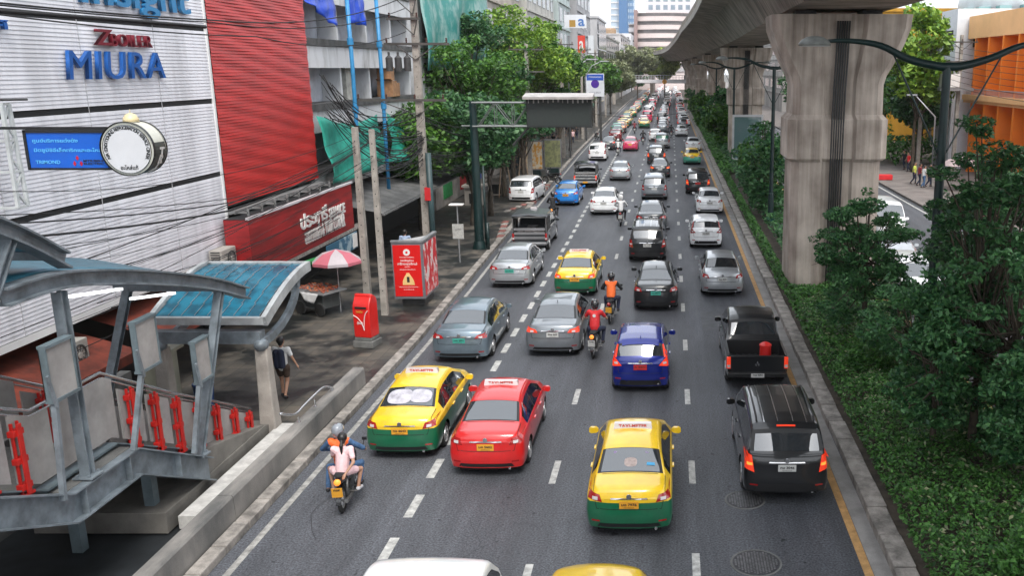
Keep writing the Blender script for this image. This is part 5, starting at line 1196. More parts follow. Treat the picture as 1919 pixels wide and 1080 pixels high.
for li, (x, cols) in enumerate(lanes):
    y = 336+li*2; i = 0
    while y < 560:
        u_, l_ = random.choice(cols) if random.random() < .4 else random.choice([('white',None),('silver',None)])
        car(random.choice(['sedan','suv','hatch']), (x+random.uniform(-.3,.3), y, 0), u_, 'minute %s car below the footbridge, number %d of the far %s' % (cname[u_], i+1, lname[li]), 'car', lower=l_, detail=0, tail=None, group='minute cars below the footbridge')
        y += random.uniform(9.5, 12); i += 1
# ---- opposite road, seen from the front
def oncoming(kind, u, v, col, lab, cat='car', **kw):
    p = P(u, v, .2); return car(kind, (p.x, p.y+KINDS[kind]['L'], 0), col, lab, cat, rz=R(180), group='vehicles on the opposite road', **kw)
oncoming('van', 1672, 447, 'white', 'white van coming the other way just right of the first pier', 'van')
oncoming('suv', 1735, 580, 'white', 'white SUV coming the other way half hidden by the leafy branches')
oncoming('sedan', 1862, 432, 'pink', 'pink taxi on the opposite road seen through the leaves at the right', 'taxi')
oncoming('sedan', 1690, 500, 'silver', 'silver car between the white van and the white SUV on the opposite road')
# ---- pickups
def pickup(loc, label, col, text=None, tail='on', cage=False, detail=2):
    t = car('cab', loc, col, label, 'pickup truck', detail=detail, tail=tail, group='vehicles in the traffic jam'); up = PT[col]; W = 1.80; hw = W/2
    for s in (1, -1):
        b = MB(); ys = [0.02,.3,.52]+[.95+.42*math.cos(a) for a in np.linspace(math.pi, 0, 9)]+[1.45,1.57]
        prof = []
        for y in ys:
            d = .42**2-(y-.95)**2; zb = .36+math.sqrt(d) if d > 1e-6 else .42; x1 = hw*(.965 if y < .1 else 1.0)
            prof.append([(s*x1*.97,y,zb),(s*x1,y,max(zb+.01,.80)),(s*x1*.985,y,1.0),(s*x1*.96,y,1.05),(s*(hw-.10),y,1.05),(s*(hw-.12),y,.62)])
        b.loft(prof, closed=False, cap=False); b.build('bed_side', up, t, smooth=35)
    MB().box(-hw*.86,hw*.86,.0,.07,.52,1.04).build('tailgate', up, t, bevel=.02)
    MB().box(-hw+.1,hw-.1,.05,1.6,.55,.62).box(-hw+.1,hw-.1,1.5,1.57,.6,1.06).build('bed_floor', M_trim, t)
    rb = MB()
    for k in range(8): rb.box(-hw+.2+k*.19,-hw+.26+k*.19,.08,1.5,.62,.635)
    rb.build('bed_liner', mat('liner', (.02,.022,.024), .5, var=.1), t)
    MB().box(-hw*.95,hw*.95,-.12,.04,.42,.56).build('rear_bumper', M_trim if not cage else M_rim, t, bevel=.03)
    for s in (1, -1): MB().box(*sorted((s*hw*.86,s*hw*.985)),-.015,.09,.66,1.0).build('taillight', M_tailon if tail else M_tail, t, bevel=.015); MB().box(*sorted((s*hw*.87,s*hw*.97)),-.02,-.014,.70,.78).build('lens', M_lensw, t)
    MB().box(-.19,.19,-.14,-.125,.43,.55).build('number_plate', M_plate['white' if not cage else 'yellow'], t)
    MB().box(-.5,.5,.1,4.6,.36,.55).build('chassis', M_under, t)
    if text: lettering(text, M_ink, t, (0,-.143,.505), .07, '-y', .001, .002, width=.28)
    return t
pk = pickup(put(1419,706,.42), 'black pickup truck with an open bed carrying a red water cooler', 'black', '7กฮ 9093')
for dx, dz in ((0,.03),(-.035,-.02),(.035,-.02)): pass
d = MB()
for a in (90, 210, 330):
    c_ = Vector((.045*math.cos(R(a)), .80+.045*math.sin(R(a)))); d.prism([(c_.x,c_.y+.04),(c_.x+.03,c_.y),(c_.x,c_.y-.04),(c_.x-.03,c_.y)], -.008, .0, 'y')
d.build('badge', M_chrome, pk)
px, py_ = pk.location.x, pk.location.y
t = tag(MB().lathe([(.165,0),(.175,.04),(.17,.42),(.185,.43),(.185,.47),(.12,.52),(.05,.55),(0,.55)], n=24).build('water_cooler', mat('cooler_red', (.62,.02,.015), .35, var=.05), smooth=35), 'red cylindrical water cooler standing in the bed of the black pickup', 'cooler'); t.location = (px+.32, py_+.95, .63)
b = MB()
random.seed(4)
for k in range(16):
    x, y = -.6+random.random()*.8, .28+random.random()*.35; b.box(x,x+.14,y,y+.12,.64,.70+random.random()*.08)
tag(b.build('bundled_cloths', mat('cloth_pile', (.40,.38,.36), .9, var=0, col2=(.10,.10,.11), scale=14, cpos=(.45,.55))), 'grey and white pile of cloths lying by the tailgate in the pickup bed', 'cloth pile').location = (px, py_, 0)
tag(MB().box(0,.42,0,.28,0,.16).build('plastic_bag', mat('blue_bag', (.06,.12,.42), .5, var=0, col2=(.5,.5,.52), scale=9, cpos=(.45,.55)), bevel=.04), 'blue and white plastic bag in front of the red water cooler', 'bag').location = (px+.12, py_+.32, .64)
# caged dark pickup and the songthaew
def cagetruck(loc, lab, group, soft=False):
    t = pickup(loc, lab, 'dark', tail='on' if not soft else None, cage=True, detail=1); t['category'] = 'truck'
    c = MB()
    for s in (1, -1):
        for y in (.05,.8,1.55): c.box(s*.84-.025,s*.84+.025,y-.025,y+.025,1.04,1.85)
        for z in (1.3,1.55): c.box(s*.84-.015,s*.84+.015,.05,1.55,z,z+.04)
    c.box(-.87,.87,.0,.06,1.8,1.87); c.build('cage_frame', mat('cage_steel', (.14,.14,.14), .5, .3, var=.2), t)
    MB().loft([[(-.9,y,1.82),(-.85,y,1.95),(0,y,2.0+.03),(.85,y,1.95),(.9,y,1.82),(.88,y,1.80),(0,y,1.94),(-.88,y,1.80)] for y in (0,.8,2.0 if soft else 1.6)]).build('cage_roof', PT['dark'] if not soft else PT['grey'], t, smooth=30)
    MB().box(-.85,-.83,.1,1.5,1.0,1.8).box(.83,.85,.1,1.5,1.0,1.8).build('side_sheet', M_trim, t)
    for z in (.72,.95,1.16): MB().box(-.78,.78,-.03,.02,z,z+.12).build('tail_step', M_rim if soft else mat('crate_grey', (.25,.25,.25), .6, var=.4, scale=9), t)
    if soft: MB().box(-.16,.16,1.7,1.95,2.0,2.12).build('roof_lamp', M_lensw, t)
    cr = MB()
    random.seed(3)
    for k in range(9): x, y = -.72+.46*(k % 3), .15+.44*(k//3); cr.box(x,x+.459,y,y+.439,.63,.9+random.random()*.35)
    cr.build('load', mat('dark_load', (.14,.13,.13), .7, var=.6, scale=6), t)
    return t
cagetruck(put(1097,343,.42), 'dark pickup with a high caged back full of goods, ahead of the blue taxi', None)
cagetruck(put(993,459,.42), 'old dark songthaew with steel steps and grey roof beside the kerb', None, True)
lt = lettering('ชีวิตดีมีความสุขทุกวัน', mat('lilac_sticker', (.30,.20,.42), .5, var=0), T3, (0,1.245,1.345), .1, '-y', .001, .002, width=.72, height=.07, name='window_sticker'); lt.rotation_euler = (R(26),0,0)
q = rpatch(car_kit('sedan')['bvh'], 0, 1.0, .13, .11, d='top', off=.006); q.build('window_sticker', mat('round_sticker', (.34,.27,.25), .4, var=.3, scale=14), T3)
q = patch(car_kit('sedan')['bvh'], [(.33,.93),(.50,.93),(.49,1.0),(.33,1.0)], 2, 1, 'top', .008); q.build('window_sticker', mat('blue_sticker', (.05,.30,.55), .3, var=.2), T3)
for i_, (tx_, px_, pz_) in enumerate(()): lettering(tx_, M_chrome, T3, (px_,-.0,pz_), .045, '-y', .001, .001, width=.13)
# cushions in the taxi: they sit behind its rear window, so they are parts seen on the glass
for s, dx, zz, rx, rz_ in ((1,-.24,1.05,.30,.23),(2,.27,1.07,.26,.21)):
    c_ = car_kit('sedan'); q = rpatch(c_['bvh'], dx, zz, rx, rz_, d='top', off=.02+.006*s)
    q.build('cushion', M_cush, T1, smooth=True)
    for ex in (-.09, .07): rpatch(c_['bvh'], dx+ex, 1.09, .012, .010, 2, 8, 'top', .035).build('eye_dot', M_ink, T1)
# ================================================= motorbikes and riders
M_skin = mat('skin', (.38,.21,.14), .6, var=.06); M_skin2 = mat('skin_light', (.50,.31,.23), .6, var=.05)
M_hair = mat('black_hair', (.012,.010,.010), .45, var=.2)
M_denim = mat('denim', (.05,.11,.22), .85, var=.3, scale=8); M_navy = mat('navy_cloth', (.015,.02,.045), .85, var=.2); M_blk = mat('black_cloth', (.015,.015,.017), .85, var=.2)
M_vo = mat('orange_vest', (.75,.13,.02), .7, var=.12, scale=9); M_vr = mat('red_vest', (.55,.015,.02), .7, var=.1); M_pk = mat('pale_pink_cloth', (.78,.52,.54), .85, var=.1, scale=9)
M_wh = mat('white_cloth', (.62,.62,.62), .85, var=.08); M_helm = mat('helmet_black', (.015,.015,.017), .15, coat=1, var=0); M_helmg = mat('helmet_grey', (.22,.24,.27), .25, coat=1, var=.1)
M_shoe = mat('shoe_white', (.5,.5,.52), .6, var=.1); M_bb = mat('bike_black', (.012,.012,.014), .25, coat=.8, var=0); M_bm = mat('engine_metal', (.14,.14,.14), .4, .7, var=.3, scale=20)
def lerp(a, b, t): return Vector(a)*(1-t)+Vector(b)*t
def hand(caps, wrist, dirv, side, r=.009, curl=.5):
    d = Vector(dirv).normalized(); up = Vector((0,0,1)); sv = d.cross(up).normalized()*side; dn = -up
    palm = Vector(wrist)+d*.07; caps.append((wrist, palm, .026, .034, 8)); caps.append((palm-sv*.02, palm+sv*.02, .026, .026, 8))
    for i, (o, l) in enumerate(((-.03,.062),(-.01,.072),(.01,.068),(.03,.052))):
        a = palm+d*.025+sv*o; b = a+d*l*.5+dn*l*.25*curl*2; c = b+dn*l*.5-d*l*.25*curl
        caps.append((a, b, r, r, 6)); caps.append((b, c, r, r*.85, 6))
    a = palm-sv*.03-d*.02; b = a-sv*.02+d*.035+dn*.01; caps.append((a, b, r*1.15, r, 6)); caps.append((b, b+d*.028+dn*.012, r, r*.85, 6))
def person(label, pose, loc=(0,0,0), rz=0, top=(M_wh, 'short'), bottom=(M_navy, 'long'), shoes=M_blk, head='hair', vest=None, vox=.016, skin=None, extras=None, group=None, scale=1, tail=False, bag=False, emblem=False):
    """pose: joints hip, chest, neck, head, sh(L,R), el, wr, hp, kn, an, toe; x right, y forward"""
    sk = skin or M_skin; p = {k: ([Vector(q) for q in v] if isinstance(v, (list, tuple)) and isinstance(v[0], (list, tuple)) else Vector(v)) for k, v in pose.items()}
    t = thing('person', label, 'person', loc, rz, group); t.scale = (scale,)*3
    caps = [(p['hip'], p['chest'], .125, .14, 12), (p['chest'], p['neck'], .13, .055, 10), (p['neck'], p['head']-Vector((0,0,.06)), .052, .05, 8)]
    h = p['head']; f = (p.get('face') or Vector((0,1,0))).normalized(); s_ = f.cross(Vector((0,0,1))).normalized()
    caps += [(h+Vector((0,0,.03))-f*.02, h+Vector((0,0,.035))+f*.02, .098, .095, 12), (h+f*.025-Vector((0,0,.02)), h+f*.045-Vector((0,0,.085)), .08, .052, 10), (h+f*.09+Vector((0,0,.0)), h+f*.112-Vector((0,0,.035)), .012, .016, 6)]
    for q in (-1, 1): caps.append((h+s_*q*.092-f*.01+Vector((0,0,.01)), h+s_*q*.098-f*.015-Vector((0,0,.03)), .016, .012, 6)); caps.append((h+s_*q*.035+f*.086+Vector((0,0,.012)), h+s_*q*.036+f*.088+Vector((0,0,.01)), .012, .012, 6))
    caps.append((h+f*.088-s_*.02-Vector((0,0,.062)), h+f*.088+s_*.02-Vector((0,0,.062)), .009, .009, 6))
    for i, q in ((0,-1),(1,1)):
        caps += [(lerp(p['chest'], p['sh'][i], .4)+Vector((0,0,.03)), p['sh'][i], .09, .062, 8), (p['sh'][i], p['el'][i], .05, .04, 8), (p['el'][i], p['wr'][i], .04, .026, 8), (p['hip'], p['hp'][i], .11, .10, 10), (p['hp'][i], p['kn'][i], .085, .058, 10), (p['kn'][i], p['an'][i], .056, .036, 10), (p['an'][i], p['toe'][i], .042, .03, 8)]
        hand(caps, p['wr'][i], (p['wr'][i]-p['el'][i]), q)
    blob('body', caps, sk, t, vox)
    e = .016; tp = [(p['hip']+Vector((0,0,.0)), p['chest'], .145, .155, 12), (lerp(p['hip'], p['chest'], .1), lerp(p['hip'], p['chest'], .3), .15, .145, 12), (p['chest'], lerp(p['chest'], p['neck'], .7), .145, .085, 10)]
    for i in (0, 1):
        tp += [(lerp(p['chest'], p['sh'][i], .4)+Vector((0,0,.03)), p['sh'][i], .105, .078, 8), (p['sh'][i], lerp(p['sh'][i], p['el'][i], .6 if top[1] == 'short' else 1), .07, .062, 8)]
        if top[1] == 'long': tp.append((p['el'][i], lerp(p['el'][i], p['wr'][i], .93), .056, .042, 8))
    blob('shirt', tp, top[0], t, vox)
    if vest:
        blob('vest', [(lerp(p['hip'], p['chest'], .15), p['chest'], .165, .17, 12), (p['chest'], lerp(p['chest'], p['neck'], .55), .165, .11, 10)]+[(lerp(p['chest'], p['sh'][i], .4)+Vector((0,0,.035)), lerp(p['chest'], p['sh'][i], .85)+Vector((0,0,.03)), .112, .088, 8) for i in (0, 1)], vest, t, vox)
    bt = []
    for i in (0, 1):
        bt += [(p['hip'], p['hp'][i], .128, .115, 10), (p['hp'][i], p['kn'][i] if bottom[1] == 'long' else lerp(p['hp'][i], p['kn'][i], .55 if bottom[1] == 'short' else .9), .105, .076 if bottom[1] == 'long' else .092, 10)]
        if bottom[1] == 'long': bt.append((p['kn'][i], lerp(p['kn'][i], p['an'][i], .9), .074, .058, 10))
    blob('trousers' if bottom[1] == 'long' else 'shorts', bt, bottom[0], t, vox)
    for i in (0, 1): blob('shoe', [(p['an'][i]-Vector((0,.03,.03)), p['toe'][i], .052, .042, 8)], shoes, t, vox)
    if head == 'hair' or tail: blob('hair', [(h+Vector((0,0,.045))-f*.035, h+Vector((0,0,.055))-f*.0, .105, .10, 12), (h-f*.045+Vector((0,0,.02)), h-f*.05-Vector((0,0,.05)), .09, .06, 10)], M_hair, t, vox)
    if emblem: MB().lathe([(.055,0),(.055,-.006),(0,-.006)], (0, p['chest'].y-.178, p['chest'].z+.08), 'y', 18).build('round_emblem', M_wh, t); MB().box(-.07,.07,p['chest'].y-.182,p['chest'].y-.172,p['chest'].z-.06,p['chest'].z-.035).build('emblem_line', M_wh, t)
    if tail: b0 = h-f*.13+Vector((0,0,.0)); blob('ponytail', [(b0, b0-f*.06-Vector((0,0,.10)), .028, .045, 8), (b0-f*.06-Vector((0,0,.10)), b0-f*.07-Vector((0,0,.32)), .045, .012, 8)], M_hair, t, .012)
    if head in ('helmet','helmetg','helmetw'):
        m = {'helmet': M_helm, 'helmetg': M_helmg, 'helmetw': M_wh}[head]
        o = blob('helmet', [(h+Vector((0,0,.05))-f*.03, h+Vector((0,0,.05))+f*.03, .14, .135, 14), (h-f*.04+Vector((0,0,.02)), h-f*.03-Vector((0,0,.04)), .135, .12, 12)], m, t, vox)
        MB().bar(h+f*.13+Vector((0,0,.045))-s_*.1, h+f*.13+Vector((0,0,.045))+s_*.1, .03, .05).build('visor', M_helm, o)
    if bag: blob('backpack', [(p['chest']-Vector((.06,.17,.28)), p['chest']-Vector((.06,.19,-.10)), .10, .10, 10), (p['chest']-Vector((-.06,.17,.28)), p['chest']-Vector((-.06,.19,-.10)), .10, .10, 10)], M_navy, t, vox)
    return t
RIDE = dict(hip=(0,.42,.90), chest=(0,.56,1.24), neck=(0,.60,1.46), head=(0,.64,1.62), sh=[(-.20,.56,1.40),(.20,.56,1.40)], el=[(-.36,.72,1.16),(.36,.72,1.16)], wr=[(-.33,1.00,1.07),(.33,1.00,1.07)], hp=[(-.12,.46,.86),(.12,.46,.86)], kn=[(-.25,.88,.78),(.25,.88,.78)], an=[(-.22,.72,.36),(.22,.72,.36)], toe=[(-.24,.90,.30),(.24,.90,.30)])
BK = None
def bike(loc, label, rz=0, plate='white', col=None, lit=False, text=None):
    global BK
    t = thing('motorbike', label, 'motorbike', loc, rz, 'motorbikes weaving through the traffic'); body = col or M_bb
    if BK is None:
        K_ = {}
        K_['wheel'] = MB().lathe([(.20,-.03),(.26,-.04),(.29,-.025),(.298,0),(.29,.025),(.26,.04),(.20,.03)], axis='x', n=24, cap=False).mesh('wheel', M_tyre, True)
        r = MB().lathe([(.215,-.02),(.215,.02),(.195,.02),(.195,-.02)], axis='x', n=24, cap=False); r.lathe([(.05,-.05),(.05,.05)], axis='x', n=10)
        for a in range(0, 360, 60): r.bar((0,.04*math.cos(R(a)),.04*math.sin(R(a))),(0,.205*math.cos(R(a)),.205*math.sin(R(a))),.02,.02,(1,0,0))
        K_['rim'] = r.mesh('rim', M_rim, 40)
        def sec(y, z, w_, h_): return [(w_*math.cos(a)*1.0, y, z+h_*math.sin(a)) for a in np.linspace(0, 2*math.pi, 13)[:-1]]
        K_['seat'] = MB().loft([sec(-.18,.86,.05,.03), sec(-.1,.87,.11,.045), sec(.2,.84,.13,.05), sec(.5,.80,.12,.05), sec(.68,.80,.06,.03)]).mesh('seat', M_blk, True)
        K_['tail_body'] = MB().loft([sec(-.28,.80,.03,.03), sec(-.2,.78,.09,.06), sec(.1,.72,.12,.09), sec(.5,.62,.11,.12), sec(.75,.55,.07,.08)]).mesh('tail_body', M_bb, True)
        K_['front_fairing'] = MB().loft([sec(.85,.50,.05,.1), sec(.92,.72,.14,.16), sec(1.0,.92,.13,.13), sec(1.10,1.0,.08,.08)]).mesh('front_fairing', M_bb, True)
        e = MB().box(-.1,.1,.35,.72,.26,.52); e.tube([(.12,.5,.3),(.13,.2,.28),(.14,-.25,.36)], [.03,.045,.05], 10); K_['engine'] = e.mesh('engine', M_bm, 40)
        for s in (-1, 1): f = MB(); f.tube([(s*.07,1.02,.9),(s*.08,1.22,.30)], .025, 8); f.tube([(s*.09,.0,.30),(s*.09,.45,.40)], .022, 6); f.tube([(s*.10,-.02,.32),(s*.12,.05,.72)], .03, 8); K_['fork%d' % s] = f.mesh('fork', M_bm, True)
        f = MB()
        f.tube([(-.34,.98,1.06),(-.15,1.05,1.03),(.15,1.05,1.03),(.34,.98,1.06)], .018, 8); K_['handlebar'] = f.mesh('handlebar', M_bm, True)
        K_['mudguard'] = MB().loft([[(-.05,-.32*math.cos(a)+0,.30+.34*math.sin(a)),(.05,-.32*math.cos(a),.30+.34*math.sin(a)),(.05,-.34*math.cos(a),.30+.36*math.sin(a)),(-.05,-.34*math.cos(a),.30+.36*math.sin(a))] for a in np.linspace(.0, 2.2, 9)]).mesh('mudguard', M_bb, 40)
        K_['taillight'] = MB().lathe([(.02,-.035),(.065,-.02),(.07,.02),(.04,.06)], (0,-.3,.80), 'y', 14).mesh('taillight', M_tailor, True)
        K_['number_plate'] = MB().prism([(-.36,.50),(-.40,.72),(-.39,.72),(-.35,.50)], -.11, .11, 'x').mesh('number_plate', M_plate['white'])
        m = MB()
        for s in (-1, 1): m.tube([(s*.28,1.0,1.06),(s*.32,.99,1.22)], .008, 6); m.box(s*.33-.05,s*.33+.05,.97,.99,1.2,1.27)
        K_['mirror'] = m.mesh('mirror', M_trim); K_['headlight'] = MB().lathe([(.07,0),(.04,.04),(0,.05)], (0,1.14,.98), 'y', 12).mesh('headlight', M_lensw, True)
        K_['footrest'] = MB().tube([(-.24,.62,.30),(.24,.62,.30)], .015, 6).tube([(-.26,.28,.34),(.26,.28,.34)], .015, 6).mesh('footrest', M_bm)
        BK = K_
    for k in ('seat','tail_body','front_fairing','engine','fork1','fork-1','handlebar','mudguard','taillight','number_plate','mirror','headlight','footrest'):
        o = link(BK[k].name.split('.')[0], BK[k], t)
        if k == 'number_plate': setmat(o, [M_plate[plate]])
        if k == 'taillight': setmat(o, [M_tailor if lit else M_tail])
        if k in ('tail_body','front_fairing'): setmat(o, [body])
    for y in (0, 1.24): w_ = link('wheel', BK['wheel'], t, (0, y, .298)); link('rim', BK['rim'], w_)
    if text:
        for i, s in enumerate(text): l = lettering(s, M_ink, t, (0,-.392+.018*i,.67-.085*i), .08, '-y', .001, .003, width=.13 if i == 0 else .17); l.rotation_euler.x = R(100)
    return t
def rider(u, v, lab_b, lab_p, rz=0, vox=.02, bk={}, **kw):
    p = P(u, v, 0); b = bike((p.x, p.y, 0), lab_b, rz, **bk); q = person(lab_p, RIDE, (p.x, p.y, 0), rz, vox=vox, **kw); return b, q
# nearest pair on one bike
p = P(657, 966, 0); rz0 = R(7)
p.x -= .2
bike((p.x, p.y+.15, 0), 'black motorbike with a yellow plate carrying two people beside the barrier', rz0, 'yellow', None, True, ('กขธ','546'))
RA = dict(RIDE); RA['hip'] = (-.05,.50,.90); RA['chest'] = (-.13,.66,1.24); RA['neck'] = (-.15,.70,1.46); RA['head'] = (-.15,.74,1.62); RA['sh'] = [(-.34,.66,1.40),(.08,.66,1.40)]; RA['el'] = [(-.54,.80,1.18),(.34,.82,1.16)]; RA['kn'] = [(-.42,.80,.74),(.27,.88,.78)]; RA['an'] = [(-.44,.60,.30),(.24,.72,.36)]; RA['toe'] = [(-.47,.78,.24),(.26,.90,.30)]
person('motorbike taxi driver in an orange vest over a denim jacket with a grey helmet', RA, (p.x, p.y+.15, 0), rz0, (M_denim, 'long'), (M_denim, 'long'), M_blk, 'helmetg', M_vo, .013, scale=.95)
RB = dict(hip=(.02,.12,.94), chest=(.04,.20,1.26), neck=(.05,.24,1.47), head=(.05,.28,1.62), sh=[(-.14,.20,1.41),(.22,.18,1.41)], el=[(-.22,.36,1.18),(.30,.02,1.16)], wr=[(-.17,.55,1.08),(.16,-.14,.98)], hp=[(-.11,.16,.90),(.13,.16,.90)], kn=[(-.34,.52,.82),(.34,.48,.80)], an=[(-.26,.38,.40),(.28,.36,.42)], toe=[(-.30,.52,.33),(.32,.50,.36)])
person('woman passenger in a pale pink top and shorts with a long dark ponytail', RB, (p.x, p.y+.15, 0), rz0, (M_pk, 'short'), (M_pk, 'short'), M_shoe, 'hair', None, .013, skin=M_skin, tail=True, scale=.95)
rider(1112, 672, 'black motorbike with a white plate between the dark silver sedan and blue hatchback', 'rider in a bright red vest with a round white logo and black helmet', R(-3), .015, dict(lit=True, text=('1กข','3052')), top=(M_vr, 'short'), bottom=(M_navy, 'long'), head='helmet', vest=M_vr, emblem=True)
rider(1143, 607, 'black motorbike with a cream plate just ahead of the red vest rider', 'rider in an orange vest with pale straps and a black helmet', R(-3), .015, dict(plate='yellow'), top=(M_blk, 'long'), bottom=(M_navy, 'long'), head='helmet', vest=M_vo)
rider(1035, 417, 'dark motorbike with a lit tail lamp behind the sky blue taxi', 'dark clothed rider with a large black bag behind the sky blue taxi', 0, .022, dict(lit=True), top=(M_blk, 'long'), bottom=(M_blk, 'long'), head='helmet')
rider(1163, 424, 'black motorbike following the white sedan', 'rider in a white shirt and white helmet behind the white sedan', 0, .022, {}, top=(M_wh, 'long'), bottom=(M_blk, 'long'), head='helmetw')
rider(1158, 292, 'small motorbike left of the pink taxi', 'small rider in a pale shirt left of the pink taxi', 0, .03, {}, top=(M_wh, 'long'), head='helmetw')
rider(1205, 271, 'small motorbike right of the pink taxi', 'small dark clothed rider right of the pink taxi', 0, .03, {}, top=(M_blk, 'long'), head='helmet')
rider(1258, 258, 'small motorbike left of the white sedan by the hedge lane', 'small dark clothed rider close to the white sedan by the hedge lane', 0, .03, {}, top=(M_blk, 'long'), head='helmet')
rider(1189, 250, 'tiny motorbike with a red box behind the pale yellow taxi', 'tiny rider in a maroon jacket ahead of the pink taxi', 0, .035, {}, top=(mat('maroon_cloth', (.2,.02,.03), .8), 'long'), head='helmet')
b_ = bike(tuple(P(1046, 345, .15)), 'dark scooter with a white front basket standing at the kerb by the lay-by', R(60))
b_ = bike(tuple(P(1120, 262, .1)), 'small scooter parked at the kerb beside the tall blue sign', R(20))
# pedestrians
WALK = dict(hip=(0,0,.92), chest=(0,.02,1.26), neck=(0,.03,1.46), head=(0,.05,1.61), sh=[(-.19,.02,1.40),(.19,.02,1.40)], el=[(-.24,-.06,1.14),(.28,.05,1.14)], wr=[(-.22,.06,.92),(.36,.10,.93)], hp=[(-.10,0,.88),(.10,0,.88)], kn=[(-.10,.12,.50),(.09,.02,.48)], an=[(-.10,.10,.09),(.10,-.22,.13)], toe=[(-.11,.24,.05),(.10,-.12,.05)])
p = P(535, 745, .15); person('schoolboy walking away in a white shirt and dark shorts with a navy backpack', WALK, (p.x, p.y, .15), R(0), (M_wh, 'short'), (mat('brown_cloth', (.05,.03,.02), .85), 'short'), M_blk, 'hair', None, .014, bag=True, group='people walking on the left pavement')
p = P(762, 500, .15); person('man in a light blue grey shirt walking behind the red advertising stand', WALK, (p.x, p.y, .15), 0, (mat('pale_blue_cloth', (.30,.38,.52), .85), 'short'), (M_blk, 'long'), M_blk, 'hair', None, .02, group='people walking on the left pavement')
# people far right and far left
spots = [(1694,318,'dark clothed person standing apart on the right pavement',M_blk),(1702,322,'person in red at the left of the group on the right pavement',M_vr),(1712,345,'person in a bright yellow green shirt in the right pavement group',mat('lime_cloth', (.55,.65,.10), .8)),(1722,348,'person in a dark red top next to the lime shirt',mat('maroon_cloth', (.2,.02,.03))),(1730,352,'person in white and pale blue in the right pavement group',M_wh),(1740,350,'person at the right end of the group under the grey umbrella',M_navy)]
for u, v, lab, m in spots:
    p = P(u, v, .16); person(lab, WALK, (p.x, p.y, .16), R(random.randint(0, 360)), (m, 'short'), (M_navy if 'white' not in lab else M_denim, 'long'), M_blk, 'hair', None, .035, group='people waiting on the right pavement')
random.seed(21)
cl_ = [M_wh, M_blk, M_vr, M_navy, M_pk]; wn = ['white','black','red','navy','pink']
for i in range(9):
    y = 84+i*7.5; x = kl(y)-1.6-random.random()*3.2; c = random.randrange(5)
    person('far pedestrian in a %s top, %s along the left pavement from the camera' % (wn[c], ordn[i]), WALK, (x, y, .15), R(random.choice([0,180])), (cl_[c], 'short'), (M_navy, 'long'), M_blk, 'hair', None, .045, group='far pedestrians on the left pavement')
# ================================================= street furniture, poles, cables
M_pole = mat('pole_concrete', (.30,.275,.245), .85, var=.25, scale=3, bump=.2, speck=.1)
M_green = mat('dark_green_paint', (.006,.022,.022), .4, var=.25, scale=3); M_gsteel = mat('galvanised', (.30,.31,.32), .45, .5, var=.2, scale=4)
M_cable = mat('cable_black', (.010,.010,.011), .7, var=0); M_insul = mat('insulator_brown', (.06,.02,.015), .3, var=.2)
M_kred = mat('poster_red', (.62,.012,.012), .3, var=.03); M_kframe = mat('case_frame', (.19,.19,.21), .4, .3, var=.1)
def cpole(x, y, h, w0, w1, lab, holes=True, tilt=0):
    t = thing('utility_pole', lab, 'utility pole', (x, y, .1), R(random.uniform(-4,4)), 'square concrete utility poles')
    MB().loft([[(-a,-a,z),(a,-a,z),(a,a,z),(-a,a,z)] for a, z in ((w0,0),(w1,h))]).build('shaft', M_pole, t, bevel=.015)
    if holes:
        d = MB(); z = 1.0
        while z < h-.3: a = w0+(w1-w0)*z/h; d.lathe([(.022,-a-.004),(.022,-a+.01)], (0,0,z), 'y', 8); z += .45
        d.build('bolt_holes', M_black, t)
    return t
cpole(*P(691,574,.15).to_2d(), 6.9, .13, .10, 'short square concrete pole just behind the red post box')
cpole(*P(722,590,.15).to_2d(), 6.9, .12, .09, 'short square concrete pole left of the red advertising stand')
pc = cpole(-11.55, 43.2, 13.5, .19, .13, 'tall square concrete pole carrying crossarms and transformers gear')
def arm(t, z, x0, x1, n=3, ins=True):
    a = MB().box(x0,x1,-.26,-.16,z-.05,z+.06); a.bar((0,-.2,z-.7),(x0*.6,-.2,z-.05),.04,.04); a.bar((0,-.2,z-.7),(x1*.6,-.2,z-.05),.04,.04); a.build('crossarm', mat('crossarm_dark', (.07,.065,.06), .7, var=.3), t)
    if ins:
        for k in range(n):
            x = x0+.12+(x1-x0-.24)*k/(n-1); MB().lathe([(.03,.06),(.05,.10),(.03,.13),(.055,.17),(.03,.20),(.05,.24),(.02,.28)], (x,-.21,z), 'z', 10).build('insulator', M_insul, t)
arm(pc, 7.6, -2.9, 1.3, 4); arm(pc, 10.1, -1.4, 1.6, 4); arm(pc, 11.2, -1.2, .3, 2); arm(pc, 12.1, -1.2, .3, 2)
MB().tube([(.35,-.3,.1),(.35,-.3,5.2)], .14, 12).build('riser_pipe', mat('pipe_teal', (.03,.06,.065), .5, var=.2), pc, smooth=True)
MB().box(.12,.4,-.45,-.2,3.0,3.6).build('meter_box', M_vr, pc)
b = MB()
for k in range(3): b.lathe([(.16,0),(.16,.6),(.05,.7),(.05,.85)], (-1.2+.42*k,-.25,8.9), 'z', 12)
b.build('switch_gear', M_dark, pc)
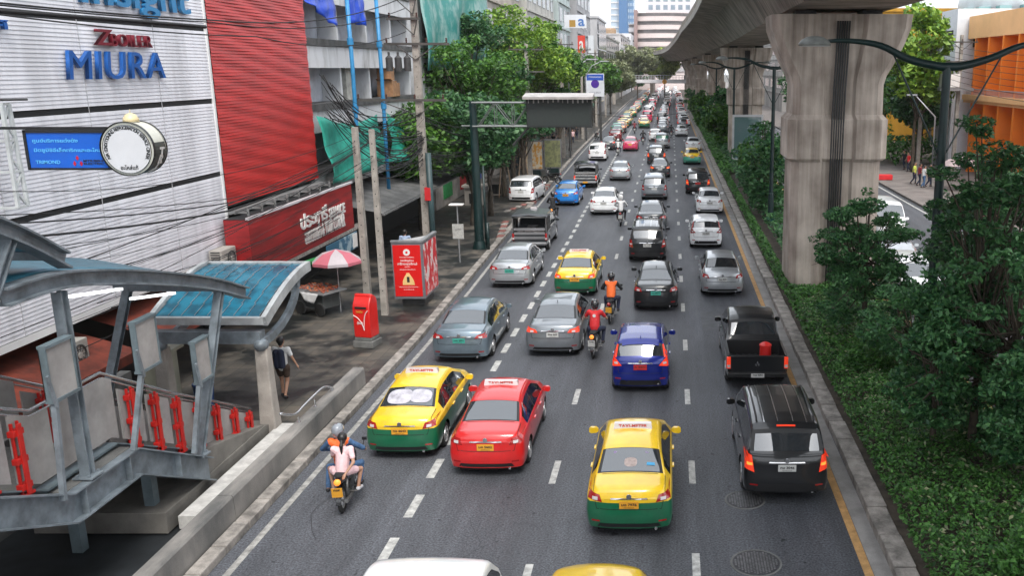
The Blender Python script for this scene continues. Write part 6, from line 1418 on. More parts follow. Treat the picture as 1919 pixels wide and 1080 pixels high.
# far poles
for x, y, h, lab in ((-10.6,70,11,'concrete pole just past the sign gantry'),(-11.0,96,12,'concrete pole standing before the stained building'),(-11.4,122,12,'concrete pole right behind the blue and white sign'),(-11.8,150,12,'slim concrete pole left of the footbridge'),(-12.2,178,12,'slimmer far concrete pole by the footbridge'),
                  (22.6,84,11.6,'concrete pole on the right pavement, the nearer to the viaduct pier'),(24.6,80,11.8,'brownish concrete pole on the right pavement next to the white box'),(25.4,62,9.0,'concrete pole in front of the orange building')):
    t = cpole(x, y, h, .17, .12, lab, False); arm(t, h-.6, -1.3, 1.3, 3); arm(t, h-2.2, -1.3, 1.3, 3, False)
t = thing('service_box', 'white electrical box fixed between the poles on the right pavement', 'electrical box', (24.0, 79.5, 7.6)); MB().box(-1.1,.4,-.4,.4,0,1.1).build('box', M_wl, t); MB().box(-1.2,1.6,-.5,.5,-.3,-.05).build('platform', M_gsteel, t)
# cables
def catenary(name, a, b, sag, r, lab, grp, n=14, m=None):
    a, b = Vector(a), Vector(b); pts = []
    for i in range(n+1):
        t = i/n; p = a*(1-t)+b*t; p.z -= sag*4*t*(1-t); pts.append(p)
    o = MB().tube(pts, r, 5).build(name, m or M_cable, smooth=True); tag(o, lab, 'cable', grp); return o
G1 = 'overhead cables in front of the white wall'
top = Vector((-11.9,43,12.3))
wires = [((0,2),(395,37),-13.6,.022,.05),((0,6),(395,41),-13.6,.018,.05),((0,20),(385,50),-13.9,.055,.0),((95,33),(480,68),-13.2,.018,.1)]
for k, (q0, q1, X, r, sg_) in enumerate(wires):
    a = PX(*q0, X); b = PX(*q1, X+.6); d = b-a; a2 = a-d*.25; b2 = Vector((-11.9,43,12.25-.5*k)) if k != 2 else b
    catenary('cable', a2, b, sg_, r, ['upper thin black cable across the top of the white wall','second thin black cable just under the upper one','thick black cable crossing the top of the white wall above the lettering','thin black cable passing right above the dark red lettering'][k], G1)
    if k != 2: catenary('cable', b, b2, .45, r, 'thin black cable crossing the red cladding to the tall pole', 'cables crossing the red cladding')
for k, ((u0, v0), (u1, v1), r) in enumerate((((60,395),(430,372),.012),((70,410),(430,380),.018),((66,437),(430,395),.028),((0,352),(300,346),.010),((150,450),(430,404),.010))):
    a = PX(u0, v0, -13.4); b = PX(u1, v1, -13.4); d = b-a
    catenary('cable', a-d*.3, b, .10, r, 'thin black cable sagging across the lower white wall', 'cables across the lower white wall'); catenary('cable', b, Vector((-12.2,43,6.9+.15*k)), .5, r, 'thin black cable running past the red shop sign to the poles', 'cables past the red shop sign')
random.seed(5)
pA, pB = P(691,574,.15), P(722,590,.15)
for k in range(26):          # tangle: from the wall corner to the poles and on to the trees
    a = Vector((-14.7+random.random()*.5, 39.3+random.random(), 7.9+random.uniform(-.9,1.0))); b = Vector((-11.6+random.uniform(-.3,.3), 43, 5.9+random.uniform(-.8,1.6)))
    catenary('cable', a, b, random.uniform(.5,1.6), random.choice([.009,.012,.018,.026]), 'black cable in the tangle between the red cladding and the tall pole', 'tangled cables by the red cladding')
for k in range(24):
    a = Vector((-11.6+random.uniform(-.2,.2), 43, 5.6+random.uniform(-1.2,1.6))); b = Vector((-10.9+random.uniform(-.5,.5), 70, 6.2+random.uniform(-1.0,1.6)))
    catenary('cable', a, b, random.uniform(.8,2.2), random.choice([.010,.014,.022]), 'black cable strung along the pavement under the trees', 'cables strung along the pavement')
for k in range(12):
    q = pA if k % 2 else pB; a = Vector((q.x, q.y, 6.4-random.random()*1.2)); b = Vector((-11.5, 43, 5.8+random.uniform(-1.0,.6)))
    catenary('cable', a, b, random.uniform(.2,.8), random.choice([.012,.02]), 'black cable between the short poles and the tall pole', 'cables between the left poles')
for k in range(8):
    a = Vector((-13.8+random.random()*.4, 17+random.random()*5, 3.2+random.random()*2.2)); q = pA if k % 3 else pB; b = Vector((q.x, q.y, 5.6+random.random()*1.1))
    catenary('cable', a, b, random.uniform(.15,.7), random.choice([.007,.010,.015]), 'black cable sagging from the white wall to the short poles', 'cables from the white wall to the short poles')
for k in range(9):
    a = Vector((-14.0, 20+random.random()*6, 2.4+random.random()*1.2)); b = Vector((-13.9+random.random()*.3, 38, 2.6+random.random()*1.5))
    catenary('cable', a, b, .25, .012, 'black cable running low along the shop fronts', 'low cables along the shop fronts')
for k in range(10):
    y0 = 70+26*(k % 4); x = -10.7-.3*(k % 4)
    catenary('cable', (x+random.uniform(-1,1),y0,9.5+random.random()),(x-.4+random.uniform(-1,1),y0+26,9.8+random.random()), .6, .02, 'black cable hanging between far left poles', 'cables between the far left poles')
for k in range(8):
    z = 8.6+.45*k; catenary('cable', (22.6,84,z),(25.4,62,z-1.8), .4, .018, 'black cable in front of the orange building', 'cables in front of the orange building'); catenary('cable', (22.6,84,z),(24,130,z), .5, .02, 'black cable along the right pavement', 'cables along the right pavement')
catenary('cable', (-11.4,122,3.6),(8.0,95.5,6.3), 1.2, .03, 'thin black cable spanning the whole road above the far cars', 'cable across the road')
for k in range(3):
    o = MB().tube([Vector((-12.6+.55*math.cos(a)+.05*k, 49.0+.02*k, 4.0+.5*math.sin(a)*(1+.1*k))) for a in np.linspace(0, 2*math.pi, 22)], .018, 5).build('coiled_cable', M_cable, smooth=True); tag(o, 'loose loop of black cable hanging under the trees', 'cable coil', 'cable loops under the trees')
# advertising stand
a = P(741,594,.15); b = P(797,594,.15); yk = 34.2
t = thing('advertising_stand', 'bright red three sided advertising stand with white Thai text and a bottle picture', 'advertising stand', (PY(737,520,yk).x, yk, .15))
W_ = PY(795,520,yk).x-PY(737,520,yk).x
MB().box(.2,W_-.1,.25,1.6,0,.35).build('plinth', M_dark, t, bevel=.04)
q = MB().box(0,W_,0,.12,.35,2.55).box(W_-.12,W_,.12,2.1,.35,2.55); q.build('case', M_kframe, t)
MB().box(.05,W_-.09,-.012,.0,.45,2.45).build('front_poster', M_kred, t)
sp = MB().box(W_,W_+.012,.12,2.0,.45,2.45).build('side_poster', mat('poster_mixed', (.62,.02,.03), .3, var=0, col2=(.75,.62,.60), scale=1.7, cpos=(.47,.43), stretch=(1,1.5,.8)), t)
MB().box(-.02,W_+.03,-.03,.14,2.55,2.62).box(W_-.13,W_+.03,.14,2.12,2.55,2.62).build('cap', M_gsteel, t)
MB().loft([[(-.02,.1,2.4),(W_-.1,.1,2.4),(W_-.1,1.9,2.4),(-.02,.2,2.4)],[(.1,.15,2.56),(W_-.2,.15,2.56),(W_-.2,1.5,2.56),(.1,.2,2.56)]]).build('top_cover', mat('pale_cover', (.4,.4,.4), .5, var=.1), t)
cx_ = (W_-.04)/2
MB().lathe([(.13,0),(.13,-.006),(0,-.006)], (cx_,-.012,2.17), 'y', 24).build('round_emblem', M_wl, t)
MB().lathe([(.045,0),(.045,-.004),(0,-.004)], (cx_,-.019,2.17), 'y', 16).build('emblem_centre', M_kred, t)
for s, z, w_, h_ in (('โครงการสลากเพื่อสังคม',1.98,.55,.05),('ขอเชิญร่วม',1.85,.5,.10),('สร้างสุขใหม่',1.72,.75,.13),('ทุกวัน',1.61,.2,.05),('เพื่อคุณภาพชีวิตที่ดีกว่า',1.50,.6,.05),('สอบถามรายละเอียดโทรสายด่วน',.82,.72,.04),('www.info.or.th',.72,.4,.035)):
    lettering(s, M_wl, t, (cx_,-.014,z), .1, '-y', .001, .002, width=w_, height=h_)
MB().prism([(cx_-.22,.90),(cx_+.24,.90),(cx_+.22,1.05),(cx_+.15,1.2),(cx_+.08,1.30),(cx_+.05,1.37),(cx_-.05,1.37),(cx_-.08,1.30),(cx_-.15,1.2),(cx_-.21,1.05)], -.016, -.012, 'y').build('bottle_picture', mat('bottle_cream', (.75,.50,.20), .5, var=.1), t)
MB().box(cx_-.05,cx_+.05,-.018,-.0165,1.0,1.22).build('bottle_label', M_ink, t)
# post box
p = P(686,651,.15)
t = thing('post_box', 'red rounded post box with white curved lines on a dark square plinth', 'post box', (p.x, p.y+.2, .15), R(-12))
MB().box(-.36,.36,-.32,.32,0,.22).box(-.30,.30,-.27,.27,.22,.34).build('plinth', M_concd, t, bevel=.02)
prof = [(-.25,.34),(.25,.34),(.25,1.42),(.22,1.56),(.14,1.66),(.02,1.70),(-.12,1.68),(-.21,1.58),(-.25,1.42)]
MB().prism([(y, z) for y, z in [(-.27,.34),(.27,.34),(.27,1.50),(.22,1.62),(.10,1.72),(-.02,1.74),(-.12,1.68),(-.24,1.48),(-.28,1.36)]], -.30, .30, 'x').build('body', mat('post_red', (.60,.015,.012), .3, var=.08, coat=.4), t, bevel=.03, smooth=40)
MB().box(-.2,.2,-.30,-.24,1.33,1.39).build('letter_slot', M_black, t)
MB().box(-.31,.31,-.10,.04,1.60,1.78).build('top_ridge', MATS['post_red'], t, bevel=.05)
ln = MB(); ln.tube([(-.27,-.295,1.10),(-.12,-.298,1.02),(.0,-.298,.88),(.07,-.298,.70),(.09,-.298,.60)], .012, 6); ln.tube([(.26,-.295,1.28),(.17,-.298,1.18),(.12,-.298,1.0),(.09,-.298,.75),(.09,-.298,.60)], .012, 6); ln.build('white_curve', M_wl, t)
lettering('ไปรษณีย์ไทย', mat('gold_letter', (.65,.35,.05), .5), t, (-.05,-.292,1.22), .1, '-y', .002, .002, width=.24); lettering('ตู้ไปรษณีย์', M_wl, t, (-.05,-.292,.84), .1, '-y', .002, .002, width=.2)
# food cart with parasol
p = P(600,586,.15)
t = thing('food_cart', 'metal street food cart piled with fried food under a green edged cloth', 'food cart', (p.x, p.y, .15), R(-25))
MB().box(-.75,.65,-.45,.45,.30,.85).build('box_body', mat('cart_metal', (.10,.11,.11), .4, .5, var=.2), t)
MB().box(-.9,.85,-.6,.6,.86,.90).build('tray', M_gsteel, t)
f = MB(); random.seed(8)
for k in range(130): x, y = random.uniform(-.78,.7), random.uniform(-.48,.5); s = random.uniform(.03,.06); f.lathe([(s*.4,0),(s,s*.5),(s*.5,s)], (x,y,.90+random.random()*.09), 'z', 5)
f.build('fried_food', mat('fried', (.42,.13,.04), .5, var=0, col2=(.30,.04,.015), scale=7, cpos=(.45,.55)), t)
for x in (-.45,.5):
    MB().lathe([(.24,-.03),(.27,0),(.24,.03),(.22,.03),(.22,-.03)], (x,-.48,.27), 'y', 18).lathe([(.23,-.005),(.0,-.02)], (x,-.48,.27), 'y', 18).build('wheel', M_tyre, t)
sheet('white_cloth', 'x', 'x', ((-.3,-.62,.93),(.6,-.62,.93),(.4,-.64,.55),(0,-.64,.62)), M_wh, 8, 5, .02).parent = t
for k in ('label','category'): 
    for o in [o for o in bpy.data.objects if o.name.startswith('white_cloth')]: o.pop(k, None) if k in o else None
MB().loft([[(-.95,-.75,1.75),(-.75,-.85,1.70),(.6,.35,2.25),(.4,.5,2.3)],[(-.95,-.72,1.66),(-.75,-.8,1.6),(.6,.4,2.15),(.4,.55,2.2)]]).build('green_awning', mat('green_cloth', (.02,.22,.06), .7, var=.35, scale=6), t)
t = thing('parasol', 'pink and white striped market parasol beside the food cart', 'parasol', (p.x+.75, p.y+.1, .15), 0)
MB().tube([(0,0,0),(0,0,2.3)], .022, 8).build('pole', M_rail, t)
for k in range(8):
    a0, a1 = k*math.pi/4, (k+1)*math.pi/4; q = MB(); R_ = .92
    q.quad((0,0,2.42),(R_*math.cos(a0)*.55,R_*math.sin(a0)*.55,2.28),(R_*math.cos(a1)*.55,R_*math.sin(a1)*.55,2.28)); q.quad((R_*math.cos(a0)*.55,R_*math.sin(a0)*.55,2.28),(R_*math.cos(a0),R_*math.sin(a0),1.98),(R_*math.cos(a1),R_*math.sin(a1),1.98),(R_*math.cos(a1)*.55,R_*math.sin(a1)*.55,2.28)); q.quad((R_*math.cos(a0),R_*math.sin(a0),1.98),(R_*math.cos(a1),R_*math.sin(a1),1.98),(R_*math.cos(a1),R_*math.sin(a1),1.88),(R_*math.cos(a0),R_*math.sin(a0),1.88))
    o = q.build('canopy_panel', mat('parasol_pink', (.48,.13,.17), .7, var=.05) if k % 2 else mat('parasol_white', (.42,.38,.40), .7, var=.1), t); so = o.modifiers.new('t', 'SOLIDIFY'); so.thickness = .006
for u, v in ((715,575),(700,560)):
    pass
t = tag(MB().box(-.25,.25,-.2,.2,.0,.45).box(-.28,.28,-.23,.23,.45,.5).build('street_stool', M_concd, bevel=.02), 'small grey box standing between the two short poles', 'box'); t.location = P(705,580,.15)
# litter bins / stop sign
p = P(862,492,.15)
t = thing('notice_post', 'slim white post with a small roof panel and a notice board on the pavement', 'sign post', (p.x, p.y, .15))
MB().tube([(0,0,0),(0,0,2.75)], .035, 8).build('post', M_gsteel, t); MB().box(-.26,.26,-.06,.0,1.15,1.85).build('notice_board', mat('notice_grey', (.38,.38,.36), .6, var=.2, scale=12), t)
lettering('รถประจำทาง', M_ink, t, (0,-.065,1.6), .1, '-y', .001, 0, width=.3)
MB().box(-.34,.3,-.22,.22,2.75,2.80).build('top_panel', M_wl, t)
# sign gantry
p = P(899,466,.15); Yg = p.y
t = thing('sign_gantry', 'dark green gantry post with lattice arm and a blank black display over the lanes', 'sign gantry', (p.x, p.y, .15))
zt_, zl_ = PY(940,192,Yg).z-.15, PY(940,236,Yg).z-.15; x1 = PY(988,200,Yg).x-p.x; x2 = PY(1110,200,Yg).x-p.x
MB().tube([(0,0,0),(0,0,zl_-.1),(0,0,zt_+.05)], [.24,.19,.17], 14).lathe([(.36,0),(.36,.06),(.26,.4)], n=14).build('post', M_green, t, smooth=30)
MB().tube([(.32,.2,0),(.32,.2,4.2)], .06, 8).tube([(.5,-.3,0),(.5,-.3,1.4)], .09, 8).build('side_conduit', M_green, t, smooth=True)
a = MB()
for y in (-.3,.3):
    for z in (zl_, zt_): a.tube([(0,y,z),(x1+.15,y,z)], .05, 6)
    for s in range(3):
        xa, xb = .25+(x1-.1)*s/3, .25+(x1-.1)*(s+1)/3; a.tube([(xa,y,zl_ if s % 2 == 0 else zt_),(xb,y,zt_ if s % 2 == 0 else zl_)], .026, 5); a.tube([(xb,y,zl_),(xb,y,zt_)], .022, 5)
a.tube([(-.6,0,zl_),(0,0,zl_)], .05, 6); a.build('lattice_arm', mat('truss_grey', (.15,.16,.16), .5, .4, var=.2), t)
zb0, zb1 = PY(1048,238,Yg).z-.15, PY(1048,186,Yg).z-.15
MB().box(x1,x2,-.35,.35,zb0,zb1).build('display_case', mat('display_dark', (.018,.022,.022), .5, var=.2), t, bevel=.02)
MB().box(x1+.12,x2-.12,-.362,-.35,zb0+.1,zb1-.1).build('display_screen', mat('screen_black', (.022,.030,.028), .6, var=.1, scale=8), t)
MB().prism([(-.75,zb1+.02),(-.75,zb1+.14),(.4,zb1+.30),(.4,zb1+.02)], x1-.12, x2+.08).build('rain_hood', mat('hood_pale', (.36,.34,.33), .6, var=.2, scale=2), t)
h = MB()
for k in range(14): h.box(x1+.1+k*.24,x1+.1+k*.24+random.uniform(.03,.1),-.37,-.36,zb1-.12-random.random()*.1,zb1)
h.build('rust_streak', mat('streak_white', (.35,.34,.33), .7, var=.3), t)
MB().tube([(x1+.05,0,zb0),(x1-.8,.1,zb0-.9)], .06, 6).build('brace', M_dark, t)
# blue and white sign on post
p = P(1126,262,.15); Yb = p.y
t = thing('roadside_sign', 'tall white sign with a blue band and a dark purple disc on a dark post', 'sign', (p.x, Yb, .1))
a_, b_ = PY(1099,182,Yb), PY(1132,139,Yb); xx0, xx1, z0_, z1_ = a_.x-p.x, b_.x-p.x, a_.z, b_.z
MB().tube([(0,.1,0),(0,.1,z1_-.3)], .16, 10).build('post', M_dark, t)
MB().box(xx0,xx1,-.15,.05,z0_,z1_).build('panel', mat('sign_white', (.62,.64,.68)), t); MB().box(xx0+.08,xx1-.08,-.165,-.15,z1_-.85,z1_-.1).build('blue_band', mat('band_blue', (.02,.08,.42), .4), t)
MB().lathe([(.52,-.165),(.52,-.15),(0,-.165)], ((xx0+xx1)/2,0,(z0_+z1_)/2+.15), 'y', 24).build('purple_disc', mat('disc_purple', (.07,.02,.28), .4), t)
lettering('ท่าเรือคลองแสนแสบ', M_wl, t, ((xx0+xx1)/2,-.17,z1_-.42), .3, '-y', .002, 0, width=1.6); lettering('SUKHUMVIT', mat('ink_grey', (.2,.2,.24), .5), t, ((xx0+xx1)/2,-.16,z0_+.45), .4, '-y', .002, 0, width=1.5)
# round and blue shop signs on a bracket off the white wall
Yr = 16.9
def pr(u, v): return PY(u, v, Yr)
c0 = pr(240, 279); rr_ = (pr(289,279).x-pr(191,279).x)/2
t = thing('round_sign', 'round white double faced sign with small black text around its rim beside the blue sign', 'shop sign', (c0.x, Yr, c0.z))
MB().lathe([(rr_,-.02),(rr_,.42),(0,.42)], axis='y', n=48).build('drum', mat('drum_cream', (.50,.50,.44), .4, var=.1), t, smooth=40)
MB().lathe([(rr_+.015,-.05),(rr_+.015,.02),(rr_-.04,.02),(rr_-.04,-.05)], axis='y', n=48, cap=False).lathe([(rr_+.012,.39),(rr_+.012,.44),(rr_-.03,.44),(rr_-.03,.39)], axis='y', n=48, cap=False).build('black_rim', M_trim, t)
MB().lathe([(rr_-.04,-.03),(0,-.03)], axis='y', n=48).build('face', mat('round_face', (.58,.58,.60), .4, var=.04), t)
s = 'AIR CONDITIONING REFRIGERATION SERVICE CENTER'
for i, ch in enumerate(s):
    a = R(205-230*i/(len(s)-1)); 
    if ch == ' ': continue
    l = lettering(ch, M_ink, t, (rr_*.80*math.cos(a),-.036,rr_*.80*math.sin(a)), .085, '-y', .001, .002); l.rotation_euler = (R(90),0,0); l.rotation_mode = 'QUATERNION'; l.rotation_quaternion = Matrix.Rotation(-(a-R(90)), 4, 'Y').to_quaternion() @ Euler((R(90),0,0)).to_quaternion()
lettering('อะไหล่แท้', M_ink, t, (0,-.036,-rr_*.72), .1, '-y', .001, .002, width=.32)
for i, ch in enumerate('TRIM'): 
    a = R(-10-17*i); l = lettering(ch, M_wl, t, ((rr_+.006)*math.cos(a),.25,(rr_+.006)*math.sin(a)), .24, '+x', .002, .01); l.rotation_mode = 'QUATERNION'; l.rotation_quaternion = Matrix.Rotation(-a, 4, 'Y').to_quaternion() @ Euler((R(90),0,R(90))).to_quaternion()
sb_ = MB()
for i in range(12):
    a0, a1 = R(-85+8.2*i), R(-85+8.2*(i+1)); q_ = rr_+.004; sb_.quad((q_*math.cos(a0),.03,q_*math.sin(a0)),(q_*math.cos(a1),.03,q_*math.sin(a1)),(q_*math.cos(a1),.38,q_*math.sin(a1)),(q_*math.cos(a0),.38,q_*math.sin(a0)))
sb_.build('side_band', mat('band_black', (.05,.055,.05), .5, var=.1), t).scale = (1,1,1)
t = thing('dome_lamp', 'small cream dome lamp sitting on top of the round sign', 'lamp', (c0.x-.02, Yr+.25, c0.z+rr_+.0))
MB().lathe([(.20,0),(.19,.08),(.13,.17),(.04,.21),(0,.215)], n=20).lathe([(.01,.2),(.01,.3)], n=6).build('dome', mat('lamp_cream', (.60,.50,.30), .4, var=.05), t, smooth=True).scale = (.7,.7,.75)
a_, b_ = pr(55, 315), pr(200, 249); q_ = pr(52,249)
t = thing('blue_sign', 'blue projecting shop sign with pale Thai text, TRIMOND and a red three diamond mark', 'shop sign', (a_.x, Yr+.05, a_.z))
w_, h_ = b_.x-a_.x, b_.z-a_.z
MB().box(0,w_,0,.3,0,h_).build('panel', mat('sign_blue_deep', (.008,.10,.50), .35, var=.08, scale=2), t)
fr = MB().box(-.03,w_,-.02,.32,h_,h_+.05).box(-.03,w_,-.02,.32,-.04,0).box(-.05,0,-.02,.32,-.04,h_+.05); fr.box(-1.4,w_+.1,.1,.16,h_+.05,h_+.1); fr.build('frame', M_trim, t)
M_cy = mat('cyan_letter', (.10,.42,.75), .4, var=0)
for s, x, z, ww, hh, m in (('ศูนย์บริการแต่งตั้ง',.34,.77,.55,.15,M_cy),('มิตซูบิชิอีเล็คทริคและอะไหล่',.48,.50,.82,.15,M_cy),('TRIMOND',.22,.16,.30,.10,M_cy),('MITSUBISHI',.77,.20,.24,.06,M_ink),('ELECTRIC',.77,.12,.24,.06,M_ink)):
    lettering(s, m, t, (x*w_,-.004,z*h_), .2, '-y', .003, .004, width=ww*w_, height=hh*h_)
d = MB()
for dx, dz in ((0,.07),(-.06,-.03),(.06,-.03)): d.prism([(w_*.58+dx,h_*.17+dz+.05),(w_*.58+dx+.03,h_*.17+dz),(w_*.58+dx,h_*.17+dz-.05),(w_*.58+dx-.03,h_*.17+dz)], -.006, -.001, 'y')
d.build('diamond_mark', mat('mark_red', (.42,.01,.03), .4), t)
# lattice bracket on the wall at the far left
t = thing('lattice_bracket', 'pale steel lattice bracket fixed on the white wall at the left edge', 'bracket', (0,0,0))
c = MB(); L0 = [PX(3,195,-14.3), PX(34,390,-14.3)]; L1 = [PX(16,195,-14.3), PX(52,385,-14.3)]
for a, b in (L0, L1): c.bar(a, b, .07, .07)
for k in range(6):
    s0, s1 = k/6, (k+1)/6; A, B = (L0, L1) if k % 2 else (L1, L0); c.bar(A[0].lerp(A[1], s0), B[0].lerp(B[1], s1), .04, .04)
for s0 in (0,.35,.65,1): c.bar(L0[0].lerp(L0[1], s0), L1[0].lerp(L1[1], s0), .05, .05); c.bar(L0[0].lerp(L0[1], s0), L0[0].lerp(L0[1], s0)+Vector((-.75,0,0)), .05, .05)
c.build('truss', mat('bracket_pale', (.48,.50,.50), .5, var=.2), t); MB().tube([PX(0,187,-14.2), PX(50,186,-14.2)], .03, 6).build('pipe', M_dark, t)
# twin-arm street lamps in the median
def lampobj(x, y, lab, near=True):
    t = thing('street_lamp', lab, 'street lamp', (x, y, .1), 0, 'curved twin arm street lamps in the median')
    MB().lathe([(.30,0),(.30,.15),(.26,.28),(.20,.45)], n=18).build('base', mat('teal_base', (.01,.10,.115), .35, var=.2), t, smooth=30)
    MB().tube([(0,0,.4),(0,0,1.7),(0,0,1.75),(0,0,9.05)], [.19,.16,.12,.10], 14).build('pole', M_green, t, smooth=35)
    arm_ = [(-2.75,0,9.62),(-2.2,0,9.62),(-1.55,0,9.52),(-.9,0,9.22),(-.3,0,9.08),(0,0,9.05),(.4,0,9.08),(1.0,0,9.25),(1.6,0,9.5),(2.2,0,9.6),(2.75,0,9.6)]
    pp = smooth_pts(arm_, 4); rad = [.04+.062*max(0, 1-abs(q.x)/2.7)**.7 for q in pp]
    MB().tube(pp, rad, 10).build('arm', M_green, t, smooth=True)
    MB().tube([(0,0,6.9),(-1.25,0,9.34)], .022, 6).tube([(0,0,6.9),(1.25,0,9.34)], .022, 6).build('strut', M_green, t)
    for s in (-1, 1):
        l = MB().lathe([(.30,0),(.29,.06),(.24,.13),(.15,.19),(.04,.21),(0,.21)], (0,0,0), n=22).build('lamp_head', mat('lamp_grey', (.16,.17,.16), .5, var=.25, scale=6), t, smooth=True); l.location = (s*3.05, 0, 9.52); l.scale = (1.25,.8,1)
        q = MB().lathe([(.27,-.02),(.27,0.01),(0,.01)], n=22).build('lens', mat('lamp_lens', (.35,.36,.35), .3, var=.1), l)
    return t
lampobj(6.35, 21.6, 'nearest twin arm street lamp, its round head in front of the big pier')
lampobj(6.1, 55, 'second twin arm street lamp, its head in front of the second pier')
lampobj(6.1, 89, 'third twin arm street lamp beside the second pier')
lampobj(6.1, 123, 'fourth twin arm street lamp, small against the far piers')
# single street lamps left
for x, y, lab in ((-10.2,95,'grey angled street lamp above the black display'),(-10.6,118,'second grey angled street lamp behind the first on the left')):
    t = thing('street_lamp', lab, 'street lamp', (x, y, .1), 0, 'grey street lamps on the left pavement'); MB().tube([(0,0,0),(0,0,8),(.9,0,9.4),(2.0,0,9.9)], [.1,.08,.06,.05], 8).build('pole', M_gsteel, t, smooth=True); MB().box(1.8,3.0,-.15,.15,9.85,10.0).build('lamp_head', M_gsteel, t, bevel=.04)
t = thing('street_lamp', 'slim grey street lamp leaning in the greenery right of the big pier', 'street lamp', (20.5, 72, .1)); MB().tube([(0,0,0),(0,0,5.4),(-1.6,0,7.0)], [.09,.07,.05], 8).build('pole', M_gsteel, t, smooth=True); MB().box(-2.3,-1.5,-.12,.12,7.0,7.12).build('lamp_head', M_gsteel, t)
# pavement things beyond the gantry
def ad(x, y, lab, c1, c2):
    t = thing('advertising_stand', lab, 'advertising stand', (x, y, .15)); MB().box(-.5,.5,0,.6,0,.5).build('plinth', M_green, t); MB().box(-.75,.75,0,.2,.5,3.0).build('case', M_kframe, t); MB().box(-.68,.68,-.02,0,.6,2.9).build('poster', mat('poster_'+str(int(y)), c1, .4, var=0, col2=c2, scale=3, cpos=(.45,.55)), t)
ad(-11.6, 79, 'narrow advertising stand with an orange and cream poster on the left pavement', (.62,.55,.42), (.60,.28,.04)); ad(-10.2, 80.5, 'narrow advertising stand with an olive poster right of the orange one', (.25,.26,.12), (.15,.16,.09))
for x, y, lab in ((-13.2,62,'stone planter box with a dark opening on the left pavement'),(-12.6,67,'smaller stone planter farther along the left pavement')):
    t = thing('stone_shrine', lab, 'planter', (x, y, .15)); MB().box(-.6,.6,-.5,.5,0,1.2).box(-.75,.75,-.65,.65,1.2,1.35).build('block', M_conc, t); MB().box(-.3,.35,-.51,-.49,.1,.8).build('opening', M_black, t)
t = thing('boundary_wall', 'low concrete wall with green banner panels at the back of the left pavement', 'wall', (0,0,0)); MB().box(-15.4,-15.1,59,82,.15,2.2).build('wall', M_conc, t)
for k, m in ((0,MATS['green_cloth']),(1,M_vr),(2,MATS['band_blue'])): MB().box(-15.09,-15.05,61+k*5,63.5+k*5,.6,2.6).build('banner', m, t)
# painted red and white kerb blocks by the lay-by
rw_ = thing('painted_kerb', 'faded red and white painted kerb stones around the lay-by on the left', 'kerb', (0,0,0))
for k in range(16):
    y = 58.5+k*.9; x = kl(y)-.31 if k > 5 else kl(y)-.31-(5-k)*.22
    MB().box(x-.02,x+.33,y,y+.8,.0,.19).build('kerb_stone', mat('kerb_red', (.24,.09,.075), .8, var=.3) if k % 2 else M_kerb, rw_)
rw2 = thing('painted_kerb', 'faded red and white painted kerb stones near the gantry foot on the left', 'kerb', (0,0,0))
for k in range(8):
    y = 48.5+k*.8; x = kl(y)-.31-.08*k
    MB().box(x-.02,x+.33,y,y+.7,.0,.19).build('kerb_stone', MATS['kerb_red'] if k % 2 else M_kerb, rw2)
# traffic cones / stall umbrellas on the right
t = thing('parasol', 'wide faded grey pink umbrella above the people on the right pavement', 'parasol', (21.8, 69, .16)); MB().tube([(0,0,0),(0,0,2.4)], .03, 6).build('pole', M_gsteel, t)
MB().lathe([(1.5,1.95),(1.0,2.3),(0,2.6)], n=10).build('canopy', mat('faded_pink', (.38,.30,.30), .8, var=.1), t)
t = thing('road_hump_marker', 'low red and white barrier lying on the right pavement edge', 'barrier', (17.6, 76, .16)); MB().box(-.8,.8,-.3,.3,0,.45).build('block', M_vr, t, bevel=.08)
# ================================================= plants
LG = dict(near=leafmat('leaf_near', (.014,.075,.030), (.11,.27,.09)), mid=leafmat('leaf_mid', (.012,.06,.012), (.12,.27,.035)), bright=leafmat('leaf_bright', (.04,.13,.012), (.28,.42,.05)), dark=leafmat('leaf_dark', (.010,.052,.022), (.08,.20,.065)), hedge=leafmat('leaf_hedge', (.014,.068,.014), (.11,.28,.055)), olive=leafmat('leaf_olive', (.12,.15,.08), (.34,.36,.20)), yellow=leafmat('leaf_yellow', (.14,.20,.03), (.40,.48,.12)))
M_bark = mat('bark', (.07,.055,.04), .9, var=.4, scale=5, bump=.5, bscale=12)
def leaves(name, cen, m, parent=None, size=.12, jit=.55, up=.5, aspect=.5):
    """one small leaf-shaped quad at each centre"""
    n = len(cen); c = np.asarray(cen, float)
    nr = RNG.normal(size=(n,3)); nr[:,2] = np.abs(nr[:,2])+up; nr /= np.linalg.norm(nr, axis=1)[:,None]
    a = RNG.normal(size=(n,3)); a -= nr*(a*nr).sum(1)[:,None]; a /= np.linalg.norm(a, axis=1)[:,None]; b = np.cross(nr, a)
    s = (size*(1+RNG.uniform(-jit, jit, n)))[:,None]
    v = np.stack([c-a*s, c-b*s*aspect-a*s*.1+nr*s*.12, c+a*s, c+b*s*aspect-a*s*.1+nr*s*.12], 1).reshape(-1,3)
    me = bpy.data.meshes.new(name); me.vertices.add(4*n); me.vertices.foreach_set('co', v.ravel()); me.loops.add(4*n); me.loops.foreach_set('vertex_index', np.arange(4*n))
    me.polygons.add(n); me.polygons.foreach_set('loop_start', np.arange(0,4*n,4)); me.polygons.foreach_set('loop_total', np.full(n,4)); me.materials.append(m); me.update(); me.validate()
    o = bpy.data.objects.new(name, me); COL.objects.link(o)
    if parent: o.parent = parent
    return o
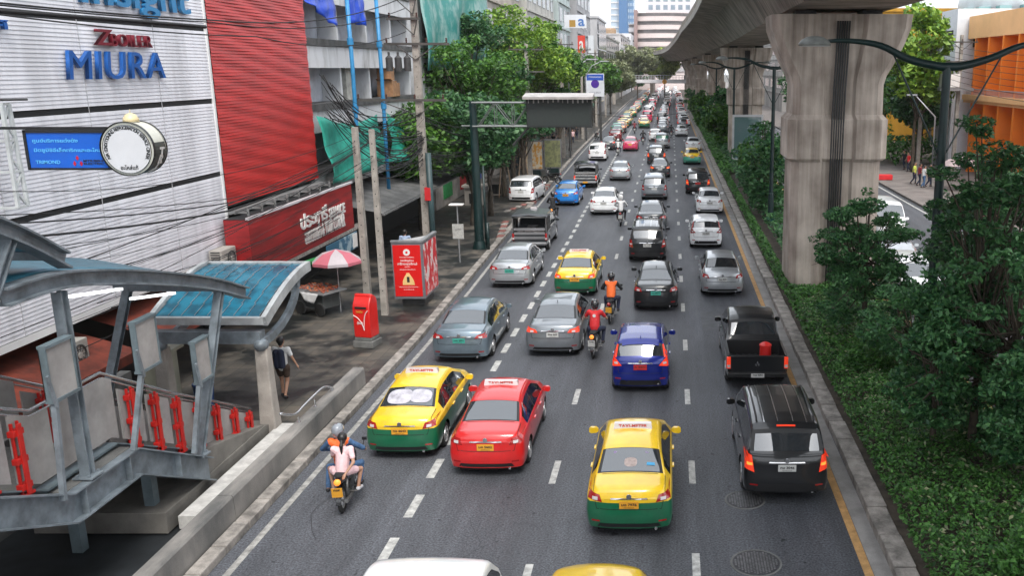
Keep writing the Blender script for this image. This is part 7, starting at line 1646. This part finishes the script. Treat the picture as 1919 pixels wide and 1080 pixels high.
def clumps(centres, radii, per, flat=.65, shell=.75):
    out = []
    for c, r in zip(centres, radii):
        k = max(6, int(per*r*r)); d = RNG.normal(size=(k,3)); d /= np.linalg.norm(d, axis=1)[:,None]; q = RNG.uniform(shell*.5, 1, k)**.5*r
        p = d*q[:,None]; p[:,2] *= flat; out.append(p+np.array(c))
    return np.concatenate(out)
def tree(name, lab, cat, loc, h, cr, ch, m, seed, per=260, leaf=.14, trunk=.16, nb=26, cl_r=(.5,.95), grp='trees', lean=(0,0), z0=None, flat=.6, droop=0):
    """trunk and limbs reaching sub-clumps spread over a crown of radius cr, height ch, top at h"""
    rs = random.Random(seed); t = thing(name, lab, cat, loc, rs.uniform(0,6), grp); zc = h-ch/2
    cen, rad = [], []; tb = MB(); top = Vector((lean[0], lean[1], h*.62))
    z0 = h-ch if z0 is None else z0
    tb.tube(smooth_pts([(0,0,-.1),(rs.uniform(-.1,.1),rs.uniform(-.1,.1),h*.22),(lean[0]*.5,lean[1]*.5,h*.42),tuple(top),(lean[0]*1.1,lean[1]*1.1,h*.86)], 3), list(np.linspace(trunk, trunk*.25, 13)), 8)
    for k in range(nb):
        while True:
            x, y, z = rs.uniform(-1,1), rs.uniform(-1,1), rs.uniform(-1,1)
            d = math.sqrt(x*x+y*y+z*z)
            if .35 < d < 1: break
        c = Vector((lean[0]+x*cr*rs.uniform(.85,1.1), lean[1]+y*cr*rs.uniform(.85,1.1), zc+z*ch/2)); r = rs.uniform(*cl_r)
        cen.append(c); rad.append(r)
        s = Vector((0,0,h*rs.uniform(.3,.62)))+Vector((lean[0],lean[1],0))*.5; mid = s.lerp(c, .55)+Vector((0,0,-.25*r))
        tb.tube([s, mid, c], [trunk*.35, trunk*.2, .015], 5, cap=False)
        for q in range(2): e = c+Vector((rs.uniform(-r,r),rs.uniform(-r,r),rs.uniform(-r,r)*.6)); tb.tube([c, e], [.015, .005], 4, cap=False)
    tb.build('trunk', M_bark, t, smooth=True)
    p = clumps(cen, rad, per, flat); ex = clumps([c+Vector((rs.uniform(-1,1),rs.uniform(-1,1),rs.uniform(-.5,.8)))*r for c, r in zip(cen, rad)], [r*.4 for r in rad], per*.8, .7)
    leaves('crown', np.concatenate([p, ex]), m, t, leaf); return t
# median trees near the camera
NG = 'leafy young trees in the median'
def ntree(lab, x, y, h, cr, ch, m, sd, nb, per=1500, tr=.09, cl=(.28,.55), leaf=.062, lean=(0,0)):
    tree('median_tree', lab, 'tree', (x, y, .1), h, cr, ch, m, sd, per=per, leaf=leaf, trunk=tr, nb=nb, cl_r=cl, grp=NG, flat=.42, lean=lean)
ntree('leafy tree left of the lamp post whose top covers the foot of the big pier', 6.45, 29.5, 5.1, 1.85, 4.4, LG['near'], 1, 70)
ntree('leafy tree at the right edge reaching highest, in front of the orange building', 7.1, 20.2, 8.2, 1.4, 4.6, LG['dark'], 3, 48, cl=(.26,.5), tr=.11, per=1150)
ntree('wide leafy tree right of the lamp post below the tallest one', 7.6, 19.3, 5.7, 2.1, 5.0, LG['near'], 2, 110, cl=(.28,.52), tr=.10, per=1150)
ntree('leafy tree over the opposite road behind the wide one', 9.7, 26.5, 6.4, 2.4, 5.0, LG['dark'], 6, 84, cl=(.32,.65), tr=.11)
ntree('thin leafy tree just left of the lamp post under the white SUV', 6.95, 25.0, 3.1, 1.4, 2.4, LG['near'], 5, 30)
ntree('low leafy tree at the lower right edge of the picture', 8.2, 17.6, 4.4, 1.6, 3.9, LG['near'], 4, 64)
ntree('small leafy tree in front of the lamp post, hiding its middle', 6.1, 20.0, 4.2, 1.35, 3.1, LG['near'], 9, 46)
ntree('tree hanging into the right edge above the pink taxi', 13.6, 30.5, 7.4, 2.3, 4.6, LG['dark'], 7, 54, cl=(.35,.7), tr=.12)
# median shrubs farther on
G2 = 'bushy trees in the median between the piers'
for i, (x, y, h, r, lab) in enumerate(((5.9,57,4.6,1.5,'bushy tree standing just left of the big pier'),(6.4,66,4.2,1.6,'bushy tree behind the first one beside the hedge'),(7.4,74,5.2,1.9,'bushy tree right before the second pier'),(6.0,106,5.6,1.9,'dark bushy tree left of the second pier'),(6.6,116,6.4,2.3,'larger dark bushy tree beyond the second pier'),(5.4,128,5.2,1.9,'dark bushy tree before the third pier'),(6.2,150,5.6,2.2,'small dark bushy tree past the third pier'),(5.6,168,5.0,2.0,'small dark bush near the fourth pier'),(5.2,200,5.6,2.2,'farthest dark bush, next to the footbridge'))):
    tree('median_bush', lab, 'tree', (x, y, .1), h, r, h*.85, LG['mid'] if i % 2 else LG['near'], 20+i, per=170, leaf=.16 if y < 90 else .24, trunk=.08, nb=26, cl_r=(.5,.95), grp=G2)
# ground cover in the median: low dense hedge
def hedge(name, x0, x1, y0, y1, hf, dens, leaf, m, kind='stuff', mound=.35):
    n = int((x1-x0)*(y1-y0)*dens) if not callable(x1) else 0
    x = RNG.uniform(x0, x1, n); y = RNG.uniform(y0, y1, n)
    g_ = .5+.5*np.sin(x*2.3+1.7*np.sin(y*1.1))*np.sin(y*1.7+1.3*np.sin(x*1.9)); g2 = .5+.5*np.sin(x*5.1+y*3.3)*np.cos(y*4.7-x*2.2)
    top = hf*(1-mound+mound*g_*.8+mound*.35*g2); ed = np.minimum(np.minimum(x-x0, x1-x), 1.0)/.25; top *= np.clip(ed, .35, 1)**.5
    z = .12+top*RNG.uniform(.35, 1.0, n)**.5; keep = (g_*.7+g2*.3) > .13
    o = leaves(name, np.stack([x,y,z],1)[keep], m, None, leaf, up=.9); return tag(o, kind=kind)
hedge('hedge_cover', 4.62, 9.0-.55, 8, 27, .75, 720, .046, LG['hedge'], mound=.55)
hedge('hedge_cover', 4.62, 8.3, 27, 36.5, .6, 420, .065, LG['hedge'])
hedge('hedge_cover', 4.7, 8.4, 8, 34, .85, 36, .05, LG['olive'], mound=.6)
hedge('hedge_strip', 4.56, 5.1, 36.5, 80, .55, 300, .075, LG['hedge'], mound=.15)
hedge('hedge_strip', 4.56, 5.6, 80, 260, .6, 60, .17, LG['hedge'], mound=.2)
hedge('hedge_cover', 5.6, 8.3, 41, 130, .7, 60, .13, LG['near'])
hedge('hedge_cover', 8.85, 8.86, 8, 9, .1, 10, .05, LG['hedge']) if False else None
for x, y, s, sd in ((7.6,16.5,.9,1),(6.2,14.5,.8,2),(7.9,20.2,.95,3),(5.9,26.0,.8,4),(6.8,33.0,.9,5),(7.9,13.2,.9,6)):
    t = thing('shrub', ['dense green shrub below the lamp post base','low green shrub nearest the lower right corner','round green shrub just behind the teal lamp base','green shrub close to the kerb beside the black pickup','green shrub in front of the big pier foot','green shrub at the lower right corner of the median'][sd-1], 'shrub', (x, y, .1), 0, 'shrubs in the median')
    rs = random.Random(sd*9); cen = [(rs.uniform(-s,s)*.7, rs.uniform(-s,s)*.7, rs.uniform(.35,1.0)) for _ in range(12)]
    tb = MB()
    for c in cen: tb.tube([(0,0,0),(c[0]*.6,c[1]*.6,c[2]*.5),c], [.02,.012,.005], 4, cap=False)
    tb.build('stem', M_bark, t); leaves('foliage', clumps(cen, [rs.uniform(.25,.45) for _ in cen], 1500, .8), LG['near'] if sd % 2 else LG['hedge'], t, .05)
# left side street trees
G3 = 'street trees along the left pavement'
LT = [(-13.6,62,11.5,3.6,6.5,'mid','big green street tree just right of the tall concrete pole'),(-12.6,74,13.4,4.2,7.6,'bright','big light green street tree behind the gantry arm'),(-15.5,70,13.0,4.2,7.5,'dark','dark dense tree crown against the grey building'),(-13.0,90,13.0,4.2,7.2,'mid','street tree above the black display'),(-13.5,104,12.0,4.0,6.5,'bright','bright yellow green tree left of the blue and white sign'),(-11.6,53.5,7.4,2.3,4.2,'dark','smaller dark tree with hanging branches beside the gantry post'),(-14.2,52,7.0,2.0,4.0,'mid','small tree with pale leaves growing by the netting'),
      (-12.5,132,10.5,4.0,6,'mid','street tree behind the blue and white sign'),(-12.8,160,10.5,4.2,6.5,'mid','far green street tree before the footbridge'),(-12.0,190,11,4.2,6.5,'olive','sparse greyish tree left of the footbridge'),(-9,262,15,6,8,'olive','sparse greyish tree crown standing beyond the footbridge'),(-1.5,285,14.5,5.5,8,'yellow','yellow green tree crown below the viaduct curve'),(-15,290,14,6,8,'mid','green tree crown far beyond the footbridge on the left'),(-15,370,10,6,8,'dark','dark tree seen through the gap under the footbridge, left'),(-14,450,11,6,9,'dark','smaller dark tree seen under the footbridge, nearer the road end'),(9,430,9,4,7,'dark','dark tree seen under the footbridge on the right side'),(-8,600,12,9,10,'mid','green tree mass closing the far end of the road, left'),(6,600,12,9,10,'dark','green tree mass closing the far end of the road, right')]
for i, (x, y, h, r, ch, m, lab) in enumerate(LT):
    tree('street_tree', lab, 'tree', (x, y, .1), h, r, ch, LG[m], 50+i, per=190 if y < 100 else 80, leaf=.15 if y < 80 else (.20 if y < 140 else .34), trunk=.2, nb=46, cl_r=(.7,1.5) if y < 140 else (1.0,2.0), grp=G3)
for x, y, lab in ((-11.2,57,'dark slim trunk of a pavement tree with low leaves near the gantry'),(-11.9,66,'tree with dark twin trunks wrapped by wooden stakes'),(-10.9,68.5,'dark staked tree right by the lay-by kerb'),(-12.4,82,'dark staked tree beside the orange poster'),(-10.9,92,'slim dark tree right of the olive poster'),(-11.2,104,'slim dark tree below the black display')):
    t = tree('pavement_tree', lab, 'tree', (x, y, .1), 7.0, 1.8, 3.0, LG['dark'], int(y), per=110, leaf=.2, trunk=.2, nb=20, cl_r=(.6,1.1), grp='dark trunks along the left pavement')
    if 60 < y < 90:
        for dx, dy in ((-.5,-.3),(.5,-.3),(.0,.5)): MB().tube([(dx,dy,0),(dx*.4,dy*.4,2.6)], .05, 6).build('stake', mat('stake_wood', (.22,.16,.11), .8, var=.2), t)
# right side trees
G4 = 'trees behind the right pavement'
for i, (x, y, h, r, m, lab) in enumerate(((21.6,82,13.8,3.0,'bright','tall light green tree filling the gap left of the orange building'),(23.5,88,9.5,3.0,'dark','dark green tree just left of the orange building'),(24.5,106,14.5,3.6,'bright','light green tree top rising right of the big pier'),(21.5,104,9.5,3.6,'mid','green tree behind the concrete poles on the right'),(25.0,92,8.5,3.4,'dark','dark green tree under the tall light green one'),(20.0,112,7.5,3.4,'mid','low green tree close to the big pier edge'),(28,100,10,3.6,'mid','green tree left of the orange building'),(20.5,140,9,4,'dark','dark green tree between the first and second piers'))):
    tree('right_tree', lab, 'tree', (x, y, .1), h, r, h*.62, LG[m], 80+i, per=80, leaf=.26, trunk=.18, nb=44, cl_r=(.8,1.5), grp=G4)
for i, (x, y, w_, z) in enumerate(((19.6,93,3.0,1.8),(23.6,90,3.4,2.6),(22.0,120,6,3.2))):
    n = int(w_*260); c = np.stack([RNG.uniform(x-w_, x+w_, n), RNG.uniform(y-4, y+4, n), .2+z*RNG.uniform(0,1,n)**.6], 1); tag(leaves('bank_shrubbery', c, LG['hedge' if i < 2 else 'mid'], None, .24), kind='stuff')
# climbing greenery by the shop sign, left
t = thing('potted_plant', 'small green plant growing between the air conditioner and the red sign', 'plant', (-14.6, 30.2, 2.2)); MB().lathe([(.14,0),(.18,.25)], n=12).build('pot', M_concd, t); leaves('foliage', clumps([(0,0,.45),(.1,.2,.5),(0,-.2,.4)], [.25,.2,.2], 1500), LG['bright'], t, .05)
t = thing('potted_plant', 'dusty leafy plant beside the cream cabinet in the shade', 'plant', (-12.3, 22.9, .9)); MB().lathe([(.14,0),(.18,.25)], n=12).build('pot', M_concd, t); leaves('foliage', clumps([(0,0,.45),(.1,.1,.5)], [.25,.25], 1200), LG['olive'], t, .05)

HZ = True
if HZ:
    hz = MB().box(-1550,1550,-260,1550,-1.1,170).build('haze', bpy.data.materials.new('haze')); hz['kind'] = 'stuff'
    m = hz.data.materials[0]; m.use_nodes = True; n = m.node_tree; n.nodes.clear(); o = n.nodes.new('ShaderNodeOutputMaterial'); v = n.nodes.new('ShaderNodeVolumePrincipled')
    v.inputs['Color'].default_value = (.93,.95,.97,1); v.inputs['Density'].default_value = .00016; n.links.new(v.outputs[0], o.inputs['Volume'])
